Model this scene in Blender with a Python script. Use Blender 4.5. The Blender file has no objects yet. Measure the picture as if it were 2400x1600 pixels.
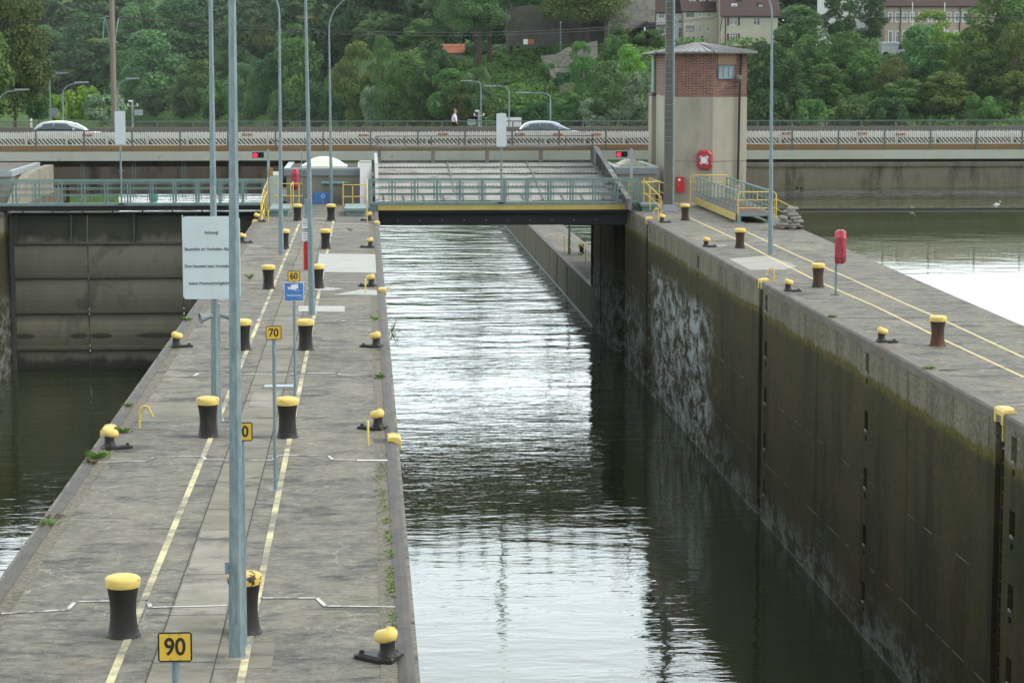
import bpy, math, random
import numpy as np
from mathutils import Vector, Matrix, Euler
R = math.radians
rnd = random.Random(7)
scn = bpy.context.scene
col = scn.collection

# ------------------------------------------------------------------ camera
H = 6.86                        # metres above the quay (quay top is z = 0)
FPX = 5460.0                    # focal length in pixels of the 2400 px wide photograph
YAW, PITCH = R(3.59), R(6.76)
cam_d = bpy.data.cameras.new('camera'); cam = bpy.data.objects.new('camera', cam_d); col.objects.link(cam)
cam.location = (0, 0, H); cam.rotation_euler = (R(90) - PITCH, 0, -YAW)
cam_d.sensor_width = 36; cam_d.lens = FPX / 2400 * 36
cam_d.clip_start = 0.5; cam_d.clip_end = 6000
scn.camera = cam

# ------------------------------------------------------------------ sky, sun, exposure
SUN_EL, SUN_AZ = R(50), R(105)
VEIL, VEIL_TOP, VEIL_BACK = 2.5, .13, .33   # azimuth clockwise from +Y
w = bpy.data.worlds.new('World'); scn.world = w; w.use_nodes = True
nt = w.node_tree; nt.nodes.clear()
sky = nt.nodes.new('ShaderNodeTexSky'); sky.sky_type = 'NISHITA'; sky.sun_disc = False
sky.sun_elevation = SUN_EL; sky.sun_rotation = SUN_AZ
sky.air_density = 1.2; sky.dust_density = 2.0; sky.ozone_density = 1.0; sky.altitude = 200
hs = nt.nodes.new('ShaderNodeHueSaturation'); hs.inputs['Saturation'].default_value = 0.42
bg = nt.nodes.new('ShaderNodeBackground'); bg.inputs['Strength'].default_value = 0.06
cb = nt.nodes.new('ShaderNodeBackground'); cb.inputs['Strength'].default_value = 1.0      # thin even cloud veil
tc = nt.nodes.new('ShaderNodeTexCoord'); cn = nt.nodes.new('ShaderNodeTexNoise'); cn.inputs['Scale'].default_value = 2.2; cn.inputs['Detail'].default_value = 5
cr = nt.nodes.new('ShaderNodeValToRGB'); cr.color_ramp.elements[0].color = (.60, .68, .70, 1); cr.color_ramp.elements[1].color = (.84, .90, .91, 1); cr.color_ramp.elements[0].position = .3; cr.color_ramp.elements[1].position = .7
sx = nt.nodes.new('ShaderNodeSeparateXYZ'); e1 = nt.nodes.new('ShaderNodeMapRange'); e2 = nt.nodes.new('ShaderNodeMapRange'); em = nt.nodes.new('ShaderNodeMath'); em.operation = 'MULTIPLY'
e3 = nt.nodes.new('ShaderNodeMapRange'); eh = nt.nodes.new('ShaderNodeMath'); eh.operation = 'MULTIPLY'
for n_, v_ in ((e3, (.07, .16, .66, 1.0)), (e1, (.12, .80, 1.0, VEIL_TOP)), (e2, (-1, 1, VEIL_BACK, 1.0))):
    for k_ in range(4): n_.inputs[k_ + 1].default_value = v_[k_]
ml = nt.nodes.new('ShaderNodeMath'); ml.operation = 'MULTIPLY'; ml.inputs[1].default_value = VEIL
ad = nt.nodes.new('ShaderNodeAddShader'); wo = nt.nodes.new('ShaderNodeOutputWorld')
for p_, q_ in ((sky.outputs[0], hs.inputs['Color']), (hs.outputs[0], bg.inputs['Color']), (tc.outputs['Generated'], cn.inputs['Vector']), (cn.outputs[0], cr.inputs[0]), (cr.outputs[0], cb.inputs['Color']),
               (tc.outputs['Generated'], sx.inputs[0]), (sx.outputs[2], e1.inputs[0]), (sx.outputs[1], e2.inputs[0]), (e1.outputs[0], em.inputs[0]), (e2.outputs[0], em.inputs[1]), (em.outputs[0], eh.inputs[0]), (sx.outputs[2], e3.inputs[0]), (e3.outputs[0], eh.inputs[1]), (eh.outputs[0], ml.inputs[0]), (ml.outputs[0], cb.inputs['Strength']),
               (bg.outputs[0], ad.inputs[0]), (cb.outputs[0], ad.inputs[1]), (ad.outputs[0], wo.inputs['Surface'])): nt.links.new(p_, q_)
sun_d = bpy.data.lights.new('sun', 'SUN'); sun_d.energy = 1.35; sun_d.angle = R(18); sun_d.color = (1, .96, .9)
sun = bpy.data.objects.new('sun', sun_d); col.objects.link(sun)
sun.rotation_euler = Vector((math.sin(SUN_AZ) * math.cos(SUN_EL), math.cos(SUN_AZ) * math.cos(SUN_EL), math.sin(SUN_EL))).to_track_quat('Z', 'Y').to_euler()
sun.location = (40, 20, 60)
vs = scn.view_settings; vs.view_transform = 'Standard'; vs.look = 'None'; vs.gamma = 1; vs.exposure = 0.8
scn.cycles.use_denoising = True
scn.cycles.max_bounces = 8; scn.cycles.diffuse_bounces = 3; scn.cycles.glossy_bounces = 4
scn.cycles.transparent_max_bounces = 8; scn.cycles.caustics_reflective = True; scn.cycles.blur_glossy = 1.0; scn.cycles.caustics_refractive = False

# ------------------------------------------------------------------ surveying: photo pixel -> real point
_M = Euler(cam.rotation_euler).to_matrix()
def ray(px, py):
    return _M @ Vector(((px - 1200) / FPX, -(py - 800) / FPX, -1))
def G(px, py, z=0.0):
    d = ray(px, py); return Vector((0, 0, H)) + d * ((z - H) / d.z)
def D(px, py, y):
    d = ray(px, py); return Vector((0, 0, H)) + d * (y / d.y)
def WX(px, py, x):
    d = ray(px, py); return Vector((0, 0, H)) + d * (x / d.x)

# ------------------------------------------------------------------ helpers
def world(o):
    m = o.matrix_parent_inverse @ o.matrix_basis if o.parent else o.matrix_basis.copy()
    return world(o.parent) @ m if o.parent else m
def adopt(o, parent):
    if parent is not None:
        o.parent = parent; o.matrix_parent_inverse = world(parent).inverted()
def tag(o, label=None, cat=None, group=None, kind=None):
    if label: o['label'] = label
    if cat: o['category'] = cat
    if group: o['group'] = group
    if kind: o['kind'] = kind
    return o
def empty(name, loc, label=None, cat=None, group=None):
    o = bpy.data.objects.new(name, None); col.objects.link(o); o.location = loc
    o.empty_display_size = .3
    return tag(o, label, cat, group)
def link(name, me, parent=None):
    o = bpy.data.objects.new(name, me); col.objects.link(o); adopt(o, parent); return o
def kids(o): return [c for c in list(o.children)]
def copy_tree(o, parent=None):
    c = o.copy(); col.objects.link(c)
    if parent is not None: mi = o.matrix_parent_inverse.copy(); c.parent = parent; c.matrix_parent_inverse = mi
    for ch in kids(o): copy_tree(ch, c)
    return c
class MB:
    def __init__(s): s.v = []; s.f = []; s.sm = []; s.mi = []; s.m = 0
    def add(s, vs, fs, smooth=False):
        n = len(s.v); s.v += [tuple(p) for p in vs]
        for f in fs: s.f.append([i + n for i in f]); s.sm.append(smooth); s.mi.append(s.m)
        return s
    def box(s, x0, x1, y0, y1, z0, z1, b=0):
        if b:
            return s.prism([(x0 + b, z0), (x1 - b, z0), (x1, z0 + b), (x1, z1 - b), (x1 - b, z1), (x0 + b, z1), (x0, z1 - b), (x0, z0 + b)], y0, y1, 'y')
        return s.add([(x0,y0,z0),(x1,y0,z0),(x1,y1,z0),(x0,y1,z0),(x0,y0,z1),(x1,y0,z1),(x1,y1,z1),(x0,y1,z1)],
                     [(0,3,2,1),(4,5,6,7),(0,1,5,4),(1,2,6,5),(2,3,7,6),(3,0,4,7)])
    def cbox(s, c, size, rot=None):
        x, y, z = (k / 2 for k in size); m = rot if rot is not None else Matrix.Identity(3); c = Vector(c)
        vs = [c + m @ Vector(p) for p in [(-x,-y,-z),(x,-y,-z),(x,y,-z),(-x,y,-z),(-x,-y,z),(x,-y,z),(x,y,z),(-x,y,z)]]
        return s.add(vs, [(0,3,2,1),(4,5,6,7),(0,1,5,4),(1,2,6,5),(2,3,7,6),(3,0,4,7)])
    def bar(s, a, b, wd, ht=None):          # rectangular bar from a to b
        a, b = Vector(a), Vector(b); d = (b - a); L = d.length; q = d.to_track_quat('Y', 'Z').to_matrix()
        return s.cbox((a + b) / 2, (wd, L, ht or wd), q)
    def tube(s, pts, r, n=8, smooth=True, cap=True):
        pts = [Vector(p) for p in pts]; rs = r if isinstance(r, (list, tuple)) else [r] * len(pts)
        vs = []; up = None
        for i, p in enumerate(pts):
            d = (pts[min(i + 1, len(pts) - 1)] - pts[max(i - 1, 0)]).normalized()
            if up is None:
                up = Vector((0, 0, 1)) if abs(d.z) < .9 else Vector((1, 0, 0))
            a = d.cross(up).normalized(); b = a.cross(d).normalized(); up = b
            for k in range(n):
                t = 2 * math.pi * (k + .5) / n
                vs.append(p + (a * math.cos(t) + b * math.sin(t)) * rs[i])
        fs = []
        for i in range(len(pts) - 1):
            for k in range(n):
                fs.append((i*n+k, i*n+(k+1) % n, (i+1)*n+(k+1) % n, (i+1)*n+k))
        s.add(vs, fs, smooth)
        if cap:
            m = len(pts) - 1
            s.add(vs[:n], [tuple(range(n))[::-1]]); s.add(vs[m*n:], [tuple(range(n))])
        return s
    def lathe(s, prof, n=24, c=(0, 0, 0), smooth=True, ax=None):
        vs = []; c = Vector(c)
        for r, z in prof:
            for k in range(n):
                t = 2 * math.pi * k / n; p = Vector((r * math.cos(t), r * math.sin(t), z))
                if ax is not None: p = ax @ p
                vs.append(c + p)
        fs = []
        for i in range(len(prof) - 1):
            for k in range(n): fs.append((i*n+k, i*n+(k+1) % n, (i+1)*n+(k+1) % n, (i+1)*n+k))
        s.add(vs, fs, smooth)
        s.add(vs[:n], [tuple(range(n))[::-1]]); s.add(vs[-n:], [tuple(range(n))])
        return s
    def prism(s, poly, a0, a1, ax='z'):      # polygon in the plane across ax, extruded a0..a1
        def P(p, a):
            return {'z': (p[0], p[1], a), 'y': (p[0], a, p[1]), 'x': (a, p[0], p[1])}[ax]
        n = len(poly); vs = [P(p, a0) for p in poly] + [P(p, a1) for p in poly]
        fs = [tuple(range(n)), tuple(range(n, 2*n))[::-1]] + [(i, n+i, n+(i+1) % n, (i+1) % n) for i in range(n)]
        return s.add(vs, fs)
    def quad(s, *p): return s.add(p, [tuple(range(len(p)))])
    def holed(s, org, U, V, N, us, vs_, holes, depth):
        """wall face org + u*U + v*V (outward normal N) with recessed rectangular holes (u0,u1,v0,v1[,depth])"""
        org, U, V, N = Vector(org), Vector(U), Vector(V), Vector(N)
        ug = sorted(set([round(k, 4) for k in list(us) + [h[i] for h in holes for i in (0, 1)]]))
        vg = sorted(set([round(k, 4) for k in list(vs_) + [h[i] for h in holes for i in (2, 3)]]))
        P = lambda u, v, d=0: org + U * u + V * v - N * d
        for i in range(len(ug) - 1):
            for j in range(len(vg) - 1):
                uc, vc = (ug[i] + ug[i+1]) / 2, (vg[j] + vg[j+1]) / 2
                if any(h[0] < uc < h[1] and h[2] < vc < h[3] for h in holes): continue
                s.quad(P(ug[i], vg[j]), P(ug[i+1], vg[j]), P(ug[i+1], vg[j+1]), P(ug[i], vg[j+1]))
        for h in holes:
            d = h[4] if len(h) > 4 else depth; a, b, c, e = h[:4]
            s.quad(P(a,c,d), P(b,c,d), P(b,e,d), P(a,e,d))
            s.quad(P(a,c), P(b,c), P(b,c,d), P(a,c,d)); s.quad(P(a,e,d), P(b,e,d), P(b,e), P(a,e))
            s.quad(P(a,c), P(a,c,d), P(a,e,d), P(a,e)); s.quad(P(b,c,d), P(b,c), P(b,e), P(b,e,d))
        return s
    def build(s, name, mat, parent=None, bevel=0):
        me = bpy.data.meshes.new(name); me.from_pydata(s.v, [], s.f)
        for m in (mat if isinstance(mat, (list, tuple)) else [mat]): me.materials.append(m)
        me.polygons.foreach_set('use_smooth', s.sm); me.polygons.foreach_set('material_index', s.mi)
        me.validate(); me.update()
        o = link(name, me, parent)
        if bevel:
            b = o.modifiers.new('bevel', 'BEVEL'); b.width = bevel; b.segments = 2; b.limit_method = 'ANGLE'
        return o
def text_mesh(s, size, mat, parent, name, loc, rotz=0, align='CENTER', depth=.003, bold=0, sx=1):
    c = bpy.data.curves.new('t', 'FONT'); c.body = s; c.size = size; c.extrude = depth; c.align_x = align; c.offset = bold; c.align_y = 'CENTER'
    t = bpy.data.objects.new('t', c); col.objects.link(t)
    me = bpy.data.meshes.new_from_object(t.evaluated_get(bpy.context.evaluated_depsgraph_get()))
    bpy.data.objects.remove(t); bpy.data.curves.remove(c)
    me.materials.clear(); me.materials.append(mat); me.name = name
    me.transform(Matrix.Translation(loc) @ Matrix.Rotation(rotz, 4, 'Z') @ Matrix.Rotation(R(90), 4, 'X') @ Matrix.Diagonal((sx, 1, 1, 1)))
    return link(name, me, parent)
def fit(o, wd):
    xs = [v.co.x for v in o.data.vertices]; return wd / (max(xs) - min(xs))
def join_text(items, mat, parent, name):
    """several lines of text as one lettering mesh"""
    vs, fs = [], []
    for it in items:
        o = text_mesh(it[0], it[1], mat, None, 'tmp', it[2], align=it[3], sx=it[4] if len(it) > 4 else 1, bold=it[5] if len(it) > 5 else 0); me = o.data; n = len(vs)
        vs += [tuple(v.co) for v in me.vertices]; fs += [[i + n for i in p.vertices] for p in me.polygons]
        bpy.data.objects.remove(o); bpy.data.meshes.remove(me)
    me = bpy.data.meshes.new(name); me.from_pydata(vs, [], fs); me.materials.append(mat); me.update()
    return link(name, me, parent)

# ------------------------------------------------------------------ materials
class NT:
    def __init__(s, name):
        s.mat = bpy.data.materials.new(name); s.mat.use_nodes = True; s.t = s.mat.node_tree; s.t.nodes.clear()
        s.out = s.t.nodes.new('ShaderNodeOutputMaterial'); s.p = s.t.nodes.new('ShaderNodeBsdfPrincipled')
        s.t.links.new(s.p.outputs[0], s.out.inputs[0]); s._tc = None
    def n(s, typ, **kw):
        x = s.t.nodes.new('ShaderNode' + typ)
        for k, v in kw.items(): setattr(x, k, v)
        return x
    def L(s, a, b): s.t.links.new(a, b)
    def put(s, v, sock):
        if hasattr(v, 'is_output') or isinstance(v, bpy.types.NodeSocket): s.L(v, sock)
        elif isinstance(v, (tuple, list)) and len(v) == 3 and sock.type == 'RGBA': sock.default_value = (*v, 1)
        else: sock.default_value = v
    def co(s, scale=(1, 1, 1), rot=(0, 0, 0), which='Object'):
        if s._tc is None: s._tc = s.n('TexCoord')
        m = s.n('Mapping'); m.inputs['Scale'].default_value = scale; m.inputs['Rotation'].default_value = rot
        s.L(s._tc.outputs[which], m.inputs[0]); return m.outputs[0]
    def noise(s, scale, detail=4, rough=.55, co=None, dist=0):
        x = s.n('TexNoise'); x.inputs['Scale'].default_value = scale; x.inputs['Detail'].default_value = detail
        x.inputs['Roughness'].default_value = rough; x.inputs['Distortion'].default_value = dist
        s.L(co if co is not None else s.co(), x.inputs['Vector']); return x.outputs[0]
    def ramp(s, fac, *stops):
        x = s.n('ValToRGB'); e = x.color_ramp.elements
        while len(e) < len(stops): e.new(.5)
        for i, (p, c) in enumerate(stops):
            e[i].position = p; e[i].color = (*c, 1) if isinstance(c, (tuple, list)) else (c, c, c, 1)
        s.L(fac, x.inputs[0]); return x.outputs[0]
    def mix(s, f, a, b, mode='MIX'):
        x = s.n('Mix'); x.data_type = 'RGBA'; x.blend_type = mode
        s.put(f, x.inputs[0]); s.put(a, x.inputs[6]); s.put(b, x.inputs[7]); return x.outputs[2]
    def math(s, op, a, b=0.0, c=None):
        x = s.n('Math', operation=op); s.put(a, x.inputs[0]); s.put(b, x.inputs[1])
        if c is not None: s.put(c, x.inputs[2])
        return x.outputs[0]
    def xyz(s):
        x = s.n('SeparateXYZ'); s.L(s.co(), x.inputs[0]); return x.outputs
    def step(s, v, a, b):                 # smooth 0..1 as v goes a..b
        x = s.n('MapRange'); x.interpolation_type = 'SMOOTHSTEP'; s.put(v, x.inputs[0])
        x.inputs[1].default_value = a; x.inputs[2].default_value = b
        return x.outputs[0]
    def bump(s, h, strength=.3, dist=.02):
        x = s.n('Bump'); x.inputs['Strength'].default_value = strength; x.inputs['Distance'].default_value = dist
        s.L(h, x.inputs['Height']); s.L(x.outputs[0], s.p.inputs['Normal'])
    def set(s, colr=None, rough=.7, metal=0, spec=.5, **kw):
        if colr is not None: s.put(colr, s.p.inputs['Base Color'])
        s.put(rough, s.p.inputs['Roughness']); s.p.inputs['Metallic'].default_value = metal; s.p.inputs['Specular IOR Level'].default_value = spec
        return s.mat
def pm(name, c1, c2=None, scale=3, rough=.7, metal=0, bump=0, spec=.4, grime=None, gscale=1.5, gthr=(.55, .72), stretch=(1, 1, 1), detail=5, vary=0):
    """procedural paint/metal/stone: two tones mottled, optional grime patches"""
    N = NT(name); c2 = c2 or tuple(k * .75 for k in c1)
    cv = N.co(stretch)
    if vary:      # every copy gets its own wear
        oi = N.n('ObjectInfo'); va = N.n('VectorMath', operation='ADD'); cb_ = N.n('CombineXYZ'); N.L(N.math('MULTIPLY', oi.outputs['Random'], 37.0), cb_.inputs[0]); N.L(N.math('MULTIPLY', oi.outputs['Random'], 91.0), cb_.inputs[2])
        N.L(cv, va.inputs[0]); N.L(cb_.outputs[0], va.inputs[1]); cv = va.outputs[0]
    a = N.noise(scale, detail, .6, cv); c = N.mix(N.ramp(a, (.3, 0), (.7, 1)), c1, c2)
    if grime:
        g = N.ramp(N.noise(gscale, 6, .65, cv), (gthr[0], 0), (gthr[1], 1)); c = N.mix(g, c, grime)
    if bump: N.bump(N.noise(scale * 6, 4, .6), bump, .01)
    return N.set(c, rough, metal, spec)
M = {}
M['galv'] = pm('galvanised_steel', (.215,.285,.30), (.13,.185,.20), 9, .5, .25, 0, .5, (.27,.33,.34), 3, (.5,.75), (3,3,.7))
M['galv_pale'] = pm('galvanised_pale', (.34,.38,.39), (.26,.3,.31), 6, .5, .2)
M['yellow'] = pm('yellow_paint', (.76,.58,.17), (.62,.46,.13), 5, .6, 0, .05, .3, (.10,.07,.035), 6, (.63,.70), vary=1)
M['yellow_worn'] = pm('worn_yellow_paint', (.7,.47,.09), (.6,.4,.08), 6, .6, 0, .05, .4, (.03,.025,.02), 9, (.5,.56), vary=1)
M['rail_yellow'] = pm('rail_yellow', (.66,.5,.11), (.55,.4,.08), 8, .6)
M['black_iron'] = pm('black_iron', (.011,.010,.010), (.022,.019,.016), 5, .55, 0, .2, .3, (.065,.038,.022), 4, (.58,.74), (1,1,.6), vary=1)
M['rust_iron'] = pm('rusting_iron', (.045,.026,.018), (.022,.017,.014), 5, .7, 0, .1, .3, (.10,.045,.026), 3, (.46,.68), (1,1,.6), vary=1)
M['green_paint'] = pm('grey_green_paint', (.17,.25,.235), (.13,.2,.185), 6, .55, 0, 0, .4, (.09,.1,.08), 4, (.6,.75))
M['dark_steel'] = pm('dark_steel', (.012,.013,.014), (.02,.02,.02), 5, .7)
M['white_plate'] = pm('pale_sign_plate', (.54,.63,.64), (.48,.56,.58), 2, .5, 0, 0, .4, (.45,.5,.5), 3, (.66,.82))
M['sign_yellow'] = pm('sign_yellow', (.66,.43,.045), (.6,.38,.04), 3, .5)
M['sign_black'] = pm('sign_black', (.012,.011,.01), (.02,.018,.016), 8, .55)
M['sign_blue'] = pm('sign_blue', (.06,.2,.5), (.05,.17,.45), 3, .45)
M['sign_white'] = pm('sign_white', (.75,.77,.78), (.68,.7,.7), 6, .5)
M['text'] = pm('grey_lettering', (.05,.05,.055), (.035,.035,.04), 10, .6)
M['red'] = pm('faded_red_grp', (.40,.035,.06), (.31,.03,.045), 3, .5, 0, 0, .4, (.45,.1,.12), 2, (.55,.75))
M['bright_red'] = pm('red_enamel', (.48,.015,.02), (.40,.015,.02), 3, .4)
M['concrete'] = pm('concrete', (.30,.285,.225), (.22,.21,.17), 1.3, .9, 0, .25, .2, (.13,.12,.095), .8, (.52,.75), (1,1,.35))
M['concrete_pale'] = pm('painted_concrete_edge', (.42,.45,.39), (.34,.37,.32), 1.0, .85, 0, .15, .2, (.12,.12,.09), 1.1, (.6,.72), (1,1,.6))
M['concrete_dark'] = pm('dark_dirty_concrete', (.10,.095,.08), (.07,.068,.058), .9, .9, 0, .2, .2, (.04,.04,.035), .6, (.5,.7), (1,1,.4))  # darker concrete tone with dirt patches
M['brown_wood'] = pm('brown_boards', (.12,.07,.05), (.08,.05,.04), 5, .8, 0, .2)
M['plank_orange'] = pm('ochre_timber', (.33,.19,.06), (.25,.14,.045), 3, .8, 0, .1, .3, None, 1, (.5,.7), (.3,1,3))
M['glass_dark'] = pm('window_glass', (.03,.05,.06), (.06,.08,.09), .7, .08, 0, 0, .9)
M['glass_grey'] = pm('frosted_glass', (.33,.38,.39), (.25,.29,.3), 2, .25)
M['white_paint'] = pm('white_paint', (.72,.74,.74), (.64,.66,.66), 3, .5)
M['barrier'] = pm('barrier_white', (.70,.70,.64), (.6,.6,.54), 1.5, .7, 0, .05, .3, (.4,.36,.29), 2, (.6,.8))
M['skin'] = pm('skin', (.42,.25,.18), (.36,.2,.15), 20, .6)
M['shirt'] = pm('white_cotton', (.75,.76,.78), (.66,.68,.7), 14, .9)
M['hair'] = pm('grey_blond_hair', (.3,.25,.18), (.22,.18,.13), 40, .7)
M['trouser'] = pm('black_cloth', (.015,.015,.018), (.025,.025,.028), 20, .9)
M['car_white'] = pm('car_silver', (.55,.60,.62), (.5,.56,.58), 1, .25, .3, 0, .6)
M['car_blue'] = pm('car_dark_blue', (.02,.035,.06), (.025,.04,.065), 1, .2, .3, 0, .6)
M['rubber'] = pm('rubber', (.012,.012,.012), (.02,.02,.02), 10, .8)
M['sack'] = pm('sandbag_cloth', (.30,.28,.25), (.2,.19,.17), 7, .95, 0, .4, .1, (.13,.12,.1), 5, (.55,.7))
M['bark'] = pm('bark', (.075,.06,.045), (.045,.038,.03), 4, .95, 0, .4)
M['mast_concrete'] = pm('spun_concrete_mast', (.23,.205,.165), (.18,.16,.13), 2, .9, 0, 0, .2, None, 1, (.5,.7), (1,1,.3))
M['steel_brown'] = pm('weathered_mast_steel', (.13,.13,.113), (.085,.085,.075), 3, .7, .1, 0, .3, (.11,.09,.06), 2, (.55,.75), (1,1,.3))
M['edge_steel'] = pm('worn_edge_steel', (.095,.085,.072), (.05,.047,.042), 5, .65, .0, .15, .2, (.15,.085,.06), 1.6, (.56,.72), (1,.25,1))
M['weed'] = pm('weed_green', (.17,.30,.05), (.09,.17,.03), 9, .8)
M['weed_dry'] = pm('weed_dry', (.16,.12,.05), (.09,.08,.03), 9, .9)
def emit(name, c, s):
    N = NT(name); N.set(c, .4); N.put(c, N.p.inputs['Emission Color']); N.p.inputs['Emission Strength'].default_value = s; return N.mat
M['lamp_red'] = emit('lit_red_lens', (1, .02, .05), .9)
def m_pavement():
    N = NT('worn_asphalt_concrete'); X, Y, Z = N.xyz()
    big = N.noise(.35, 6, .6, N.co((1, .45, 1))); mid = N.noise(1.9, 9, .76, N.co((.9, 1.2, 1))); fine = N.noise(34, 3, .7)
    c = N.mix(N.ramp(mid, (.36, 0), (.64, 1)), (.225,.212,.168), (.098,.096,.085))
    c = N.mix(N.math('MULTIPLY', N.ramp(big, (.48, 0), (.68, 1)), .55), c, (.27,.245,.19))
    dk = N.noise(.8, 9, .78, N.co((.75, 1.7, 1), (0, 0, .3)), .4)
    c = N.mix(N.math('MULTIPLY', N.ramp(dk, (.52, 0), (.60, 1)), .85), c, (.055,.056,.054))
    vo = N.n('TexVoronoi', feature='F1'); vo.inputs['Scale'].default_value = 26; N.L(N.co(), vo.inputs['Vector'])
    sp = N.ramp(vo.outputs['Distance'], (.1, 1), (.22, 0))
    c = N.mix(N.math('MULTIPLY', N.math('MULTIPLY', sp, N.ramp(N.noise(9, 3), (.46, 0), (.6, 1))), .85), c, (.42,.4,.36))
    c = N.mix(N.math('MULTIPLY', N.ramp(fine, (.4, 0), (.75, 1)), .35), c, (.07,.067,.06))
    # fine pale crack network, only in places
    wv = N.n('VectorMath', operation='ADD'); sc = N.n('VectorMath', operation='SCALE'); nz = N.n('TexNoise'); nz.inputs['Scale'].default_value = 1.7; nz.inputs['Detail'].default_value = 5
    N.L(N.co(), nz.inputs['Vector']); N.L(nz.outputs['Color'], sc.inputs[0]); sc.inputs['Scale'].default_value = .9
    N.L(N.co(), wv.inputs[0]); N.L(sc.outputs[0], wv.inputs[1])
    vc = N.n('TexVoronoi', feature='DISTANCE_TO_EDGE'); vc.inputs['Scale'].default_value = .8; N.L(wv.outputs[0], vc.inputs['Vector'])
    ck = N.math('MULTIPLY', N.ramp(vc.outputs['Distance'], (.004, 1), (.013, 0)), N.ramp(N.noise(.33, 2), (.47, 0), (.56, 1)))
    c = N.mix(N.math('MULTIPLY', ck, .38), c, (.40,.37,.31))
    grit = N.noise(5.5, 7, .78, N.co((1, 1.3, 1))); c = N.mix(1.0, c, N.ramp(grit, (.3, .64), (.68, 1.42)), 'MULTIPLY')
    c = N.mix(N.math('MULTIPLY', N.ramp(N.noise(.5, 5, .6, N.co((.5, 1.6, 1), (0, 0, -.2))), (.6, 0), (.7, 1)), .4), c, (.20,.155,.10))
    N.bump(N.mix(.5, fine, grit), .5, .014)
    return N.set(c, .92, 0, .25)
M['pave'] = m_pavement()
def m_line():
    N = NT('worn_line_paint')
    a = N.noise(.9, 6, .7, N.co((.6, 1.0, 1))); c = N.mix(N.ramp(a, (.40, 0), (.58, 1)), (.60,.54,.32), (.215,.205,.155))
    c = N.mix(N.ramp(N.noise(14, 5, .7), (.58, 0), (.68, 1)), c, (.16,.15,.12)); return N.set(c, .8, 0, .2)
M['line'] = m_line()
M['line_new'] = pm('fresh_line_paint', (.60,.50,.23), (.5,.42,.2), 2.2, .7, 0, 0, .3, (.3,.26,.16), 4, (.62,.72))
M['joint'] = pm('pale_joint_sealant', (.62,.61,.58), (.46,.45,.42), 4, .8, 0, 0, .2, (.15,.14,.12), 2.2, (.5,.6))
M['patch'] = pm('new_concrete_patch', (.37,.36,.32), (.30,.29,.25), 1.2, .9, 0, .1, .2, (.21,.2,.17), 1.1, (.56,.75), (.6,1.6,1))
M['duct'] = pm('duct_cover_concrete', (.245,.23,.18), (.15,.142,.115), 1.2, .9, 0, .2, .2, (.09,.085,.075), .9, (.55,.68), (1,1.8,1), 8)
def m_lockwall():
    N = NT('lock_wall_concrete'); X, Y, Z = N.xyz()
    streak = N.noise(1.0, 7, .65, N.co((1, .8, .2))); lump = N.noise(.7, 7, .7, N.co((1, .4, .7))); fine = N.noise(7, 7, .75, N.co((1, .35, .5)))
    top = N.mix(N.ramp(streak, (.32, 0), (.68, 1)), (.25,.228,.16), (.12,.112,.082))
    top = N.mix(N.ramp(fine, (.57, 0), (.77, 1)), top, (.32,.31,.26))
    top = N.mix(N.ramp(N.noise(1.4, 5, .6, N.co((3, 3, .1))), (.57, 0), (.64, 1)), top, (.085,.08,.06))
    alg = N.mix(N.ramp(lump, (.35, 0), (.65, 1)), (.043,.049,.018), (.080,.060,.031))
    alg = N.mix(N.ramp(streak, (.5, 0), (.75, 1)), alg, (.022,.024,.014))
    alg = N.mix(N.math('MULTIPLY', N.ramp(fine, (.64, 0), (.8, 1)), .35), alg, (.13,.13,.095))
    zz = N.math('ADD', Z, N.math('MULTIPLY', N.math('SUBTRACT', lump, .5), .55))
    zz = N.math('ADD', zz, N.math('MULTIPLY', N.math('SUBTRACT', fine, .5), .35))
    moss = N.mix(N.ramp(fine, (.35, 0), (.65, 1)), (.085,.082,.018), (.13,.10,.03))
    c = N.mix(N.step(zz, -1.22, -1.0), alg, moss); c = N.mix(N.step(zz, -.98, -.84), c, top)
    # pale lime bloom on one stretch of the wall and near the water
    lime = N.noise(2.2, 10, .82, N.co((1, .36, .8)), .3)
    zone = N.math('MULTIPLY', N.step(N.math('MULTIPLY_ADD', lump, 9.0, Y), 87.0, 91.5), N.math('SUBTRACT', 1.0, N.step(N.math('MULTIPLY_ADD', lump, 7.0, Y), 103, 107)))
    zone = N.math('MULTIPLY', zone, N.math('SUBTRACT', 1.0, N.step(N.math('ADD', Z, N.math('MULTIPLY', lump, 1.5)), -2.1, -.9)))
    low = N.math('MULTIPLY', N.math('SUBTRACT', 1.0, N.step(N.math('ADD', Z, N.math('MULTIPLY', lump, 2.2)), -6.4, -4.9)), .42)
    far = N.math('MULTIPLY', N.math('MULTIPLY', N.step(Y, 103, 106), N.math('SUBTRACT', 1.0, N.step(Z, -5.5, -3.0))), .6)
    z2 = N.math('MAXIMUM', zone, N.math('MAXIMUM', low, far))
    micro = N.noise(26, 5, .7, N.co((1, .35, .45)))
    c = N.mix(N.math('MULTIPLY', N.ramp(micro, (.36, 1), (.56, 0)), .5), c, (.02,.022,.014))
    for zl_, th in ((-3.55, .5), (-5.7, .46), (-7.58, .2)):
        ln = N.math('LESS_THAN', N.math('ABSOLUTE', N.math('ADD', N.math('SUBTRACT', Z, zl_), N.math('MULTIPLY', N.math('SUBTRACT', fine, .5), .04))), .014)
        c = N.mix(N.math('MULTIPLY', ln, N.ramp(N.noise(.9, 4, .6), (th, 0), (th + .1, .8))), c, (.22,.22,.18))
    lm = N.math('MULTIPLY', z2, N.ramp(lime, (.46, 0), (.56, 1)))
    c = N.mix(N.math('MULTIPLY', lm, .85), c, (.40,.45,.45))
    N.bump(N.mix(.5, fine, streak), .35, .03)
    return N.set(c, .9, 0, .08)
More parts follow.
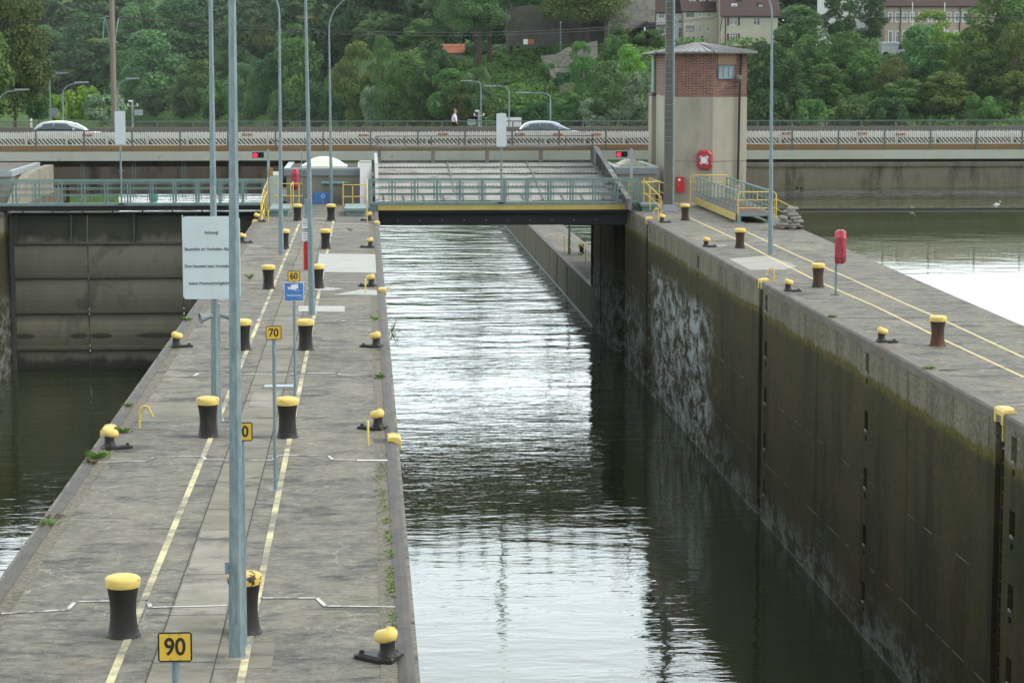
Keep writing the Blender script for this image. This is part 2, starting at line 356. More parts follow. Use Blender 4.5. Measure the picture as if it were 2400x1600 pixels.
M['lockwall'] = m_lockwall()
def m_gate(name, a, b, stain, stain_amt, vertical=True):
    N = NT(name); X, Y, Z = N.xyz()
    s1 = N.noise(.8, 6, .65, N.co((1.4, 1, .35) if vertical else (1, .6, 1))); c = N.mix(N.ramp(s1, (.35, 0), (.65, 1)), a, b)
    st = N.ramp(N.noise(.62, 7, .62, N.co((1, 1, .75)), .6), (.56, 0), (.64, 1)); c = N.mix(N.math('MULTIPLY', st, stain_amt), c, stain)
    if vertical:  # algae hangs from the top beam and stands at the waterline
        n = N.noise(1.1, 6, .6, N.co((1, 1, .5)))
        t = N.step(N.math('ADD', Z, N.math('MULTIPLY', n, 1.6)), -.95, -.35); c = N.mix(N.math('MULTIPLY', t, .8), c, (.045,.048,.034))
        for cx_, a_, in ((-16.4, .5), (-13.75, .42), (-12.75, .55), (-10.1, 1.0), (-8.0, .5)):
            e = N.math('ADD', N.math('POWER', N.math('DIVIDE', N.math('SUBTRACT', X, cx_), a_), 2.0), N.math('POWER', N.math('DIVIDE', N.math('ADD', Z, 6.02), .14), 2.0))
            c = N.mix(N.math('SUBTRACT', .8, N.math('MULTIPLY', N.step(N.math('ADD', e, s1), 1.3, 1.75), .8)), c, (.075,.07,.055))
        d = N.math('SUBTRACT', 1.0, N.step(N.math('ADD', Z, N.math('MULTIPLY', n, -.9)), -7.75, -7.35)); c = N.mix(N.math('MULTIPLY', d, .9), c, (.028,.03,.022))
    return N.set(c, .7, 0, .15)
M['gate_wet'] = m_gate('wet_gate_steel', (.285,.27,.20), (.235,.222,.165), (.08,.077,.058), .4)
M['gate_dry'] = m_gate('dry_gate_steel', (.36,.36,.33), (.24,.235,.21), (.15,.135,.105), .8, False)
M['gate_rib'] = pm('gate_ribs', (.12,.12,.1), (.08,.08,.065), 3, .6)
def m_water(name, deep, scale=1.0, amp=1.0, calm=False):
    N = NT(name)
    a = N.noise(.55 * scale, 3, .5, N.co((.75, 1.5, 1)), .4); b = N.noise(2.0 * scale, 3, .55, N.co((.6, 1.6, 1), (0, 0, .15)), .3); c = N.noise(.12, 2, .5, N.co((1, 1, 1)))
    X, Y, Z = N.xyz(); gust = N.math('MULTIPLY', N.ramp(c, (.35, .45), (.65, 1.0)), N.math('MULTIPLY_ADD', N.step(Y, 121 if calm else 62, 125 if calm else 150), 2.0 if calm else 1.9, .85))
    h = N.math('ADD', N.math('MULTIPLY', a, .78), N.math('MULTIPLY', b, .22)); h = N.math('MULTIPLY', h, gust)
    if calm: h = N.math('ADD', h, N.math('MULTIPLY', N.math('MULTIPLY', N.noise(1.3, 3, .55, N.co((.5, 1, 1)), .4), N.step(Y, 122.5, 127)), 14.0))
    if not calm: h = N.math('ADD', h, N.math('MULTIPLY', N.math('MULTIPLY', N.noise(.34, 2, .5, N.co((.45, 1.3, 1), (0, 0, -.1)), .3), N.step(Y, 84, 150)), 4.6))
    x = N.n('Bump'); x.inputs['Strength'].default_value = 1.0; x.inputs['Distance'].default_value = .045 * amp
    N.L(h, x.inputs['Height']); N.L(x.outputs[0], N.p.inputs['Normal'])
    N.p.inputs['IOR'].default_value = 1.38
    return N.set(deep, .008, 0, .5)
M['water'] = m_water('lower_pool_water', (.026,.034,.014))
M['water_up'] = m_water('basin_water', (.105,.115,.06), 1.0, .42, True)
def m_brick():
    N = NT('red_brick'); b = N.n('TexBrick'); b.inputs['Scale'].default_value = 1
    b.inputs['Brick Width'].default_value = .25; b.inputs['Row Height'].default_value = .083; b.inputs['Mortar Size'].default_value = .012
    b.inputs['Color1'].default_value = (.24,.085,.055,1); b.inputs['Color2'].default_value = (.10,.045,.038,1); b.inputs['Mortar'].default_value = (.27,.235,.2,1); b.inputs['Bias'].default_value = .0
    X, Y, Z = N.xyz(); cx = N.n('CombineXYZ'); N.L(N.math('ADD', X, Y), cx.inputs[0]); N.L(Z, cx.inputs[1]); N.L(cx.outputs[0], b.inputs['Vector'])
    c = N.mix(N.math('MULTIPLY', N.ramp(N.noise(.8, 5, .65), (.52, 0), (.66, 1)), .65), b.outputs[0], (.10,.075,.06))
    c = N.mix(N.math('MULTIPLY', N.ramp(N.noise(3.5, 5, .6), (.55, 0), (.75, 1)), .5), c, (.34,.24,.18))
    return N.set(c, .9, 0, .2)
M['brick'] = m_brick()
M['tower_conc'] = pm('tower_concrete', (.385,.36,.285), (.31,.29,.235), .8, .9, 0, .15, .2, (.24,.225,.18), .7, (.52,.72), (1,1,.45))
def m_tile(name, a, b):
    N = NT(name); wv = N.n('TexWave', wave_type='BANDS', bands_direction='Z'); wv.inputs['Scale'].default_value = 1.3; N.L(N.co(), wv.inputs['Vector'])
    c = N.mix(N.ramp(N.noise(1.2, 6, .7), (.35, 0), (.65, 1)), a, b); c = N.mix(N.math('MULTIPLY', N.ramp(wv.outputs[0], (.0, 1), (.4, 0)), .45), c, (.04,.03,.03)); return N.set(c, .85, 0, .2)
M['tile_brown'] = m_tile('brown_roof_tiles', (.09,.06,.053), (.066,.052,.048))
M['tile_orange'] = m_tile('orange_roof_tiles', (.36,.13,.06), (.27,.1,.055))
M['roof_metal'] = pm('ribbed_tower_roof', (.22,.215,.21), (.14,.135,.13), 2, .6, .1)
M['plaster_cream'] = pm('cream_render', (.52,.50,.40), (.46,.44,.35), .6, .9)
M['plaster_white'] = pm('white_render', (.62,.64,.62), (.56,.58,.56), .6, .9)
M['plaster_pink'] = pm('pinkish_render', (.40,.33,.27), (.35,.29,.24), .4, .9)
def m_stone():
    N = NT('rubble_stone'); v = N.n('TexVoronoi'); v.inputs['Scale'].default_value = 1.7; N.L(N.co((1, 1, 1.8)), v.inputs['Vector'])
    c = N.mix(N.ramp(v.outputs['Color'], (.2, 0), (.8, 1)), (.31,.295,.255), (.20,.19,.165)); c = N.mix(N.ramp(N.noise(.25, 6, .65), (.5, 0), (.68, 1)), c, (.17,.165,.15)); return N.set(c, .95, 0, .1)
M['stone'] = m_stone()
def m_leaf(name, a, b, c3):
    N = NT(name); oi = N.n('ObjectInfo'); nz = N.noise(.35, 4, .6, N.co((1, 1, 1)))
    c = N.mix(N.ramp(nz, (.3, 0), (.7, 1)), a, b); c = N.mix(N.ramp(N.noise(2.5, 2, .5), (.45, 0), (.7, 1)), c, c3)
    hsv = N.n('HueSaturation'); N.L(c, hsv.inputs['Color']); N.L(N.math('MULTIPLY_ADD', oi.outputs['Random'], .35, .82), hsv.inputs['Value'])
    N.L(N.math('MULTIPLY_ADD', oi.outputs['Random'], .035, .482), hsv.inputs['Hue'])
    N.set(hsv.outputs[0], .75, 0, .25); tr = N.n('BsdfTranslucent'); N.L(hsv.outputs[0], tr.inputs[0])
    ms = N.n('MixShader'); ms.inputs[0].default_value = .25; N.L(N.p.outputs[0], ms.inputs[1]); N.L(tr.outputs[0], ms.inputs[2]); N.L(ms.outputs[0], N.out.inputs[0]); return N.mat
LEAF = dict(mid=m_leaf('leaf_mid', (0.080,0.178,0.050), (0.111,0.226,0.062), (0.143,0.263,0.074)),
            dark=m_leaf('leaf_dark', (0.044,0.109,0.038), (0.061,0.135,0.047), (0.085,0.168,0.059)),
            olive=m_leaf('leaf_olive', (0.111,0.173,0.043), (0.143,0.202,0.053), (0.177,0.226,0.066)),
            lime=m_leaf('leaf_lime', (0.159,0.319,0.053), (0.202,0.375,0.066), (0.251,0.413,0.088)),
            silver=m_leaf('leaf_silver', (0.159,0.263,0.147), (0.210,0.319,0.184), (0.269,0.375,0.219)),
            brown=m_leaf('leaf_brown', (0.143,0.150,0.051), (0.118,0.160,0.051), (0.185,0.188,0.074)),
            blue=m_leaf('leaf_bluish', (0.094,0.197,0.070), (0.121,0.234,0.087), (0.166,0.281,0.105)))
def m_ground():
    N = NT('hillside_growth'); n1 = N.noise(.25, 6, .65); n2 = N.noise(1.4, 5, .65)
    c = N.mix(N.ramp(n1, (.35, 0), (.65, 1)), (.055,.12,.026), (.035,.075,.022)); c = N.mix(N.ramp(n2, (.5, 0), (.72, 1)), c, (.10,.17,.04)); N.bump(n2, .8, .5); return N.set(c, .95, 0, .1)
M['ground'] = m_ground()
M['asphalt'] = pm('asphalt', (.055,.055,.055), (.042,.042,.043), 3, .9, 0, .15)
M['dirt'] = pm('dirty_gap', (.05,.048,.04), (.03,.03,.025), 5, .95)
M['old_wood'] = pm('old_pallet_wood', (.2,.17,.14), (.14,.12,.1), 6, .9)
M['horn'] = pm('grey_horn', (.2,.24,.255), (.16,.19,.2), 4, .5)
M['plate_red'] = pm('small_red_plate', (.30,.03,.025), (.25,.03,.025), 5, .6)
M['plank_orange2'] = pm('small_orange_plate', (.55,.26,.06), (.5,.22,.05), 5, .6)
M['edge_paint'] = pm('stained_edge_paint', (.40,.43,.365), (.345,.37,.31), .9, .85, 0, .1, .2, (.10,.1,.075), 1.5, (.62,.72), (1,1,.9))
M['dam_dark'] = pm('dam_concrete', (.33,.31,.25), (.27,.25,.2), 1.1, .9, 0, .1, .2, (.06,.055,.045), .8, (.5,.7), (1,1,.3))
M['lowwall'] = pm('low_quay_concrete', (.20,.18,.13), (.13,.12,.085), 1.5, .9, 0, .2, .2, (.07,.075,.03), 1.2, (.5,.68), (1,1,.3))
M['roof_grit'] = pm('gritty_flat_roof', (.14,.12,.1), (.09,.08,.07), 3, .95)
M['buoy_green'] = pm('buoy_green', (.03,.35,.25), (.03,.3,.22), 3, .5)
M['car_silver'] = pm('car_silver_blue', (.42,.47,.5), (.38,.43,.46), 1, .25, .3, 0, .6)
M['patch_new'] = pm('fresh_pale_patch', (.44,.44,.41), (.36,.36,.33), 1.2, .9, 0, .1, .2, (.24,.23,.2), 1.4, (.56,.72), (.6,1.6,1))
M['cop'] = pm('coping_channel', (.17,.155,.125), (.10,.092,.075), 4, .7, .0, .15, .2, (.15,.085,.055), 1.3, (.55,.72), (1,.3,1))
M['shutter'] = pm('red_brown_shutter', (.16,.05,.035), (.13,.04,.03), 4, .7)
M['sandstone'] = pm('ochre_sandstone', (.32,.24,.12), (.26,.2,.1), 3, .9)
M['dark_boards'] = pm('dark_boards', (.02,.02,.021), (.015,.015,.016), 3, .9)
LEAF['mid2'] = m_leaf('undergrowth_leaf', (.085,.175,.040), (.105,.20,.048), (.14,.23,.06))
M['stone_shade'] = pm('shaded_town_wall', (.15,.14,.125), (.095,.09,.085), .5, .95, 0, .3, .1, (.06,.07,.04), .3, (.52,.7))  # shade on the town wall is put into this darker stone colour
LEAF['deep'] = m_leaf('leaf_deep_olive', (0.061,0.094,0.029), (0.083,0.110,0.036), (0.118,0.138,0.047))
M['hut_wall'] = pm('grey_hut_wall', (.25,.27,.27), (.2,.22,.22), 1, .8)
M['duct_pale'] = pm('pale_worn_duct_cover', (.32,.30,.25), (.20,.19,.155), 1.6, .9, 0, .2, .2, (.12,.115,.1), 1.1, (.5,.64), (1,1.4,1), 8)
# ================================================================== STRUCTURE
WL, WU = -7.64, -.84            # lower pool, upper basin
PL, PR = -4.96, .57             # middle pier edges
LWX, RWX = -16.96, 12.59        # outer chamber walls
HEAD = 128.5                    # downstream end of the lock head

def sheet(name, poly, z, mat, parent=None):
    o = MB().quad(*[(x, y, z) for x, y in poly]).build(name, mat, parent); return o
water = sheet('water', [(-260, -30), (140, -30), (140, 1200), (-260, 1200)], WL, M['water']); tag(water, kind='structure')
basin = MB()
bas = [(15.8, -5), (16.9, 30), (17.38, 62), (17.83, 80.8), (18.33, 98), (19.4, 117), (19.4, 149), (260, 149), (260, -5)]
basin.quad(*[(x, y, WU) for x, y in bas]); tag(basin.build('water', M['water_up']), kind='structure')

def mass(name, poly, z0, z1):
    b = MB(); n = len(poly); b.quad(*[(x, y, z1) for x, y in poly]); b.m = 1
    for i in range(n):
        p, q = poly[i], poly[(i + 1) % n]; b.quad((p[0], p[1], z0), (q[0], q[1], z0), (q[0], q[1], z1), (p[0], p[1], z1))
    return tag(b.build(name, [M['pave'], M['lockwall']]), kind='structure')
quay = mass('quay', [(PL, -6), (PR, -6), (PR, 150), (PL, 150)], -9, 0)
rq = [(RWX + .004, -6), (16.0, -6), (16.9, 30), (17.42, 62), (17.87, 80.8), (18.37, 98), (19.5, 117), (19.5, 130), (RWX + .004, 130)]
quay_r = mass('quay', [(12.6, -6)] + rq[1:-1] + [(12.6, 130)], -9, 0) if False else None
b = MB(); b.quad(*[(x, y, 0) for x, y in rq]); b.m = 1
for i in range(1, len(rq) - 1):
    p, q = rq[i], rq[i + 1]; b.quad((p[0], p[1], -9), (q[0], q[1], -9), (q[0], q[1], 0), (p[0], p[1], 0))
quay_r = tag(b.build('quay', [M['pave'], M['lockwall']]), kind='structure')
quay_l = mass('quay', [(-60, -6), (LWX - .004, -6), (LWX - .004, 135), (-60, 135)], -9, 0)

# ---- worn steel nosing along the edges of the middle pier
def nosing(x, s, y0, y1, quay):
    k = [(-.24, .012), (-.14, .035), (-.07, .02), (-.02, -.03), (0, -.1), (0, -.3), (-.24, -.3)]
    b = MB(); n = 2.9; y = y0
    while y < y1:
        ye = min(y + n, y1); b.prism([(x + s * p[0], p[1]) for p in k], y, ye - .012, 'y'); y = ye
    b.build('edge_nosing', M['edge_steel'], quay)
    g = MB().box(min(x - s * .24, x - s * .44), max(x - s * .24, x - s * .44), y0, y1, -.02, .004); g.build('gravel_strip', M['gravel'], quay)
M['gravel'] = pm('gritty_edge_strip', (.25,.225,.18), (.09,.085,.07), 14, .95, 0, .5, .1, (.05,.06,.025), 1.2, (.56,.68))
nosing(PR, 1, -4, 112, quay); nosing(PL, -1, -4, 112, quay)

# ---- lock walls
lw = empty('lock_wall', (RWX, 60, -4), 'tall algae dark chamber wall right of the open water, white lime bloom and steel coping', 'wall')
face = MB(); holes = []
LADDERS = [103.8, 73.5, 45.2]
SLOTS = [102.75, 87.7, 72.5, 57.6, 44.2, 28]
JOINTS = [108.5, 97.5, 86.2, 75.1, 64.1, 53.1, 42, 31, 20]
for y in JOINTS: holes.append((y - .018, y + .018, -9, -.2, .06))
for y in LADDERS: holes.append((y - .33, y + .33, -9, -.2, .32))
for y in SLOTS:
    for k in range(5): holes.append((y - .2, y + .2, -.86 - 1.47 * k, -.34 - 1.47 * k, .35)); holes.append((y - .1, y + .1, -1.12 - 1.47 * k, -.98 - 1.47 * k, .2))
holes.append((112.6, 117.6, -9, -.2, 1.0)); holes.append((124, 124.6, -9, -.2, .25))
face.holed((RWX, 0, 0), (0, 1, 0), (0, 0, 1), (-1, 0, 0), [-5, HEAD], [-9, -.2], holes, .3)
face.quad((RWX, HEAD, -9), (19.5, HEAD, -9), (19.5, HEAD, 0), (RWX, HEAD, 0))
face.build('wall', M['lockwall'], lw)
cop = MB(); y = -5
while y < HEAD:
    ye = min(y + 5.9, HEAD); cop.prism([(RWX - .03, -.2), (RWX - .03, -.03), (RWX, .02), (RWX + .3, .02), (RWX + .3, -.2)], y, ye - .015, 'y'); y = ye
cop.build('coping', M['cop'] if 'cop' in M else M['edge_steel'], lw)
for y in SLOTS:
    if y > 105: continue
    for k in range(5):
        z = -.86 - 1.47 * k
        MB().tube([(RWX + .1, y, z - .1), (RWX - .01, y - .06, z + .0), (RWX - .03, y, z + .045), (RWX - .01, y + .06, z), (RWX + .1, y, z - .1)], .022, 6).build('mooring_hook', M['galv_pale'], lw)
def wall_ladder(x, y, s, label, depth=7.8, head=True):
    """ladder recessed in the wall under a yellow casting; s = -1 when the water is on the left (-x)"""
    r = empty('wall_ladder', (x, y, -.2), label, 'ladder', 'ladders let into the lock walls')
    c = MB(); q = [(x + s * .05, -.22), (x + s * .05, .05), (x + s * .0, .085), (x - s * .18, .085), (x - s * .27, .02), (x - s * .27, -.0), (x - s * .1, -.0), (x - s * .1, -.22)]
    c.prism(q, y - .32, y - .2, 'y'); c.prism(q, y + .2, y + .32, 'y')
    c.prism([(x + s * .045, -.05), (x + s * .045, .05), (x, .095), (x - s * .22, .095), (x - s * .22, .06), (x - s * .03, .05), (x - s * .03, -.05)], y - .2, y + .2, 'y')
    c.build('ladder_head', M['yellow'], r)
    xr = x - s * .12
    for d in (-.22, .22):
        MB().box(xr - .02, xr + .02, y + d - .03, y + d + .03, -.62, -.25).build('rail_end', M['yellow'], r)
        MB().box(xr - .02, xr + .02, y + d - .025, y + d + .025, -depth, -.62).build('rail', M['rust_iron'], r)
    z = -.45
    while z > -depth: MB().tube([(xr, y - .22, z), (xr, y + .22, z)], .017, 6).build('rung', M['rust_iron'] if z < -1 else M['galv'], r); z -= .3
    return r
wall_ladder(RWX, LADDERS[0], -1, 'recessed ladder with yellow head in right chamber wall, farthest, near the footbridge end')
wall_ladder(RWX, LADDERS[1], -1, 'recessed ladder with yellow head in middle of right chamber wall')
wall_ladder(RWX, LADDERS[2], -1, 'recessed ladder with yellow head in right chamber wall, nearest, at the picture edge')
def flat_head(x, y, s, label):      # only its yellow casting shows on the pier edge
    r = empty('wall_ladder', (x, y, 0), label, 'ladder', 'ladder heads on the pier edge')
    c = MB(); q = [(x + s * .045, -.12), (x + s * .045, .05), (x, .10), (x - s * .1, .115), (x - s * .21, .095), (x - s * .21, .03), (x - s * .12, .03), (x - s * .12, -.12)]
    c.prism(q, y - .26, y - .17, 'y'); c.prism(q, y + .17, y + .26, 'y')
    c.prism([(x + s * .038, -.05), (x + s * .038, .045), (x, .09), (x - s * .1, .105), (x - s * .19, .088), (x - s * .19, .06), (x - s * .02, .03), (x - s * .02, -.05)], y - .17, y + .17, 'y')
    c.build('ladder_head', M['yellow'], r, .01)
    MB().box(x - s * .46, x - s * .23, y - .22, y + .22, .003, .007).build('foot_plate', M['concrete_dark'], r)
    MB().tube([(x - s * .04, y - .2, -.3), (x - s * .04, y - .2, -7)], .02, 6).build('rail', M['rust_iron'], r)
flat_head(PR, 42.4, 1, 'yellow ladder head on the pier edge beside the wide open water, nearest one')
flat_head(PR, 71.0, 1, 'yellow ladder head on right pier edge halfway to the footbridge')
flat_head(PR, 101.6, 1, 'yellow ladder head on right pier edge just before the footbridge')
flat_head(PL, 43.8, -1, 'yellow ladder head on left pier edge behind the nearest left mooring cleat')
flat_head(PL, 103.0, -1, 'yellow ladder head on left pier edge below the yellow stairs')
lwl = empty('lock_wall', (LWX, 110, -4), 'chamber wall at the far left picture edge beside closed gate', 'wall')
MB().holed((LWX, 0, 0), (0, -1, 0), (0, 0, 1), (1, 0, 0), [-135, 6], [-9, .0], [(-118, -113.2, -9, -.2, .8)], .5).build('wall', M['lockwall'], lwl)
MB().box(LWX - .3, LWX + .03, -5, 112, -.2, .02).build('coping', M['edge_steel'], lwl)

# ---- markings, joints, covers on the middle pier
def ribbon(pts, wd, z, mat, name, parent):
    b = MB(); w2 = wd / 2; P = [Vector((p.x, p.y, z)) for p in pts]
    for i in range(len(P) - 1):
        d = (P[i + 1] - P[i]).normalized(); n = Vector((-d.y, d.x, 0)) * w2; e = d * w2 * .5
        b.quad(P[i] - n - e, P[i + 1] - n + e, P[i + 1] + n + e, P[i] + n - e)
    return b.build(name, mat, parent)
MB().box(-2.5, -1.78, -4, 106, -.02, .004).build('duct_cover', M['duct'], quay)
MB().box(-2.47, -1.81, 28.8, 34.2, -.02, .0048).build('duct_cover', M['duct_pale'], quay); MB().box(-2.4, -1.85, 46.6, 49, -.02, .0048).build('duct_cover', M['duct_pale'], quay)
jn = MB(); y = 3
while y < 106: jn.box(-2.5, -1.78, y, y + .012, .0045, .0075); y += 2.35
jn.box(-2.508, -2.494, -4, 106, .0045, .0075); jn.box(-1.786, -1.772, -4, 106, .0045, .0075); jn.build('duct_gap', M['dirt'] if 'dirt' in M else M['concrete_dark'], quay)
for x, y0, y1 in ((-2.9, 5, 104), (-1.44, 5, 104)):
    MB().box(x - .046, x + .046, y0, y1, -.02, .0085).build('painted_line', M['line'], quay)
J = [  # keyed joints, read off the photograph in pixels
 [(-60,1441),(0,1439),(158,1430),(176,1411),(345,1407),(353,1424),(537,1420),(612,1402),(742,1402),(763,1421),(925,1423)],
 [(222,1084),(345,1081),(363,1072),(474,1070),(484,1078),(640,1079),(650,1068),(770,1069),(780,1078),(926,1080)],
 [(380,882),(454,882),(466,875),(535,874),(570,878),(684,879),(690,875),(790,875),(798,879),(898,880)],
 [(445,752),(600,752),(610,749),(700,749),(712,754),(800,754),(808,752),(886,752)],
 [(540,664),(630,664),(668,661),(780,663),(812,661),(884,663)],
 [(566,596),(640,597),(700,600),(756,595)], [(592,540),(660,541),(720,541),(872,542)]]
for k, j in enumerate(J): ribbon([G(*p) for p in j], .055 if k < 2 else .075, .012, M['joint'], 'slab_joint', quay)
for a in ([(758,524),(865,526)], [(585,578),(614,578)], [(940-100,1080),(905,1080)]): ribbon([G(*p) for p in a], .1, .0155, M['sign_white'], 'painted_line', quay)
for quad in ([(748,595),(882,596),(884,640),(742,638)], [(700,717),(808,718),(808,732),(698,730)], [(782,691),(845,679),(884,680),(884,692)], [(716,674),(760,673),(808,677),(770,682),(722,680)]):
    b = MB(); b.quad(*[tuple(G(*p)[:2]) + (.010,) for p in quad]); b.build('concrete_patch', M['patch_new'] if 'patch_new' in M else M['patch'], quay)
b = MB(); b.box(-1.85, -1.12, 26.2, 27.35, -.02, .0065); b.build('concrete_patch', M['duct'], quay)
b = MB(); b.box(-4.45, -2.98, 45.0, 47.6, -.02, .004); b.box(-4.45, -3, 76.3, 79.5, -.02, .004); b.build('concrete_patch', M['duct'], quay)
# right quay
for pts in ([(1440,455),(1618,511),(1736,566),(1800,600),(1920,661),(2050,717),(2205,793),(2400,884)], [(1749,543),(1860,595),(1990,652),(2120,711),(2200,745),(2400,838)]):
    ribbon([G(*p) for p in pts if G(*p).y < 106], .085, .0045, M['line_new'], 'painted_line', quay_r)
b = MB(); b.quad(*[tuple(G(*p)[:2]) + (.004,) for p in [(1700,607),(1800,599),(1868,624),(1838,632),(1738,633)]]); b.build('concrete_patch', M['patch'], quay_r)
for pts in ([(1915,646),(1985,656),(2050,652)], [(1860,589),(1900,591),(1960,588)], [(2180,868),(2260,864),(2340,862),(2420,866)], [(1960,744),(2100,746),(2200,741)], [(1870,700),(1985,700)]):
    ribbon([G(*p) for p in pts], .05, .0045, M['concrete_dark'], 'slab_joint', quay_r)
ribbon([G(1674,577), G(1702,575)], .12, .008, M['sign_white'], 'painted_line', quay_r)
ribbon([G(2184,868), G(2246,868)], .07, .009, M['rubber'], 'open_joint', quay_r)

# ================================================================== GATES
def gate_closed():
    r = empty('lock_gate', (-11, 112, -4), 'closed steel lock gate of curved bolted plates in the left chamber, streaked and dark', 'lock gate')
    rows = [(-.25, -1.5), (-1.62, -3.12), (-3.24, -4.79), (-4.93, -6.53), (-6.69, -9)]
    for i, (za, zb) in enumerate(rows):
        b = MB(); n = 6; prev = None; s = []
        for k in range(n + 1):
            t = k / n; s.append((112.0 + (.16 if i else .05) * (1 - math.sin(math.pi * t)) - (.05 * t), za + (zb - za) * t))
        for xa, xb in ((LWX + .25, -13.28), (-13.25, -8.78), (-8.74, PL - .05)):
            for k in range(n): b.add([(xa, s[k][0], s[k][1]), (xb, s[k][0], s[k][1]), (xb, s[k+1][0], s[k+1][1]), (xa, s[k+1][0], s[k+1][1])], [(0, 3, 2, 1)], True)
        b.build('skin_plate', M['gate_wet'], r)
    for z0, z1 in ((-1.62, -1.5), (-3.24, -3.12), (-4.93, -4.79), (-6.69, -6.53)):
        b = MB().box(LWX + .25, PL - .05, 111.93, 112.25, z0, z1); x = LWX + .4
        while x < PL - .1: b.box(x, x + .05, 111.9, 111.93, z0 + .03, z1 - .03); x += .14
        b.build('bolt_bar', M['gate_bar'], r)
    for x in (-16.6, -14.0, -11.03, -8.1, -5.3): MB().box(x - .05, x + .05, 111.75, 112.1, -1.5, -.2).build('rib', M['gate_rib'], r)
    for x in (-13.265, -8.76):
        b = MB()
        for za, zb in rows[1:]: b.box(x - .025, x + .025, 111.99, 112.3, zb + .1, za - .1)
        b.build('seam_strip', M['gate_rib'], r)
    b = MB().box(LWX + .2, PL - .02, 111.8, 112.6, -.25, -.1)
    b.build('top_beam', M['dark_steel'], r)
    b = MB()
    for k in range(9): b.box(-16.3 + k * 1.41, -16.24 + k * 1.41, 111.9, 111.96, -.1, .1)
    b.build('stanchions', M['dark_steel'], r)
    MB().box(LWX + .03, LWX + .22, 111.8, 112.6, -9, -.1).build('guide_seal', M['steel_brown'], r)
M['gate_bar'] = pm('gate_bolt_bars', (.20,.19,.145), (.15,.143,.11), 6, .7, 0, 0, .1)
gate_closed()
def gate_raised():
    r = empty('lock_gate', (6.5, 116, 0), 'raised lock gate tilted back behind the footbridge, pale grey plates with dirty streaks', 'lock gate')
    P = lambda t: (114.5 + 12.5 * t, .25 + 1.35 * t + .12 * math.sin(math.pi * t))
    def t_of(y):
        lo, hi = -.2, 1.2
        for _ in range(40):
            m = (lo + hi) / 2; yy, zz = P(m)
            if 153 + 5498 * (H - zz) / yy > y: lo = m
            else: hi = m
        return lo
    ts = [t_of(y) for y in (470, 456.5, 439.5, 422, 408.8, 393.5, 380)]
    for i in range(6):
        b = MB(); n = 5
        for k in range(n):
            a = ts[i] + (ts[i+1] - ts[i]) * k / n; c = ts[i] + (ts[i+1] - ts[i]) * (k + 1) / n
            (y0, z0), (y1, z1) = P(a), P(c)
            b.add([(.66, y0, z0), (12.3, y0, z0), (12.3, y1, z1), (.66, y1, z1)], [(0, 1, 2, 3)], True)
        b.build('skin_plate', M['gate_dry'], r)
        if i:
            y0, z0 = P(ts[i]); b = MB().box(.66, 12.3, y0 - .05, y0 + .05, z0 - .1, z0 + .06); x = .8
            while x < 12.2: b.box(x, x + .07, y0 - .07, y0 - .05, z0 + .0, z0 + .09); x += .2
            b.build('bolt_bar', M['gate_rib'], r)
    for x in (4.43, 8.75):
        b = MB()
        for i in range(1, 6):
            (y0, z0), (y1, z1) = P(ts[i]), P(ts[i+1]); b.bar((x, y0 + .1, z0 + .03), (x, y1 - .1, z1 + .03), .05, .08)
        b.build('seam_strip', M['gate_bar2'], r)
    b = MB(); (y0, z0), (y1, z1) = P(ts[0]), P(ts[1])
    for k in range(12): b.bar((.9 + k * .98, y0, z0 + .04), (.9 + k * .98, y1, z1 + .04), .03, .1)
    b.build('end_ribs', M['gate_bar2'], r)
    for x in (.75, 3.66, 6.6, 9.53, 12.35): MB().box(x - .1, x + .1, 126.7, 127.1, 1.5, 2.46).build('rib', M['gate_post'], r)
    MB().box(.6, 12.5, 126.6, 127.2, 2.4, 2.52).build('top_beam', M['gate_post'], r)
    MB().box(.6, 12.5, 126.9, 127.1, 1.56, 1.72).build('lower_beam', M['gate_rib'], r)
    MB().box(.5, 12.45, 114.1, 114.9, -.75, .12).build('bottom_girder', M['dark_steel'], r)
    b = MB()
    for z in (2.8, 3.03): b.tube([(.6, 127, z), (12.45, 127, z)], .022, 6)
    b.tube([(.6, 127, 2.8), (.5, 127, 2.92), (.6, 127, 3.03)], .022, 6); b.build('handrail', M['gate_rib'], r)
    for k in range(9): MB().box(.65 + k * 1.46, .70 + k * 1.46, 126.97, 127.03, 2.5, 3.03).build('post', M['gate_rib'], r)
    # side arm on the right, channel with stiffeners; sloping pale cheek on the left
    b = MB().prism([(108.9, .1), (108.9, .62), (124.8, 2.5), (126.4, 2.5), (126.4, 1.6), (114, .1)], 12.36, 12.46, 'x')
    b.bar((12.34, 108.9, .60), (12.34, 124.8, 2.5), .24, .05); b.bar((12.3, 111, .1), (12.3, 124, 1.5), .3, .05)
    for k in range(9): b.box(12.2, 12.36, 110.5 + k * 1.6, 110.56 + k * 1.6, .25 + k * .16, .72 + k * .19)
    b.build('side_arm', M['gate_arm'], r)
    b = MB().prism([(111.6, .0), (111.9, .5), (116, 2.05), (125, 2.2), (125, .0)], .46, .62, 'x'); b.box(-.3, .3, 116.8, 117.6, .0, 2.1); b.prism([(113.2, .0), (116.4, 2.0), (116.8, 2.0), (116.8, .0)], -.28, .3, 'x')
    b.build('side_arm', M['cheek'], r)
M['gate_bar2'] = pm('gate_seams', (.2,.2,.18), (.15,.15,.13), 4, .6); M['gate_post'] = pm('gate_posts', (.20,.19,.16), (.13,.125,.1), 3, .7)
M['gate_arm'] = pm('gate_arm_steel', (.13,.13,.12), (.09,.09,.085), 3, .6, 0, 0, .3, (.25,.25,.23), 1, (.5,.7)); M['cheek'] = pm('pale_gate_cheek', (.45,.46,.45), (.36,.36,.34), 2, .7, 0, 0, .3, (.3,.2,.12), 2, (.66,.75))
gate_raised()

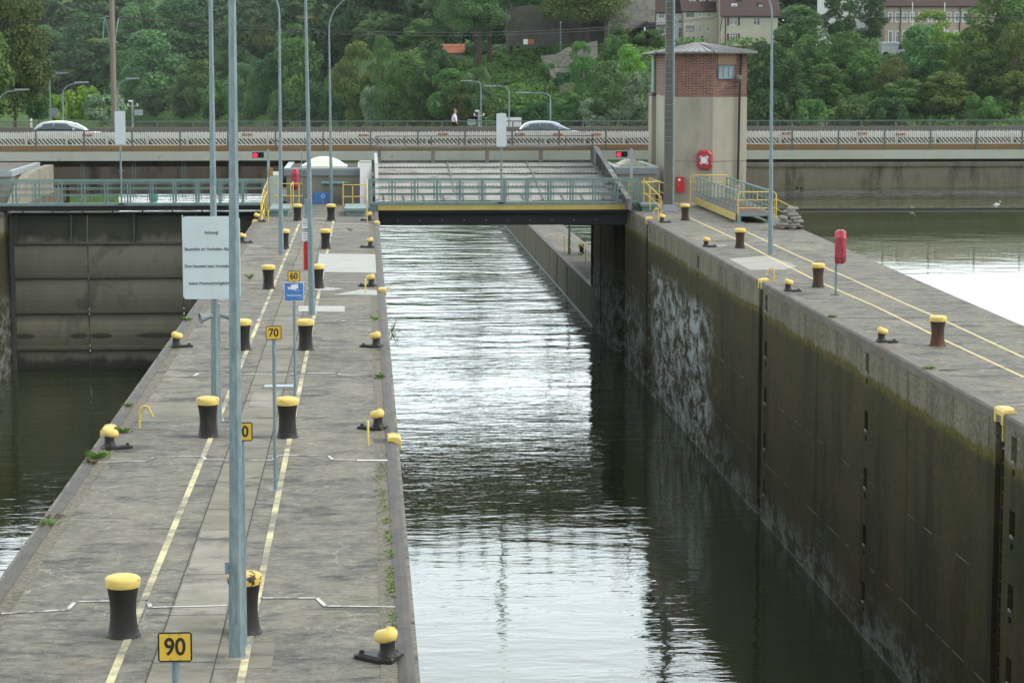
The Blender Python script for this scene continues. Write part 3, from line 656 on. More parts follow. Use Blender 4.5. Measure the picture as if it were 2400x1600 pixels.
# ================================================================== FOOTBRIDGES
def footbridge(xa, xb, label, yellow):
    Y0, Y1, Z = 110.5, 111.75, .36
    r = empty('footbridge', ((xa + xb) / 2, 111, Z), label, 'footbridge', 'footbridges over the lock chambers')
    MB().box(xa, xb, Y0, Y1, Z - .05, Z).build('deck', M['green_paint'], r)
    MB().box(xa, xb, Y0 - .06, Y0, .29, .42).build('toe_board', M['green_paint'], r)
    if yellow:
        MB().box(.57, 12.6, Y0 - .03, Y0 + .1, .03, .289).build('yellow_girder', M['girder_y'], r)
        MB().box(.6, 12.55, Y0 + .1, Y1, -.12, .3).build('girder', M['dark_steel'], r)
        MB().box(.62, 12.5, Y0 + .5, Y0 + .8, -.72, -.12).build('under_girder', M['dark_steel'], r)
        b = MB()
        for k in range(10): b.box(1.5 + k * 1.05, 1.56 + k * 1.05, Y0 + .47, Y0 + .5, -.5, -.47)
        b.build('light_dots', M['galv_pale'], r)  # pale boxes standing in for light that shows through small holes
        MB().tube([(.8, 112.0, -.75), (9, 112.0, -.75), (12.5, 112.0, -.82)], .035, 8).build('pipe', M['dark_steel'], r)
        for x0, x1 in ((xa, .55), (12.62, xb)): MB().box(x0, x1, Y0, Y1, .0, .3).build('bearing', M['green_paint'], r)
    else:
        MB().box(xa, xb, Y0 + .05, Y1, .06, .30).build('girder', M['dark_steel'], r)
    n = round((xb - xa) / 1.07); step = (xb - xa) / n
    for j, Y in enumerate((Y0 - .03, Y1)):
        b = MB(); b.box(xa, xb, Y - .03, Y + .03, Z + 1.07, Z + 1.12); b.box(xa, xb, Y - .02, Y + .02, Z + .96, Z + .99)
        for z in (.70, .40): b.tube([(xa, Y, Z + z), (xb, Y, Z + z)], .02, 6)
        b.build('rails', M['green_paint'], r)
        for k in range(n + 1):
            x = xa + k * step; b = MB().box(x - .035, x + .035, Y - .035, Y + .035, Z - .05, Z + 1.07)
            if k < n:
                for xf in (x + .13, x + step - .16): MB().box(xf, xf + .03, Y - .012, Y + .012, Z + .12, Z + .97).build('frame_bar', M['green_paint'], r)
            if k == 0 or k == n: b.box(x - .05, x + .05, Y - .04, Y + .04, Z, Z + 1.07)
            b.build('post', M['green_paint'], r)
    return r
M['girder_y'] = pm('flaking_yellow_girder', (.50,.40,.13), (.44,.34,.11), 2, .6, 0, 0, .3, (.05,.045,.03), 2.4, (.66,.7))
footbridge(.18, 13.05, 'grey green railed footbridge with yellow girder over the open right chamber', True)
footbridge(-17.6, -4.75, 'grey green railed footbridge over the closed left gate, black underneath', False)

def tube_rail(name, polys, label, cat='railing', mat='rail_yellow', r=.022, group=None):
    o = empty(name, polys[0][0], label, cat, group)
    for i, pl in enumerate(polys): MB().tube(pl, r, 6).build('post' if len(pl) == 2 and abs(pl[0][2] - pl[1][2]) > .5 and abs(pl[0][0] - pl[1][0]) + abs(pl[0][1] - pl[1][1]) < .2 else 'rail', M[mat], o)
    return o
def landing(x0, x1, y0, y1, label):
    r = empty('landing', ((x0 + x1) / 2, (y0 + y1) / 2, 0), label, 'steps', 'landings at the footbridge ends')
    MB().box(x0, x1, y0, y1, .24, .36).build('platform', M['green_paint'], r)
    MB().box(x0 + .08, x1 - .08, y0 + .12, y1, .0, .24).build('base', M['green_paint'], r)
    return r
landing(-4.42, -3.48, 106.6, 110.45, 'grey green landing step left of the pier at footbridge end')
landing(-.98, .02, 106.6, 110.45, 'grey green landing step right of the pier at footbridge end')
landing(12.95, 13.7, 109.2, 110.45, 'small landing at the right bank end of the footbridge')
tube_rail('yellow_railing', [[(-4.62,103.3,0),(-4.62,106.6,.36)], [(-4.62,103.3,.9),(-4.62,106.6,1.3),(-4.62,110.4,1.42)], [(-4.62,103.3,.45),(-4.62,106.6,.85),(-4.62,110.4,.95)],
    [(-4.62,103.3,0),(-4.62,103.3,.9)], [(-4.62,104.9,0),(-4.62,104.9,1.1)], [(-4.62,106.6,0),(-4.62,106.6,1.32)], [(-4.62,108.5,.1),(-4.62,108.5,1.37)], [(-4.62,110.4,.1),(-4.62,110.4,1.6)]],
    'yellow stair railing left edge of pier below the red traffic light', group='yellow railings at the landings')
tube_rail('yellow_railing', [[(-3.42,107,.36),(-3.42,107,1.4)], [(-3.42,110.4,.36),(-3.42,110.4,1.4)], [(-4.35,110.6,1.3),(-2.98,110.6,1.3)], [(-4.35,110.6,.72),(-2.98,110.6,.72)], [(-3.15,110.6,.0),(-3.15,110.6,1.3)], [(-3.42,107,1.38),(-3.42,110.4,1.38)]],
    'yellow railing on the pier beside the red lifebuoy box', group='yellow railings at the landings')
tube_rail('yellow_railing', [[(-1.06,109.3,.0),(-1.06,109.3,1.45)], [(-1.06,110.2,1.25),(.05,110.2,1.25)], [(-1.06,110.2,.7),(.05,110.2,.7)], [(-.62,110.2,.3),(-.62,110.2,1.2)], [(.06,106.6,.0),(.06,106.6,1.5)], [(.06,102.6,.0),(.06,102.6,.95)], [(.06,102.6,.95),(.06,106.6,1.5),(.06,110.4,1.5)], [(.06,102.6,.5),(.06,106.6,.9)]],
    'yellow railing round right pier landing before the raised gate', group='yellow railings at the landings')
tube_rail('yellow_railing', [[(13.22,110.4,.0),(13.22,110.4,1.55)], [(13.35,109.0,.1),(13.35,109.0,1.1)], [(13.62,107.1,.0),(13.62,107.1,.8)], [(13.22,110.4,1.4),(13.62,107.1,.8)], [(13.22,110.4,.85),(13.62,107.1,.35)], [(13.0,110.6,1.3),(14.15,111.6,1.3)], [(14.1,111.6,.0),(14.1,111.6,1.3)], [(13.0,112,.7),(14.1,111.6,.7)], [(12.7,112.3,.0),(12.7,112.3,1.25)], [(12.7,112.3,1.25),(14.1,111.6,1.3)]],
    'yellow stair railing at right bank end of the footbridge', group='yellow railings at the landings')
tube_rail('yellow_railing', [[(14.15,116,.0),(14.15,116,1.25)], [(14.15,116,1.25),(14.9,114,1.0)], [(14.15,116,.75),(14.9,114,.5)], [(14.15,116,.3),(14.9,114,.1)]],
    'short yellow railing left of the tower foot behind the steel mast', group='yellow railings at the landings')

# ================================================================== GATEHOUSES
def gatehouse(x0, x1, y0, y1, ztop, label, dome, dx):
    r = empty('gatehouse', ((x0 + x1) / 2, y0, 0), label, 'machine house', 'low machine houses beside the gates')
    MB().box(x0 + .12, x1 - .12, y0 + .1, y1, 0, ztop - .3).build('wall', M['concrete'], r)
    MB().box(x0, x1, y0 - .03, y1, ztop - .32, ztop - .02).build('fascia', M['fascia'], r)
    b = MB(); b.box(x0, x1, y0 - .03, y0 + .3, ztop - .02, ztop + .06); b.box(x0, x0 + .3, y0 + .3, y1, ztop - .02, ztop + .06); b.box(x1 - .3, x1, y0 + .3, y1, ztop - .02, ztop + .06)
    b.build('parapet', M['galv_pale'], r)
    MB().box(x0 + .3, x1 - .3, y0 + .3, y1, ztop - .02, ztop + .0).build('roof', M['concrete_dark'], r)
    cx, w2, hh = dx; b = MB(); n = 16; m = 8; vs = []; fs = []
    for j in range(m + 1):
        t = j / m
        for i in range(n + 1):
            u = i / n * 2 - 1; v = t * 2 - 1; vs.append((cx + u * w2, y0 + 2.4 + v * 1.1, ztop + .06 + hh * (1 - abs(u) ** 2.2) * (1 - abs(v) ** 2.2) + .03))
    for j in range(m):
        for i in range(n): fs.append((j*(n+1)+i, j*(n+1)+i+1, (j+1)*(n+1)+i+1, (j+1)*(n+1)+i))
    b.add(vs, fs, True); b.box(cx - w2 - .05, cx + w2 + .05, y0 + 1.25, y0 + 3.55, ztop, ztop + .09); b.build('skylight', M[dome], r)
    return r
M['fascia'] = pm('slate_grey_fascia', (.19,.215,.225), (.15,.17,.18), 2, .6); M['dome'] = pm('white_skylight_dome', (.68,.68,.60), (.6,.6,.52), 1, .4); M['dome_old'] = pm('yellowed_skylight_dome', (.40,.38,.24), (.34,.32,.2), 2, .5)
gh = gatehouse(-4.06, -.1, 116.6, 124, 1.71, 'low concrete machine house with white skylight dome at the end of the middle pier', 'dome', (-2.1, 1.12, .46))
MB().tube([(-2.2, 116.5, 1.02), (-.65, 116.5, 1.02)], .09, 8).build('roller_shutter', M['green_paint'], gh)
MB().box(-4.7, -4.3, 115.0, 119, 0, 1.5).build('side_wall', M['concrete_pale'], gh)
gatehouse(12.55, 14.75, 117.2, 124, 1.72, 'low machine house with yellowed skylight dome squeezed beside the brick tower', 'dome_old', (13.55, .62, .26))
lad = empty('ladder', (-3.1, 116.4, 0), 'grey rung ladder leaning at the machine house with white dome', 'ladder')
for x in (-3.18, -2.78): MB().tube([(x, 116.3, 0), (x, 116.5, 2.72 if x < -3 else 1.75)], .022, 6).build('rail', M['galv'], lad)
b = MB()
for k in range(9): b.tube([(-3.18, 116.33, .2 + k * .24), (-2.78, 116.33, .2 + k * .24)], .015, 6)
b.build('rungs', M['galv'], lad)
cab = empty('cabinet', (-2.2, 116.2, 0), 'blue steel cabinet with round white symbol and orange triangle under skylight house', 'cabinet')
MB().box(-2.59, -1.75, 116.1, 116.5, 0, .58).build('body', M['sign_blue'], cab, .01)
cab_s = MB().lathe([(.1, 0), (.1, .006)], 20, (-2.12, 116.1, .40), ax=Matrix.Rotation(R(90), 3, 'X')).build('symbol', M['white_plate'], cab)
MB().lathe([(.055, 0), (.055, .004)], 16, (-2.12, 116.094, .40), ax=Matrix.Rotation(R(90), 3, 'X')).build('figure', M['sign_blue'], cab_s)
MB().prism([(-2.19, .13), (-2.05, .13), (-2.12, .26)], 116.09, 116.1, 'y').build('triangle', M['plank_orange'], cab)
MB().box(-2.17, -2.07, 116.09, 116.1, .02, .11).build('label_plate', M['galv_pale'], cab)

def signal(px, X, label):
    Y = 112.0; r = empty('traffic_light', (X, Y, 0), label, 'traffic light', 'red and dark ship signals')
    MB().box(X - .06, X + .06, Y - .06, Y + .06, 0, 2.86, .01).build('post', M['galv_pale'], r)
    MB().box(X - .75, X + .06, Y + .04, Y + .1, 2.72, 2.78).build('arm', M['galv_pale'], r)
    for k, lit in ((0, True), (1, False)):
        x = X - .62 + k * .28; h = MB().box(x - .135, x + .135, Y - .1, Y + .05, 2.46, 2.74, .03).build('lamp_housing', M['sign_black'], r)
        MB().lathe([(.112, 0), (.1, .03), (.05, .045)], 20, (x, Y - .1, 2.59), ax=Matrix.Rotation(R(90), 3, 'X')).build('lens', M['lamp_red' if lit else 'dark_lens'], h)
        b = MB(); n = 12
        vs = [(x + .12 * math.cos(math.pi * i / n), Y - .1 - d, 2.59 + .12 * math.sin(math.pi * i / n)) for d in (0, .16) for i in range(n + 1)]
        b.add(vs, [(i, i + 1, n + 2 + i, n + 1 + i) for i in range(n)]); b.build('hood', M['sign_black'], h)
    return r
M['dark_lens'] = pm('dark_lens', (.015,.02,.02), (.02,.025,.025), 5, .15)
s1 = signal(628, -4.63, 'ship signal with one red lamp lit on post at left end of middle pier'); MB().box(-4.6, -4.42, 111.9, 112.1, 1.6, 1.98).build('orange_box', M['plank_orange'], s1)
signal(1483, 12.8, 'ship signal with one red lamp lit between raised gate and tower')

def blank_sign(x0, x1, y0, y1, Yd, zbot, label):
    a, c = D(x0, y1, Yd), D(x1, y0, Yd); r = empty('blank_sign', ((a.x + c.x) / 2, Yd, zbot), label, 'sign', 'tall pale blank panels on poles')
    b = MB(); b.box(a.x, c.x, Yd - .03, Yd + .03, a.z, c.z, .04); b.build('panel', M['white_plate'], r)
    MB().box(a.x + .02, c.x - .02, Yd - .034, Yd - .03, a.z + .02, c.z - .02).build('panel_face', M['panel_face'], r)
    xm = (a.x + c.x) / 2; p = MB().tube([(xm, Yd + .02, zbot), (xm, Yd + .02, c.z + .05)], .045, 10).build('pole', M['galv'], r)
    MB().lathe([(.09, 0), (.09, .05)], 12, (xm, Yd + .02, zbot + 1.55)).build('collar', M['galv'], p); MB().box(xm - .15, xm + .15, Yd - .08, Yd + .1, zbot, zbot + .05).build('foot', M['dark_steel'], p)
M['panel_face'] = pm('blank_panel_face', (.55,.63,.64), (.5,.58,.59), 1.5, .5)
blank_sign(270, 293, 261, 339, 110.4, .36, 'tall blank pale panel on a pole on the left footbridge')
blank_sign(1163.5, 1186.5, 266, 344, 110.4, .36, 'tall blank pale panel on a pole at middle of the right footbridge')

# ================================================================== TOWER
def tower():
    r = empty('control_tower', (17.3, 118, 0), 'concrete and red brick control tower with flat overhanging roof beside the lock', 'tower')
    A, B_, C_, D_, E_ = (15.95, 128.6), (15.25, 117.2), (17.42, 116.6), (19.22, 117.1), (19.35, 128.6)
    zc, zt = 5.27, 7.42
    low = [(15.95, 128.6), B_, C_, D_, E_]
    b = MB(); b.prism(low, 0, zc, 'z'); b.build('concrete_shaft', M['tower_conc'], r)
    off = .0
    b = MB(); b.prism([A, (B_[0] + .02, B_[1] + .02), (C_[0], C_[1] + .02), (D_[0] - .02, D_[1] + .02), E_], zc, zt, 'z'); b.build('brick_storey', M['brick'], r)
    b = MB(); e = .42
    ring = [(A[0] - e - .2, A[1] + e), (B_[0] - e - .3, B_[1] - e), (C_[0], C_[1] - e), (D_[0] + e, D_[1] - e), (E_[0] + e, E_[1] + e)]
    b.prism(ring, zt, zt + .10, 'z'); b.build('soffit', M['steel_brown'], r)
    b = MB(); apex = (17.5, 122.5, zt + .62)
    for i in range(5):
        p, q = ring[i], ring[(i + 1) % 5]; b.quad((p[0], p[1], zt + .1), (q[0], q[1], zt + .1), apex)
    n = 26
    for i in range(1, 3):
        p, q = ring[i], ring[i + 1]
    b.build('roof', M['roof_metal'], r)
    b = MB()
    for i in range(1, 3):
        p, q = Vector((*ring[i], zt + .12)), Vector((*ring[i + 1], zt + .12))
        for k in range(9):
            s = p.lerp(q, k / 8); b.bar(s, s.lerp(Vector(apex), .93), .05, .05)
    b.bar((*ring[1], zt + .06), (*ring[2], zt + .06), .12, .09); b.bar((*ring[2], zt + .06), (*ring[3], zt + .06), .12, .09); b.bar((*ring[0], zt + .06), (*ring[1], zt + .06), .12, .09)
    b.build('roof_edge', M['roof_metal'], r)
    # window on the right facet
    d = Vector((D_[0] - C_[0], D_[1] - C_[1], 0)).normalized(); nrm = Vector((d.y, -d.x, 0)); base = Vector((C_[0], C_[1], 0)); rot = Matrix((d, -nrm, Vector((0, 0, 1)))).transposed()
    F = lambda u, z, o=0: base + d * u + nrm * o + Vector((0, 0, z))
    wz, wu = 6.5, .69
    wf = MB(); 
    for uu, zz, su, sz in ((wu, wz + .31, .84, .05), (wu, wz - .31, .84, .05), (wu - .40, wz, .05, .6), (wu + .40, wz, .05, .6), (wu - .14, wz, .03, .6), (wu + .14, wz, .03, .6)):
        wf.cbox(F(uu, zz, .03), (su, .06, sz), rot)
    wo_ = wf.build('window', M['win_blue'], r); MB().cbox(F(wu, wz, .012), (.78, .03, .58), rot).build('pane', M['glass_grey'], wo_)
    MB().cbox(F(wu + .05, wz + .68, .004), (1.0, .03, .62), rot).build('lintel', M['pale_brick'], r)
    # cable pipe and floodlight
    b = MB(); b.tube([F(1.52, zt, .1), F(1.43, 6.4, .12), F(1.40, 5.2, .12), F(1.36, 0.9, .12)], .06, 8); b.build('downpipe', M['sign_black'], r)
    fl = MB().lathe([(.05, 0), (.19, .06), (.2, .12), (.17, .2), (.06, .24)], 16, F(1.28, 6.18, .16), ax=Matrix.Rotation(R(90), 3, 'X')).build('floodlight', M['steel_brown'], r)
    MB().cbox(F(1.2, 5.78, .15), (.4, .05, .05), rot).build('bracket', M['sign_black'], fl)
    # glazed bay on the left flank
    MB().box(15.74, 15.98, 127.3, 128.3, zc + .1, zt - .05).build('side_window', M['green_paint'], r)
    MB().box(15.62, 16.0, 127.0, 128.56, zc - .1, zc + .1).build('ledge', M['steel_brown'], r)
    MB().box(15.62, 16.1, 127.1, 128.55, 0, zc - .1).build('annex', M['tower_conc'], r)
    b = MB(); b.box(C_[0] - .03, C_[0] + .03, C_[1] - .012, C_[1] + .03, 0, zc); b.build('corner_joint', M['tower_conc'], r)
    b = MB().bar((B_[0], B_[1] - .004, 2.06), (C_[0], C_[1] - .004, 2.04), .012, .02); b.bar((C_[0], C_[1] - .004, 2.04), (D_[0], D_[1] - .004, 2.06), .012, .02); b.build('crack_line', M['concrete_dark'], r)
    return r
M['win_blue'] = pm('blue_window_frame', (.16,.28,.36), (.13,.24,.32), 5, .5); M['pale_brick'] = pm('pale_brick_arch', (.36,.24,.14), (.27,.19,.13), 6, .9, 0, .2, .2, None, 1, (.5, .7), (4, 4, .6))
tower()
def ring_case(loc, rz, post, label, mat='red'):
    """octagonal lifebuoy case; front faces -Y before rotation"""
    r = empty('lifebuoy_box', loc, label, 'lifebuoy box', 'red lifebuoy boxes'); o = []
    w2, h2, c = .4, .5, .2; zc = 1.45 if post else 0
    oct_ = [(-w2, -h2 + c), (-w2 + c, -h2), (w2 - c, -h2), (w2, -h2 + c), (w2, h2 - c), (w2 - c, h2), (-w2 + c, h2), (-w2, h2 - c)]
    b = MB(); rings = [(.86, -.17), (1, -.09), (1, .0)]; back = [(1, .012), (1, .08), (.86, .16)]
    def shell(rr):
        m = MB(); vs = []; 
        for s, y in rr: vs += [(p[0] * s, y, zc + p[1] * s) for p in oct_]
        fs = [(i*8+k, i*8+(k+1) % 8, (i+1)*8+(k+1) % 8, (i+1)*8+k) for i in range(len(rr)-1) for k in range(8)]
        m.add(vs, fs); m.add(vs[:8], [tuple(range(8))]); m.add(vs[-8:], [tuple(range(8))[::-1]]); return m
    cover = shell(rings).build('cover', M[mat], None); o.append(cover); o.append(shell(back).build('case', M[mat], None))
    if not post:
        t = MB(); n = 28; mm = 8
        vs = [((.235 + .05 * math.cos(2*math.pi*j/mm)) * math.cos(2*math.pi*i/n), -.17 - .035 * math.sin(2*math.pi*j/mm), (.235 + .05 * math.cos(2*math.pi*j/mm)) * math.sin(2*math.pi*i/n)) for i in range(n) for j in range(mm)]
        t.add(vs, [(i*mm+j, ((i+1) % n)*mm+j, ((i+1) % n)*mm+(j+1) % mm, i*mm+(j+1) % mm) for i in range(n) for j in range(mm)], True)
        ringo = t.build('lifebuoy_emblem', M[mat], None); o.append(ringo)
        d = MB().lathe([(.18, .17), (.17, .19)], 24, (0, 0, 0), ax=Matrix.Rotation(R(90), 3, 'X')).build('notice', M['sign_white'], None); o.append(d)
        for a in (45, 135, 225, 315):
            g = MB()
            for k in range(5):
                t0, t1 = R(a - 17 + k * 6.8), R(a - 17 + (k + 1) * 6.8)
                g.quad(*[(q * math.cos(t), -.209, q * math.sin(t)) for q, t in ((.205, t0), (.265, t0), (.265, t1), (.205, t1))])
            o.append(g.build('white_band', M['sign_white'], None))
    else:
        o.append(MB().box(-.035, .035, .085, .15, 0, zc + .34).build('post', M['galv'], None)); o.append(MB().box(-.16, .16, .0, .26, 0, .02).build('foot', M['steel_brown'], None))
    r.rotation_euler.z = rz
    for k in o: k.parent = r
    return r
ring_case((17.0, 116.48, 2.13), R(-15), False, 'octagonal red lifebuoy box with white ring on the tower wall')
ring_case((14.2, 69, 0), R(79), True, 'red lifebuoy box on a post on right quay, seen edge on')
ring_case((-3.36, 111.8, 0), R(-90), True, 'red lifebuoy box on a post at left of machine house with white dome')
rb = empty('red_box', (15.95, 116.9, .9), 'bright red steel box with small white notice on the tower wall', 'wall box')
MB().box(15.62, 16.0, 116.55, 116.97, .50, 1.26, .015).build('body', M['bright_red'], rb)
MB().box(15.68, 15.8, 116.54, 116.55, 1.08, 1.18).build('notice', M['sign_white'], rb); MB().tube([(15.7, 116.54, .8), (15.7, 116.54, .88)], .015, 6).build('latch', M['galv_pale'], rb)
# steel mast with rungs
mast = empty('steel_mast', (14.3, 109.6, 0), 'tall square weathered steel mast with side rungs in front of the brick tower', 'mast')
b = MB(); x, y = 14.3, 109.6
def taper(b, x, y, z0, z1, w0, w1):
    return b.add([(x-w0,y-w0,z0),(x+w0,y-w0,z0),(x+w0,y+w0,z0),(x-w0,y+w0,z0),(x-w1,y-w1,z1),(x+w1,y-w1,z1),(x+w1,y+w1,z1),(x-w1,y+w1,z1)], [(0,3,2,1),(4,5,6,7),(0,1,5,4),(1,2,6,5),(2,3,7,6),(3,0,4,7)])
taper(b, x - .05, y, .3, 12.5, .18, .13); b.build('column', M['steel_brown'], mast)
b = MB(); taper(b, x, y, 0, .32, .43, .22); b.build('foot', M['fascia'], mast, .01)
b = MB().bar((x + .17, y - .12, .3), (x + .13, y - .1, 12.5), .09, .12); b.build('cable_rail', M['galv'], mast)
b = MB(); z = 3.2
while z < 12.4: b = MB(); b.box(x - .21, x + .24, y - .26, y - .235, z, z + .02); b.box(x + .215, x + .24, y - .235, y - .1, z, z + .02); b.build('rung', M['galv'], mast); z += .3

# ================================================================== GANGWAY
def gangway():
    xa, xb, y0, y1, z0, z1 = 16.22, 17.68, 101.0, 113.5, .42, .44
    r = empty('gangway', (17, 101, 0), 'spare green railed gangway with brown board deck and yellow girder laid on right quay', 'gangway')
    MB().box(xa, xb, y0, y1, .36, .42).build('deck', M['brown_wood'], r)
    MB().box(xa - .05, xa, y0 + .3, y1 + .3, .08, .40).build('yellow_girder', M['girder_y'], r); MB().box(xb, xb + .05, y0 + .3, y1, .08, .40).build('girder', M['dark_steel'], r)
    MB().box(xa - .02, xb + .1, y0 - .12, y0, .30, .42).build('end_beam', M['green_paint'], r)
    for x in (xa, xb):
        s = -1 if x == xa else 1; b = MB().bar((x, y0 + .1, 1.40), (x, y1, 1.40), .06, .05)
        for z in (.72, 1.06): b.tube([(x, y0 + .1, z), (x, y1, z)], .018, 6)
        b.build('handrail', M['green_paint'], r)
        for k in range(12):
            y = y0 + .1 + k * 1.13; b = MB().box(x - .03, x + .03, y - .03, y + .03, .42, 1.38); b.bar((x + s * .0, y, .85), (x - s * -.16, y + .0, .42), .03, .03); b.build('post', M['green_paint'], r)
    for x, y in ((xa + .05, y0 - .3), (xb - .1, y0 - .3), (xa + .1, y1 - .5), (xb - .1, y1 - .5)):
        b = MB().box(x - .05, x + .05, y - .05, y + .4, .06, .36); b.box(x - .2, x + .2, y - .12, y + .3, 0, .06); b.build('foot', M['green_paint'], r)
    for yy, zt, x0, x1 in ((y0 - .1, 1.36, xa - .0, xb + .22), (y1 + .1, 1.5, xa - .32, xb + .1)):
        g = MB(); rr = .1; P = [(x0, yy, .2), (x0, yy, zt - rr), (x0 + rr, yy, zt), (x1 - rr, yy, zt), (x1, yy, zt - rr), (x1, yy, .2)]
        g.tube(P, .024, 6); g.tube([(x0, yy, zt - .35), (x1, yy, zt - .35)], .02, 6); g.tube([(x0, yy, zt - .7), (x1, yy, zt - .7)], .02, 6); g.tube([((x0 + x1) / 2, yy, zt - .35), ((x0 + x1) / 2, yy, zt)], .02, 6)
        g.build('end_gate', M['rail_yellow'], r)
    g = MB(); g.tube([(17.95, 101.6, .2), (17.95, 101.6, 1.05), (18.55, 100.6, .72), (18.55, 100.6, .0)], .022, 6); g.tube([(17.95, 101.6, .62), (18.55, 100.6, .32)], .02, 6); g.build('stair_rail', M['rail_yellow'], r)
gangway()
# ================================================================== THINGS ON THE QUAYS
def make_bollard(body, head):
    r = empty('bollard', (0, 0, 0))
    MB().lathe([(.215, 0), (.212, .012), (.196, .03), (.178, .09), (.164, .18), (.156, .28), (.158, .38), (.168, .48), (.182, .56), (.192, .625)], 28).build('body', M[body], r)
    MB().lathe([(.200, .61), (.205, .618), (.214, .69), (.211, .716), (.19, .735), (.15, .748), (.08, .755), (.01, .757)], 28).build('cap', M[head], r)
    return r
def place(proto, spots, group, cat):
    for i, (x, y, rz, label) in enumerate(spots):
        o = proto if i == 0 else copy_tree(proto)
        o.location = (x, y, o.location.z); o.rotation_euler.z = rz; tag(o, label, cat, group)
def GB_(px, py, r=.2): p = G(px, py); return (p.x, p.y + r)      # centre of a round foot whose front touches py
BL = [GB_(*p) for p in ((286, 1499), (486.6, 1027), (569, 822), (628.8, 678.5), (666, 584.5), (696.9, 518.2))]
BR = [GB_(*p) for p in ((573, 1491), (673, 1028), (716, 822), (745, 677), (763, 584), (775.7, 518.2))]
BQ = [GB_(*p) for p in ((2201.8, 812.5), (1920, 674.4), (1736, 582.5), (1606.9, 517.8))]
GB = 'mooring bollards along the yellow lines'
nl = ['nearest in left row, behind the 90 sign', 'second in left row, beside the big notice board', 'third in left row, hidden partly by the big lamp post', 'fourth in left row, left of the 60 sign', 'fifth in left row, half behind a lamp post', 'farthest in left row, before the machine house']
place(make_bollard('black_iron', 'yellow'), [(*BL[i], i * 1.3, 'black bollard with yellow cap, ' + nl[i]) for i in range(6)], GB, 'bollard')
nr = ['', 'second in right row, right of the 70 sign pole', 'third in right row, right of the 60 sign pole', 'fourth in right row, behind the lamp post beside red column', 'fifth in right row, before the white slab patch', 'farthest in right row, before the blue cabinet']
place(make_bollard('black_iron', 'yellow'), [(*BR[i], i * 2.1, 'black bollard with yellow cap, ' + nr[i]) for i in range(1, 6)], GB, 'bollard')
place(make_bollard('black_iron', 'yellow_worn'), [(*BR[0], .4, 'black bollard with badly flaked yellow cap, half hidden behind the nearest lamp post')], GB, 'bollard')
nq = ['nearest on right quay, rustiest', 'second on right quay, beside the lifebuoy post', 'third on right quay, left of the lamp post', 'farthest on right quay, before the gangway']
place(make_bollard('rust_iron', 'yellow'), [(*BQ[i], i, 'rusty brown bollard with yellow cap, ' + nq[i]) for i in range(4)], GB, 'bollard')

def make_cleat():          # flange points to -x (inland of the pier's right edge)
    r = empty('mooring_cleat', (0, 0, 0))
    tri = [(.14, -.2), (.15, .2), (.0, .22), (-.36, .07), (-.40, .0), (-.36, -.07), (.0, -.22)]
    b = MB(); b.prism(tri, 0, .045, 'z'); 
    n = len(tri); c = [(p[0] * .8, p[1] * .8) for p in tri]
    b.add([(p[0], p[1], .045) for p in tri] + [(p[0], p[1], .07) for p in c], [(i, (i+1) % n, n+(i+1) % n, n+i) for i in range(n)] + [tuple(range(n, 2*n))])
    b.build('flange', M['black_iron'], r)
    for x, y in ((-.30, 0), (.07, .14), (.07, -.14)): MB().lathe([(.035, .06), (.035, .09), (.02, .1)], 8, (x, y, 0)).build('bolt', M['black_iron'], r)
    MB().lathe([(.14, .06), (.10, .1), (.088, .16), (.09, .26)], 20, (.02, 0, 0)).build('neck', M['black_iron'], r)
    h = MB(); prof = [(.02, .215), (.09, .222), (.118, .245), (.128, .285), (.122, .325), (.095, .362), (.05, .378), (.01, .38)]; n = 24; vs = []
    for rr, z in prof:
        for k in range(n):
            t = 2 * math.pi * k / n; vs.append((.02 + rr * math.cos(t) * 1.08 - .03 * (1 - abs(math.sin(t))) * (z > .24), rr * math.sin(t), z + .02 * math.cos(t)))
    h.add(vs, [(i*n+k, i*n+(k+1) % n, (i+1)*n+(k+1) % n, (i+1)*n+k) for i in range(len(prof)-1) for k in range(n)], True); h.add(vs[-n:], [tuple(range(n))], True)
    h.build('cap', M['yellow'], r)
    return r
GC = 'mushroom mooring cleats along the edges'
ck = make_cleat(); CR = [GB_(x, y, .12) for x, y in ((905, 1552), (884, 1008), (880, 815), (869, 672), (867, 581), (865, 517.5))]
CL = [GB_(x, y, .12) for x, y in ((258, 1054), (414, 815), (503, 690), (568.5, 570), (602, 520))]; CQ = [GB_(x, y, .12) for x, y in ((2070, 804), (1850, 684), (1657, 579.5), (1553, 522.5))]
kr = ['nearest, at the bottom of the picture', 'second from the front, beside a bent yellow bar', 'third from the front', 'fourth from the front, beside a yellow bar', 'fifth from the front, above the white slab patch', 'farthest, by the yellow railing']
place(ck, [(CR[i][0], CR[i][1], (i - 2) * .05 - .25, 'yellow capped cleat on right pier edge, ' + kr[i]) for i in range(6)], GC, 'mooring cleat')
kl = ['nearest, by green weeds', 'second, above the dark chamber water', 'third, hidden behind the notice board', 'fourth, just right of the big lamp post', 'farthest, at the foot of yellow stairs']
place(copy_tree(ck), [(*CL[i], math.pi + .2, 'yellow capped cleat on left pier edge, ' + kl[i]) for i in range(5)], GC, 'mooring cleat')
kq = ['nearest, before the rustiest bollard', 'second, beside a hooked yellow bar', 'third, left of a rusty bollard', 'farthest, by the stair railing']
place(copy_tree(ck), [(*CQ[i], math.pi - .1, 'yellow capped cleat on right quay edge, ' + kq[i]) for i in range(4)], GC, 'mooring cleat')

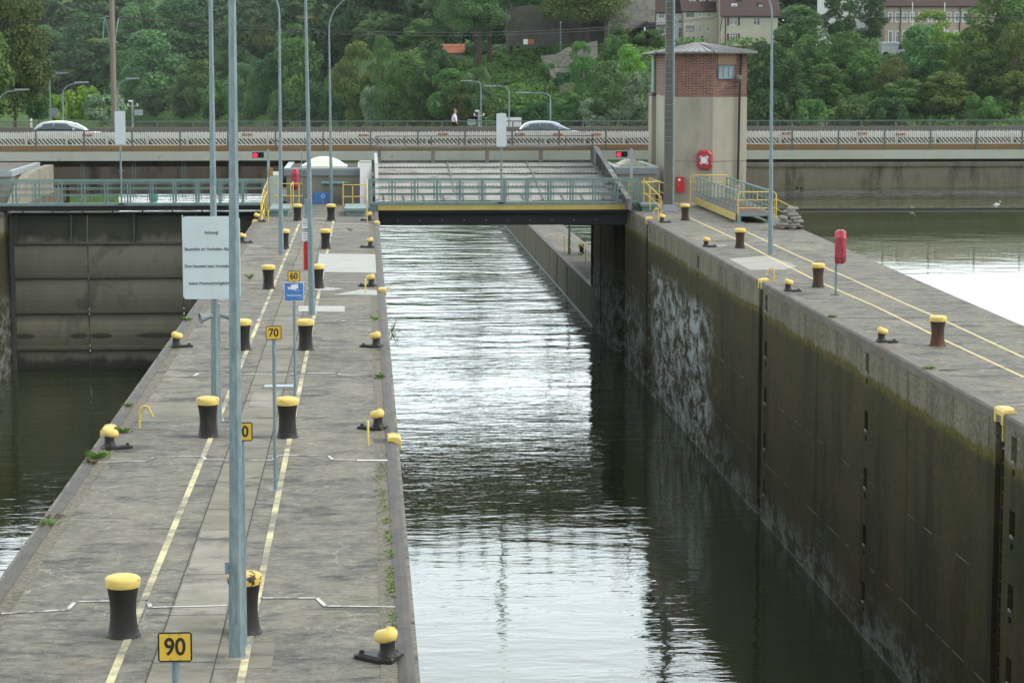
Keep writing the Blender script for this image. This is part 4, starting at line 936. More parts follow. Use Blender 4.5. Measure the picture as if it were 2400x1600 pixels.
def grab_bar(x, y, s, label, h=.43):
    b = MB().tube([(x, y, 0), (x + s * .02, y, h * .8), (x + s * .05, y - .01, h * .95), (x + s * .1, y, h), (x + s * .16, y, h * .96), (x + s * .26, y, h * .5)], .024, 8)
    o = b.build('grab_bar', M['rail_yellow']); tag(o, label, 'grab bar', 'bent yellow grab bars at the ladders')
def grab_flat(x, y, label, h=.43):      # the bar bends along the quay
    b = MB().tube([(x, y, 0), (x, y, h * .9), (x, y + .06, h), (x, y + .14, h * .98), (x, y + .3, h * .5)], .024, 8)
    tag(b.build('grab_bar', M['rail_yellow']), label, 'grab bar', 'bent yellow grab bars at the ladders')
grab_flat(.01, 41.9, 'bent yellow bar on right pier edge beside the nearest ladder head')
grab_flat(-.03, 70.4, 'bent yellow bar on right pier edge halfway to the footbridge')
grab_bar(-4.33, 44.2, 1, 'bent yellow hook bar near left pier edge among weeds')
grab_flat(-4.3, 103.2, 'short yellow bar on left pier edge beside the yellow stairs', .5)
grab_bar(13.03, 73.6, -1, 'bent yellow hook bar on right quay before the middle ladder')
grab_bar(13.05, 103.4, -1, 'bent yellow hook bar on right quay near the stair railing', .5)

# ---- lamp posts
def lamp_post(bx, by, tx, ty, label, bend, hatch=False, ang=None, at=None):
    x, y = at or tuple(G(bx, by))[:2]
    r = empty('lamp_post', (x, y, 0), label, 'lamp post', 'galvanised lamp posts on the quays')
    n = 8; b = MB(); zs = [(0, .103), (.35, .101), (2.2, .079), (8.6, .037)]
    P = [(x, y, z) for z, _ in zs]; b.tube(P, [q for _, q in zs], 8, False); b.build('shaft', M['galv'], r)
    a = bend; pts = []
    for k in range(9):
        t = R(90) * k / 8 * .95; pts.append((x + math.cos(a) * 1.7 * (1 - math.cos(t)), y + math.sin(a) * 1.7 * (1 - math.cos(t)), 8.6 + 1.7 * math.sin(t)))
    e = pts[-1]; MB().tube(pts, [.037 - .001 * k for k in range(9)], 8).build('arm', M['galv'], r)
    d = Vector((math.cos(a), math.sin(a), .08)).normalized(); hd = MB().bar(Vector(e), Vector(e) + d * .75, .22, .1).build('lamp_head', M['galv_pale'], r)
    MB().bar(Vector(e) + d * .1 - Vector((0, 0, .06)), Vector(e) + d * .68 - Vector((0, 0, .06)), .17, .03).build('lens', M['glass_grey'], hd)
    MB().lathe([(.16, 0), (.15, .012), (.106, .02)], 12, (x, y, .0)).build('foot_ring', M['concrete'], r)
    MB().tube([(x, y, 4.6), (x, y, 4.64)], [.066, .066], 8, False).build('sleeve', M['galv'], r)
    if hatch:
        h = MB().add([(x - .092, y - .045, .42), (x - .002, y - .098, .42), (x - .002, y - .092, 1.12), (x - .088, y - .043, 1.12)], [(0, 1, 2, 3)])
        h.build('hatch', M['galv'], r); k = MB().bar((x - .11, y - .04, 1.14), (x - .11, y - .04, 1.0), .045, .02); k.bar((x - .1, y - .04, 1.12), (x - .06, y - .04, 1.12), .03, .02); k.build('bracket', M['galv'], r)
    if tx is not None:
        t = D(tx, ty, y); r.rotation_euler.y = math.atan2(t.x - x, t.z)
    return r
lamp_post(556, 1540, 544.3, 0, 'big galvanised lamp post nearest the camera, standing on the right yellow line', 0, True)
lamp_post(507, 981, 493.4, 0, 'galvanised lamp post behind the big notice board', math.pi)
lamp_post(731.5, 739, 716, 0, 'galvanised lamp post beside the red column and the 60 sign', 0)
lamp_post(659, 598, 655.4, 120, 'galvanised lamp post in the left row with top bending left above the pier', math.pi)
lamp_post(776.7, 479, 772, 120, 'farthest galvanised lamp post on the pier, bending right, before the blue cabinet', 0)
lamp_post(1806, 597, 1808.9, 90, 'galvanised lamp post on right quay between yellow lines and gangway', math.pi)

# ---- distance signs
def dist_sign(num, px, pyt, yb, label):
    y = 30.0
    for _ in range(60): y += (D(px, yb, y).z - 2.70) * y / 12      # walk to where the plate top is 2.70 m high
    x = D(px, pyt, y).x
    r = empty('distance_sign', (x, y, 0), label, 'sign', 'yellow number signs along the pier')
    MB().tube([(x, y, 0), (x, y, 2.69)], .029, 10).build('pole', M['galv'], r)
    z0, z1, w2 = 2.475, 2.70, .126
    p = MB(); c = .015
    p.prism([(x - w2, z0 + c), (x - w2 + c, z0), (x + w2 - c, z0), (x + w2, z0 + c), (x + w2, z1 - c), (x + w2 - c, z1), (x - w2 + c, z1), (x - w2, z1 - c)], y - .040, y - .032, 'y')
    pl = p.build('plate', M['sign_black'], r)
    MB().box(x - w2 + .0125, x + w2 - .0125, y - .043, y - .0402, z0 + .0125, z1 - .0125).build('field', M['sign_yellow'], pl)
    text_mesh(num, .182, M['sign_black'], pl, 'number', (x, y - .0445, (z0 + z1) / 2 - .002), depth=.001, bold=.0035, sx=.88)
    b = MB()
    for dx in (-.035, .035):
        for zz in (z0 + .018, z1 - .018): b.lathe([(.006, .0), (.005, .003)], 8, (x + dx, y - .043, zz), ax=Matrix.Rotation(R(90), 3, 'X'))
    b.build('rivets', M['galv'], pl)
    MB().lathe([(.075, 0), (.07, .02), (.03, .03)], 10, (x, y, 0)).build('foot', M['galv'], r)
    return r
dist_sign('90', 411, 1512, 1477.6, 'black framed yellow sign reading 90, nearest the camera')
dist_sign('80', 567, 1010, 988, 'black framed yellow sign behind the big lamp post, only its 0 showing')
dist_sign('70', 641.5, 781, 763, 'black framed yellow sign reading 70 on a grey pole')
s60 = dist_sign('60', 688.8, 647, 634, 'black framed yellow sign reading 60 above a blue camera sign')
cx, cy = s60.location.x, s60.location.y - .04; vz0, vz1, vw = 2.08, 2.465, .198
vp = MB().box(cx - vw, cx + vw, cy - .02, cy - .008, vz0, vz1, .02).build('video_sign', M['sign_white'], s60)
MB().box(cx - vw + .01, cx + vw - .01, cy - .023, cy - .0202, vz0 + .01, vz1 - .01, .014).build('blue_field', M['sign_blue'], vp)
q = MB(); Yq = cy - .0245
def poly(pts): q.add([(cx + a, Yq, vz1 + c_) for a, c_ in pts], [tuple(range(len(pts)))])
poly([(-.075, -.1), (-.06, -.055), (.07, -.03), (.08, -.045), (.09, -.12), (.045, -.135), (-.065, -.155)])
poly([(-.128, -.09), (-.09, -.1), (-.09, -.135), (-.115, -.155)])
poly([(-.09, -.105), (-.075, -.105), (-.075, -.135), (-.09, -.135)])
poly([(.0, -.142), (.02, -.138), (.035, -.162), (.12, -.162), (.12, -.17), (.02, -.17)])
q.build('camera_symbol', M['sign_white'], vp)
join_text([('Videoüberwachung', .051, (cx, cy - .0245, vz1 - .268), 'CENTER', .78, .0008), ('Wasserstraße', .018, (cx + vw - .02, cy - .0245, vz1 - .325), 'RIGHT', .9)], M['sign_white'], vp, 'lettering')

# ---- notice board
nb = empty('notice_board', (-2.86, 44.0, 0), 'large pale notice board headed Achtung on a pole, half behind the big lamp post', 'sign')
MB().tube([(-2.86, 44.0, 0), (-2.86, 44.0, 3.6)], .044, 10).build('pole', M['galv'], nb)
a, c = D(429.5, 701, 43.9), D(562, 507, 43.9)
pb = MB(); pts = []
for (ccx, ccz, t0) in ((c.x - .07, c.z - .07, 0), (a.x + .07, c.z - .07, 90), (a.x + .07, a.z + .07, 180), (c.x - .07, a.z + .07, 270)):
    for k in range(6): t = R(t0 + k * 18); pts.append((ccx + .07 * math.cos(t), ccz + .07 * math.sin(t)))
pb.prism(pts[::-1], 43.90, 43.925, 'y'); pb = pb.build('board', M['white_plate'], nb)
def tp(px, py): p = D(px, py, 43.895); return (p.x, 43.897, p.z)
def tpl(px, py): return tp(px, py)
sz = 9.9 / 5470 * 43.9; pxm = 43.9 / 5470
L4 = []
for txt, wd, pos, al in (('Achtung!', 32, tp(495.7, 545), 'CENTER'), ('Baustelle im Vorhafen Aldingen', 124, tp(432.6, 584), 'LEFT'), ('Dort besteht kein Vorhafen', 106, tp(432.6, 624), 'LEFT'), ('keine Festmachmöglichkeit', 106, tp(443, 664), 'LEFT')):
    o = text_mesh(txt, sz, M['text'], None, 'tmp', (0, 0, 0), align='LEFT'); k = fit(o, wd * pxm); bpy.data.objects.remove(o); L4.append((txt, sz, pos, al, k, .0003))
for it in L4: text_mesh(it[0], it[1], M['text'], pb, 'text_line', it[2], align=it[3], sx=it[4], bold=it[5])
# ---- loudspeaker post
lp = empty('loudspeaker_post', (-2.857, 45.0, 0), 'slim grey square post with two horn loudspeakers below the notice board', 'loudspeaker')
MB().box(-2.895, -2.82, 44.96, 45.04, 0, 2.28).build('post', M['galv_pale'], lp); MB().box(-2.93, -2.78, 44.9, 45.1, 0, .02).build('foot', M['galv_pale'], lp)
MB().box(-2.9, -2.815, 44.95, 45.05, 2.28, 2.3).build('cap', M['galv_pale'], lp)
for s in (-1, 1):
    c0 = Vector((-2.857 + s * .05, 44.97, 2.07)); d = Vector((s, -.35, -.16 if s < 0 else -.22)).normalized(); ax = d.to_track_quat('Z', 'Y').to_matrix()
    hb = MB().lathe([(.035, .0), (.04, .1), (.05, .16), (.075, .24), (.115, .31), (.118, .32), (.1, .315), (.04, .2)], 18, c0, ax=ax).build('horn', M['horn'] if 'horn' in M else M['galv'], lp)
# ---- red column with notices
rc = empty('red_column', (-2.02, 78.7, 0), 'narrow red column with two small white notices behind a lamp post', 'column')
MB().box(-2.11, -2.03, 78.62, 78.78, .02, .95).build('red_panel', M['bright_red'], rc); MB().box(-2.01, -1.93, 78.62, 78.78, .02, .95).build('red_panel', M['bright_red'], rc)
MB().box(-2.07, -1.96, 78.7, 78.8, 0, 2.38).build('post', M['galv'], rc)
for z0, z1 in ((1.0, 1.27), (1.42, 1.72)):
    n_ = MB().box(-2.15, -1.9, 78.58, 78.6, z0, z1).build('notice', M['sign_white'], rc); b = MB()
    for k in range(4): b.box(-2.12, -1.96, 78.577, 78.5795, z1 - .05 - k * .06, z1 - .03 - k * .06)
    b.build('print', M['text'], n_)
# ---- raised cover on the duct
cv = MB().box(-2.2, -1.58, 49.45, 49.8, .0, .055, .008); o = cv.build('duct_lid', M['galv_pale']); tag(o, 'loose grey metal lid lying across the duct behind the 70 sign', 'lid')
# ---- sandbags on a pallet
sb_g = 'sandbags piled on the pallet'
pal = empty('pallet', (17.85, 97.4, 0), 'weathered wooden pallet under the sandbag pile', 'pallet')
for k in range(5): MB().box(17.25, 18.4, 96.9 + k * .22, 97.05 + k * .22, .1, .13).build('board', M['old_wood'] if 'old_wood' in M else M['brown_wood'], pal)
for k in range(3): MB().box(17.25 + k * .5, 17.4 + k * .5, 96.9, 97.95, 0, .1).build('block', M['brown_wood'], pal)
def sack_mesh(seed):
    g = random.Random(seed); b = MB(); n, m = 14, 8; vs = []
    for i in range(m + 1):
        t = i / m * math.pi
        for k in range(n):
            p = 2 * math.pi * k / n; e = lambda v, q: math.copysign(abs(v) ** q, v)
            x = .25 * e(math.cos(t), .55); rr = e(math.sin(t), .6)
            vs.append((x + g.uniform(-.008, .008), .17 * rr * e(math.cos(p), .75) + g.uniform(-.01, .01), .085 * rr * e(math.sin(p), .7) * (1 + .25 * math.sin(3 * x * 9 + seed)) + g.uniform(-.008, .008)))
    b.add(vs, [(i*n+k, (i+1)*n+k, (i+1)*n+(k+1) % n, i*n+(k+1) % n) for i in range(m) for k in range(n)], True); return b
sacks = [sack_mesh(s).build('sandbag', M['sack']) for s in range(4)]; lay = [(5, .20), (5, .34), (4, .48), (3, .61), (2, .74), (1, .86)]; used = [0] * 4; cnt = 0
spn = []
for li, (n, z) in enumerate(lay):
    for row in range(2 if n > 1 else 1):
        mcols = max(1, (n + (0 if row == 0 else -0)) // 2)
        for k in range(mcols):
            wd = .56 if mcols == 2 else .0; x = 17.84 + (k - (mcols - 1) / 2) * .46 + rnd.uniform(-.03, .03) + (.09 if li % 2 else -.05); y = 97.1 + row * .42 + rnd.uniform(-.03, .03)
            if li >= 4: y = 97.2 + row * .2
            spn.append((x, y, z, rnd.uniform(-.25, .25) + (1.57 if (li == 2 and k == 0) else 0), li))
lev = ['lowest layer', 'second layer', 'third layer', 'fourth layer', 'fifth layer', 'very top']
for i, (x, y, z, rz, li) in enumerate(spn):
    q_ = i % 4
    o = sacks[q_] if not used[q_] else sacks[q_].copy()
    if used[q_]: col.objects.link(o)
    used[q_] = 1; o.location = (x, y, z); o.rotation_euler = (rnd.uniform(-.1, .1), rnd.uniform(-.12, .12), rz)
    tag(o, 'grey sandbag in the %s of the pile beside the gangway' % lev[li], 'sandbag', sb_g)

# ---- weeds in the joints and along the edges
def weed_mesh(n, size, spread, seed, up=.7):
    g = np.random.RandomState(seed); V = []; F = []
    for i in range(n):
        a = g.uniform(0, 2*math.pi); d = spread * min(.8, abs(g.normal(0, .35))); x, y = d * math.cos(a), d * math.sin(a); L = size * g.uniform(.5, 1.2); w_ = L * g.uniform(.08, .16)
        dx, dy = math.cos(a + g.normal(0, .7)), math.sin(a + g.normal(0, .7)); z1 = L * up * g.uniform(.7, 1.5); k = len(V)
        V += [(x - dy*w_*.4, y + dx*w_*.4, 0), (x + dy*w_*.4, y - dx*w_*.4, 0), (x + dx*L*.45 + dy*w_, y + dy*L*.45 - dx*w_, z1*.75), (x + dx*L, y + dy*L, z1*.9), (x + dx*L*.45 - dy*w_, y + dy*L*.45 + dx*w_, z1*.75)]
        F.append((k, k+1, k+2, k+3, k+4))
    b = MB(); b.add(V, F); return b
def weed(px, py, n, size, spread, seed, label, Q=None, mat='weed', z=0.01):
    p = G(px, py); o = weed_mesh(n, size, spread, seed).build('weed', M[mat]); o.location = (p.x, p.y, z); tag(o, label, 'weed', 'weeds growing in the quay edges')
weed(224, 1075, 90, .13, .28, 1, 'green weed tuft on left pier edge below the nearest left cleat'); weed(214, 1088, 50, .09, .2, 2, 'low brownish weed at the joint on left pier edge', mat='weed_dry')
weed(301, 955, 40, .1, .14, 3, 'small green weed on left pier edge above the hooked bar'); weed(290, 1014, 45, .1, .18, 4, 'small weed at the foot of the yellow hooked bar'); weed(112, 1232, 40, .09, .22, 5, 'small weed on left pier edge near the picture edge'); weed(122, 1214, 30, .07, .3, 15, 'thin dry weed on left pier edge near the picture edge', mat='weed_dry')
weed(438, 752, 30, .14, .2, 6, 'small weed on left pier edge below the notice board'); weed(880, 751, 26, .14, .12, 7, 'small weed at a joint on right pier edge'); weed(893, 885, 26, .11, .12, 8, 'tiny weed on right pier edge at a slab joint')
weed(607, 500, 50, .13, .3, 9, 'weed at the foot of the yellow stairs'); weed(822, 541, 30, .1, .2, 10, 'little green tuft on the pavement before the footbridge'); weed(584, 655, 14, .2, .06, 11, 'upright weed on the pavement beside the fourth left bollard')
weed(1790, 656, 60, .09, .16, 12, 'green tuft on right quay edge above the middle ladder'); weed(1948, 745, 60, .08, .18, 13, 'green tuft on right quay edge near the nearest right cleat'); weed(2178, 866, 90, .07, .2, 14, 'green tuft at the open joint on right quay edge')
tb = MB(); g = np.random.RandomState(41)
for i in range(7):
    x, y = 18.22 + g.uniform(-.1, .12), 98.4 + g.uniform(-.15, .15); hh_ = g.uniform(.35, .8); tb.tube([(x, y, 0), (x + g.uniform(-.06, .06), y, hh_ * .6), (x + g.uniform(-.12, .12), y, hh_)], .007, 5)
    for k in range(7): q_ = hh_ * g.uniform(.25, 1); a = g.uniform(0, 6.28); L = g.uniform(.05, .1); tb.quad((x, y, q_), (x + L * .5 * math.cos(a), y + .03, q_ + .05), (x + L * math.cos(a), y, q_ + .03), (x + L * .5 * math.cos(a), y - .03, q_ + .01))
tag(tb.build('tall_weed', M['weed']), 'tall thin weed at the water edge beside the sandbags', 'weed')
mossy = MB(); g = np.random.RandomState(5)
for i in range(1000):
    t = g.beta(1.2, 1.5); y = 27.5 + t * 13.5; x = .34 - abs(g.normal(0, .05)) - .06 * math.exp(-((y - 38) / 2.2) ** 2) * g.uniform(0, 3); L = g.uniform(.025, .06); a = g.uniform(0, 6.28); h = g.uniform(.005, .04)
    if math.sin(y * 2.3) + math.sin(y * 5.1) < -.5: continue
    mossy.m = 1 if g.rand() < .3 else 0; mossy.quad((x, y, .006), (x + L * .5 * math.cos(a + .6), y + L * .5 * math.sin(a + .6), h), (x + L * math.cos(a), y + L * math.sin(a), h * .8), (x + L * .5 * math.cos(a - .6), y + L * .5 * math.sin(a - .6), h))
mossy = mossy.build('weed_strip', [M['weed'], M['weed_dry']]); tag(mossy, kind='stuff')
hp = empty('wall_plant', (.6, 61, -.5), 'straggly green plant hanging out of the pier edge over the bright water', 'plant')
b = MB(); g = np.random.RandomState(8)
for i in range(9): b.tube([(.55, 60.5 + i * .15, -.35), (.62 + g.uniform(0, .2), 60.6 + i * .15, -.25 + g.uniform(-.2, .3)), (.66 + g.uniform(.05, .4), 60.6 + i * .15, -.2 + g.uniform(-.5, .75))], .006, 5)
b.build('stems', M['weed_dry'], hp); o = weed_mesh(260, .075, .45, 19, .9); o.v = [(.64 + abs(v[0]) * .5, 61 + v[1] * .8, -.15 + v[0] * 1.0 + v[2]) for v in o.v]; o.build('leaves', M['weed'], hp)

# ================================================================== ROAD BRIDGE
M['barrier_back'] = pm('barrier_backing', (.10,.095,.08), (.06,.06,.05), 3, .9); M['crash'] = pm('brownish_crash_wall', (.17,.145,.125), (.13,.115,.1), .8, .9)
M['fence_paint'] = pm('fence_grey_green', (.11,.125,.11), (.085,.095,.085), 4, .6); M['fence_grey'] = pm('far_fence_grey', (.12,.135,.13), (.09,.1,.1), 4, .6)
XA, XB, BY0 = -140, 230, 132.0
br = empty('road_bridge', (5, 132, 1.5), 'long flat concrete road bridge with pale stained edge beam crossing both chambers', 'bridge')
MB().box(XA, XB, BY0 + .4, 145.2, 1.6, 1.98).build('deck', M['concrete_dark'], br); MB().box(XA, XB, 149.4, 152.6, 1.6, 1.98).build('footway_deck', M['concrete_dark'], br)  # unseen gap between the decks added to let light onto dam wall and water
MB().box(XA, XB, BY0, BY0 + .4, 1.53, 2.03).build('edge_beam', M['edge_paint'] if 'edge_paint' in M else M['concrete_pale'], br)
MB().box(XA, XB, 152.6, 153, 1.5, 2.2).build('edge_beam', M['concrete_pale'], br)
for a, c in ((-75, -2),): MB().box(a, c, 146.5, 147.2, -1.15, 1.55).build('cross_beam', M['dam_dark'], br); MB().box(a, c, 139, 139.5, .9, 1.6).build('cross_beam', M['concrete'], br)
MB().box(19.4, XB, 151, 152, -1, 1.6).build('abutment', M['concrete_dark'], br)
for px in (194, 315, 431):
    for d in (-.06, .1): x = D(px, 400, 133).x + d; MB().box(x - .02, x + .02, 132.6, 132.66, -.6, 1.5).build('hanger', M['green_paint'], br)
road = tag(MB().box(XA, XB, 133.9, 144.7, 1.9, 2.1).build('road', M['asphalt']), kind='structure')
walk = tag(MB().box(XA, XB, 149.4, 152.5, 1.985, 2.26).build('pavement', M['concrete']), kind='structure')
def bar_fence(x0, x1, y, z0, z1, pitch, bars, px0, label, mat):
    r = empty('bridge_railing', (x0, y, z0), label, 'railing', 'railings along the road bridge')
    MB().box(x0, x1, y - .04, y + .04, z1 - .07, z1).build('handrail', M[mat], r); MB().box(x0, x1, y - .02, y + .02, z0 + .1, z0 + .15).build('bottom_rail', M[mat], r)
    x = px0; 
    while x > x0 + .1: x -= pitch
    while x < x1:
        if x > x0: MB().box(x - .045, x + .045, y - .045, y + .045, z0, z1 - .07).build('post', M[mat], r)
        b = MB()
        for k in range(1, bars): b.box(x + pitch * k / bars - .009, x + pitch * k / bars + .009, y - .009, y + .009, z0 + .15, z1 - .07)
        x += pitch
        b.build('bars', M[mat], r)
    return r
bar_fence(-40, 62, 132.2, 2.03, 3.24, 2.67, 23, -18.4, 'near grey green bar railing along the bridge edge', 'fence_paint')
bar_fence(-44, 68, 152.2, 2.26, 3.27, 2.3, 16, -18, 'far grey bar railing beyond the road, behind the walking man', 'fence_grey')
fb = MB().box(-60, 90, 144.85, 145.15, 2.1, 3.06, .02).build('crash_wall', M['crash']); tag(fb, 'low brownish concrete crash wall between the road and far footway', 'wall')
tk = MB().box(-50, 80, 132.9, 133.0, 2.031, 2.345).build('timber_kerb', M['plank_orange']); tag(tk, 'long ochre timber board under the white barrier panels', 'board')
PX = [197.7, 840, 1026, 568, 1207, 1298, 1388, 1843, 2024, 2116]
LB = {197.7: 'under the white estate car', 568: 'above the big lamp post top', 840: 'right of the farthest pier lamp post', 1026: 'under the walking man', 1207: 'right of the blank panel', 1298: 'under the bonnet of the blue car', 1388: 'over right end of raised gate', 1843: 'right of the tower and lamp post', 2024: 'farthest but one to the right', 2116: 'farthest to the right'}
def panel(x, y):
    r = empty('barrier_panel', (x, y, 2.34)); L = 2.25; b = MB()
    b.box(x, x + L, y, y + .06, 2.72, 3.07); b.box(x, x + L, y, y + .06, 2.34, 2.40); b.box(x, x + .06, y, y + .06, 2.40, 2.72); b.box(x + L - .06, x + L, y, y + .06, 2.4, 2.72)
    b.build('frame', M['barrier'], r)
    b = MB(); n = 9; p = (L - .12) / n
    for k in range(-1, n + 1):
        q_ = [(k * p + .32, 2.40), (k * p + .32 + .12, 2.40), (k * p + .12, 2.72), (k * p, 2.72)]
        if k * p + .12 < .0 or k * p > L: continue
        q_ = [(min(max(u, .05), L - .05), z) for u, z in q_]
        b.prism([(x + u, z) for u, z in q_], y + .005, y + .05, 'y')
    b.build('slats', M['barrier'], r); MB().box(x + .03, x + L - .03, y + .07, y + .09, 2.38, 2.74).build('backing', M['barrier_back'], r)
    b = MB()
    for k in range(10): b.box(x + .08 + k * .232, x + .13 + k * .232, y + .005, y + .05, 3.075, 3.16)
    b.box(x + .06, x + L - .06, y + .02, y + .035, 3.06, 3.078); b.build('pegs', M['barrier'], r); return r
pan = panel(0, 133.3); first = True; x0 = (67.6 - 855) * 133.3 / 5498 - 2.26 * 9
for k in range(40):
    o = pan if first else copy_tree(pan); first = False; X = x0 + 2.26 * k; o.location.x += X - o.location.x
    lo, hi = 855 + X * 5498 / 133.3, 855 + (X + 2.26) * 5498 / 133.3; hit = [p for p in PX if lo <= p + 10 < hi]
    if hit:
        pxh = hit[0]; xa = (pxh - 855) * 133.3 / 5498; s_ = MB().box(xa, xa + .40, 133.275, 133.298, 2.87 + .03 * math.sin(pxh), 2.99 + .03 * math.sin(pxh)).build('red_plate', M['plate_red'], o)
        zc = 2.93 + .03 * math.sin(pxh); MB().box(xa + .405, xa + .56, 133.275, 133.298, zc - .06, zc + .06).build('orange_plate', M['plank_orange2'], o)
        b = MB(); g = random.Random(int(pxh)); u = xa + .07
        while u < xa + .33: w_ = g.uniform(.02, .035); b.box(u, u + w_, 133.27, 133.2745, zc - .025, zc + .025); u += w_ + .012
        b.build('faint_print', M['sign_white'], s_)
        tag(o, 'white barrier panel with red and orange plate, ' + LB[pxh], 'barrier', 'white barrier panels on the bridge')
    else: tag(o, 'plain white slotted barrier panel without a red plate, behind the bridge railing', 'barrier', 'white barrier panels on the bridge')
# ---- cars
def car(x, y, z, paint, label, cat):
    r = empty('car', (x, y, z), label, cat); yc = y
    def loft(sec, close=True):
        """sec: list of (x, [ (halfwidth, z)... ]) from sill to roof centre, mirrored"""
        b = MB(); vs = []; n = None
        for sx, prof in sec:
            ring = [(sx, yc - w_, z + zz) for w_, zz in prof] + [(sx, yc + w_, z + zz) for w_, zz in reversed(prof)]; n = len(ring); vs += ring
        b.add(vs, [(i*n+k, i*n+(k+1) % n, (i+1)*n+(k+1) % n, (i+1)*n+k) for i in range(len(sec)-1) for k in range(n)], True)
        b.add(vs[:n], [tuple(range(n))], True); b.add(vs[-n:], [tuple(range(n))[::-1]], True); return b
    S = lambda sx, top, wd=.87, sh=.0: (x + sx, [(wd - .1, .22), (wd - .02, .4), (wd, .62), (wd - .03, min(top, .86)), (wd - .14, top)])
    body = loft([S(0, .8, .72), S(.12, .93, .82), S(.6, .97), S(1.5, .97), S(2.6, .96), S(3.2, .95), S(3.75, .86, .84), S(4.1, .74, .76), S(4.25, .6, .66)]).build('body', M[paint], r)
    sub = body.modifiers.new('sub', 'SUBSURF'); sub.levels = 1; sub.render_levels = 2
    Rf = lambda sx, zt, wt: (x + sx, [(.74, .93), (wt, zt - .05), (wt - .12, zt)])
    cab = loft([Rf(.16, 1.0, .70), Rf(.42, 1.36, .60), Rf(.9, 1.47, .60), Rf(1.6, 1.50, .60), Rf(2.2, 1.45, .59), Rf(2.55, 1.34, .58), Rf(3.22, .97, .68)]).build('cabin', M[paint], r)
    sub = cab.modifiers.new('sub', 'SUBSURF'); sub.levels = 1; sub.render_levels = 2
    for s in (-1, 1):
        yw = lambda zz: yc + s * (.755 - (zz - .95) * .27)
        for pts in ([(.55, 1.0), (.72, 1.30), (1.3, 1.36), (1.3, 1.0)], [(1.37, 1.0), (1.37, 1.36), (2.05, 1.33), (2.62, 1.02), (2.62, 1.0)]):
            b = MB(); q = [(x + a, yw(c_), z + c_) for a, c_ in pts]; b.add(q, [tuple(range(len(q)))]); o = b.build('side_window', M['glass_dark'], r)
            so = o.modifiers.new('s', 'SOLIDIFY'); so.thickness = .03; so.offset = 0
        for a in (.78, 3.35):
            ax = Matrix.Rotation(R(90), 3, 'X'); MB().lathe([(.3, -.1), (.32, -.07), (.32, .07), (.3, .1)], 20, (x + a, yc + s * .76, z + .32), ax=ax).build('wheel', M['rubber'], r)
            MB().lathe([(.2, -.105), (.2, .105)], 16, (x + a, yc + s * .762, z + .32), ax=ax).build('rim', M['galv_pale'], r)
        MB().cbox((x + 2.52, yc + s * .92, z + 1.02), (.12, .18, .12)).build('mirror', M[paint], r)
        MB().cbox((x + .10, yc + s * .66, z + .86), (.12, .24, .12)).build('tail_light', M['bright_red'], r); MB().cbox((x + 4.03, yc + s * .6, z + .7), (.2, .26, .1)).build('headlight', M['glass_grey'], r)
    b = MB(); b.add([(x + 2.52, yc - .5, z + 1.30), (x + 2.52, yc + .5, z + 1.30), (x + 3.08, yc + .6, z + 1.0), (x + 3.08, yc - .6, z + 1.0)], [(0, 1, 2, 3)]); o = b.build('windscreen', M['glass_dark'], r); so = o.modifiers.new('s', 'SOLIDIFY'); so.thickness = .05
    return r
car(D(76, 300, 140).x, 140, 2.1, 'car_white', 'silver white estate car driving on the bridge at left', 'car')
car(D(1212, 300, 141.5).x, 141.5, 2.02, 'car_silver', 'silver hatchback with dark blue windows driving on the bridge at centre', 'car')

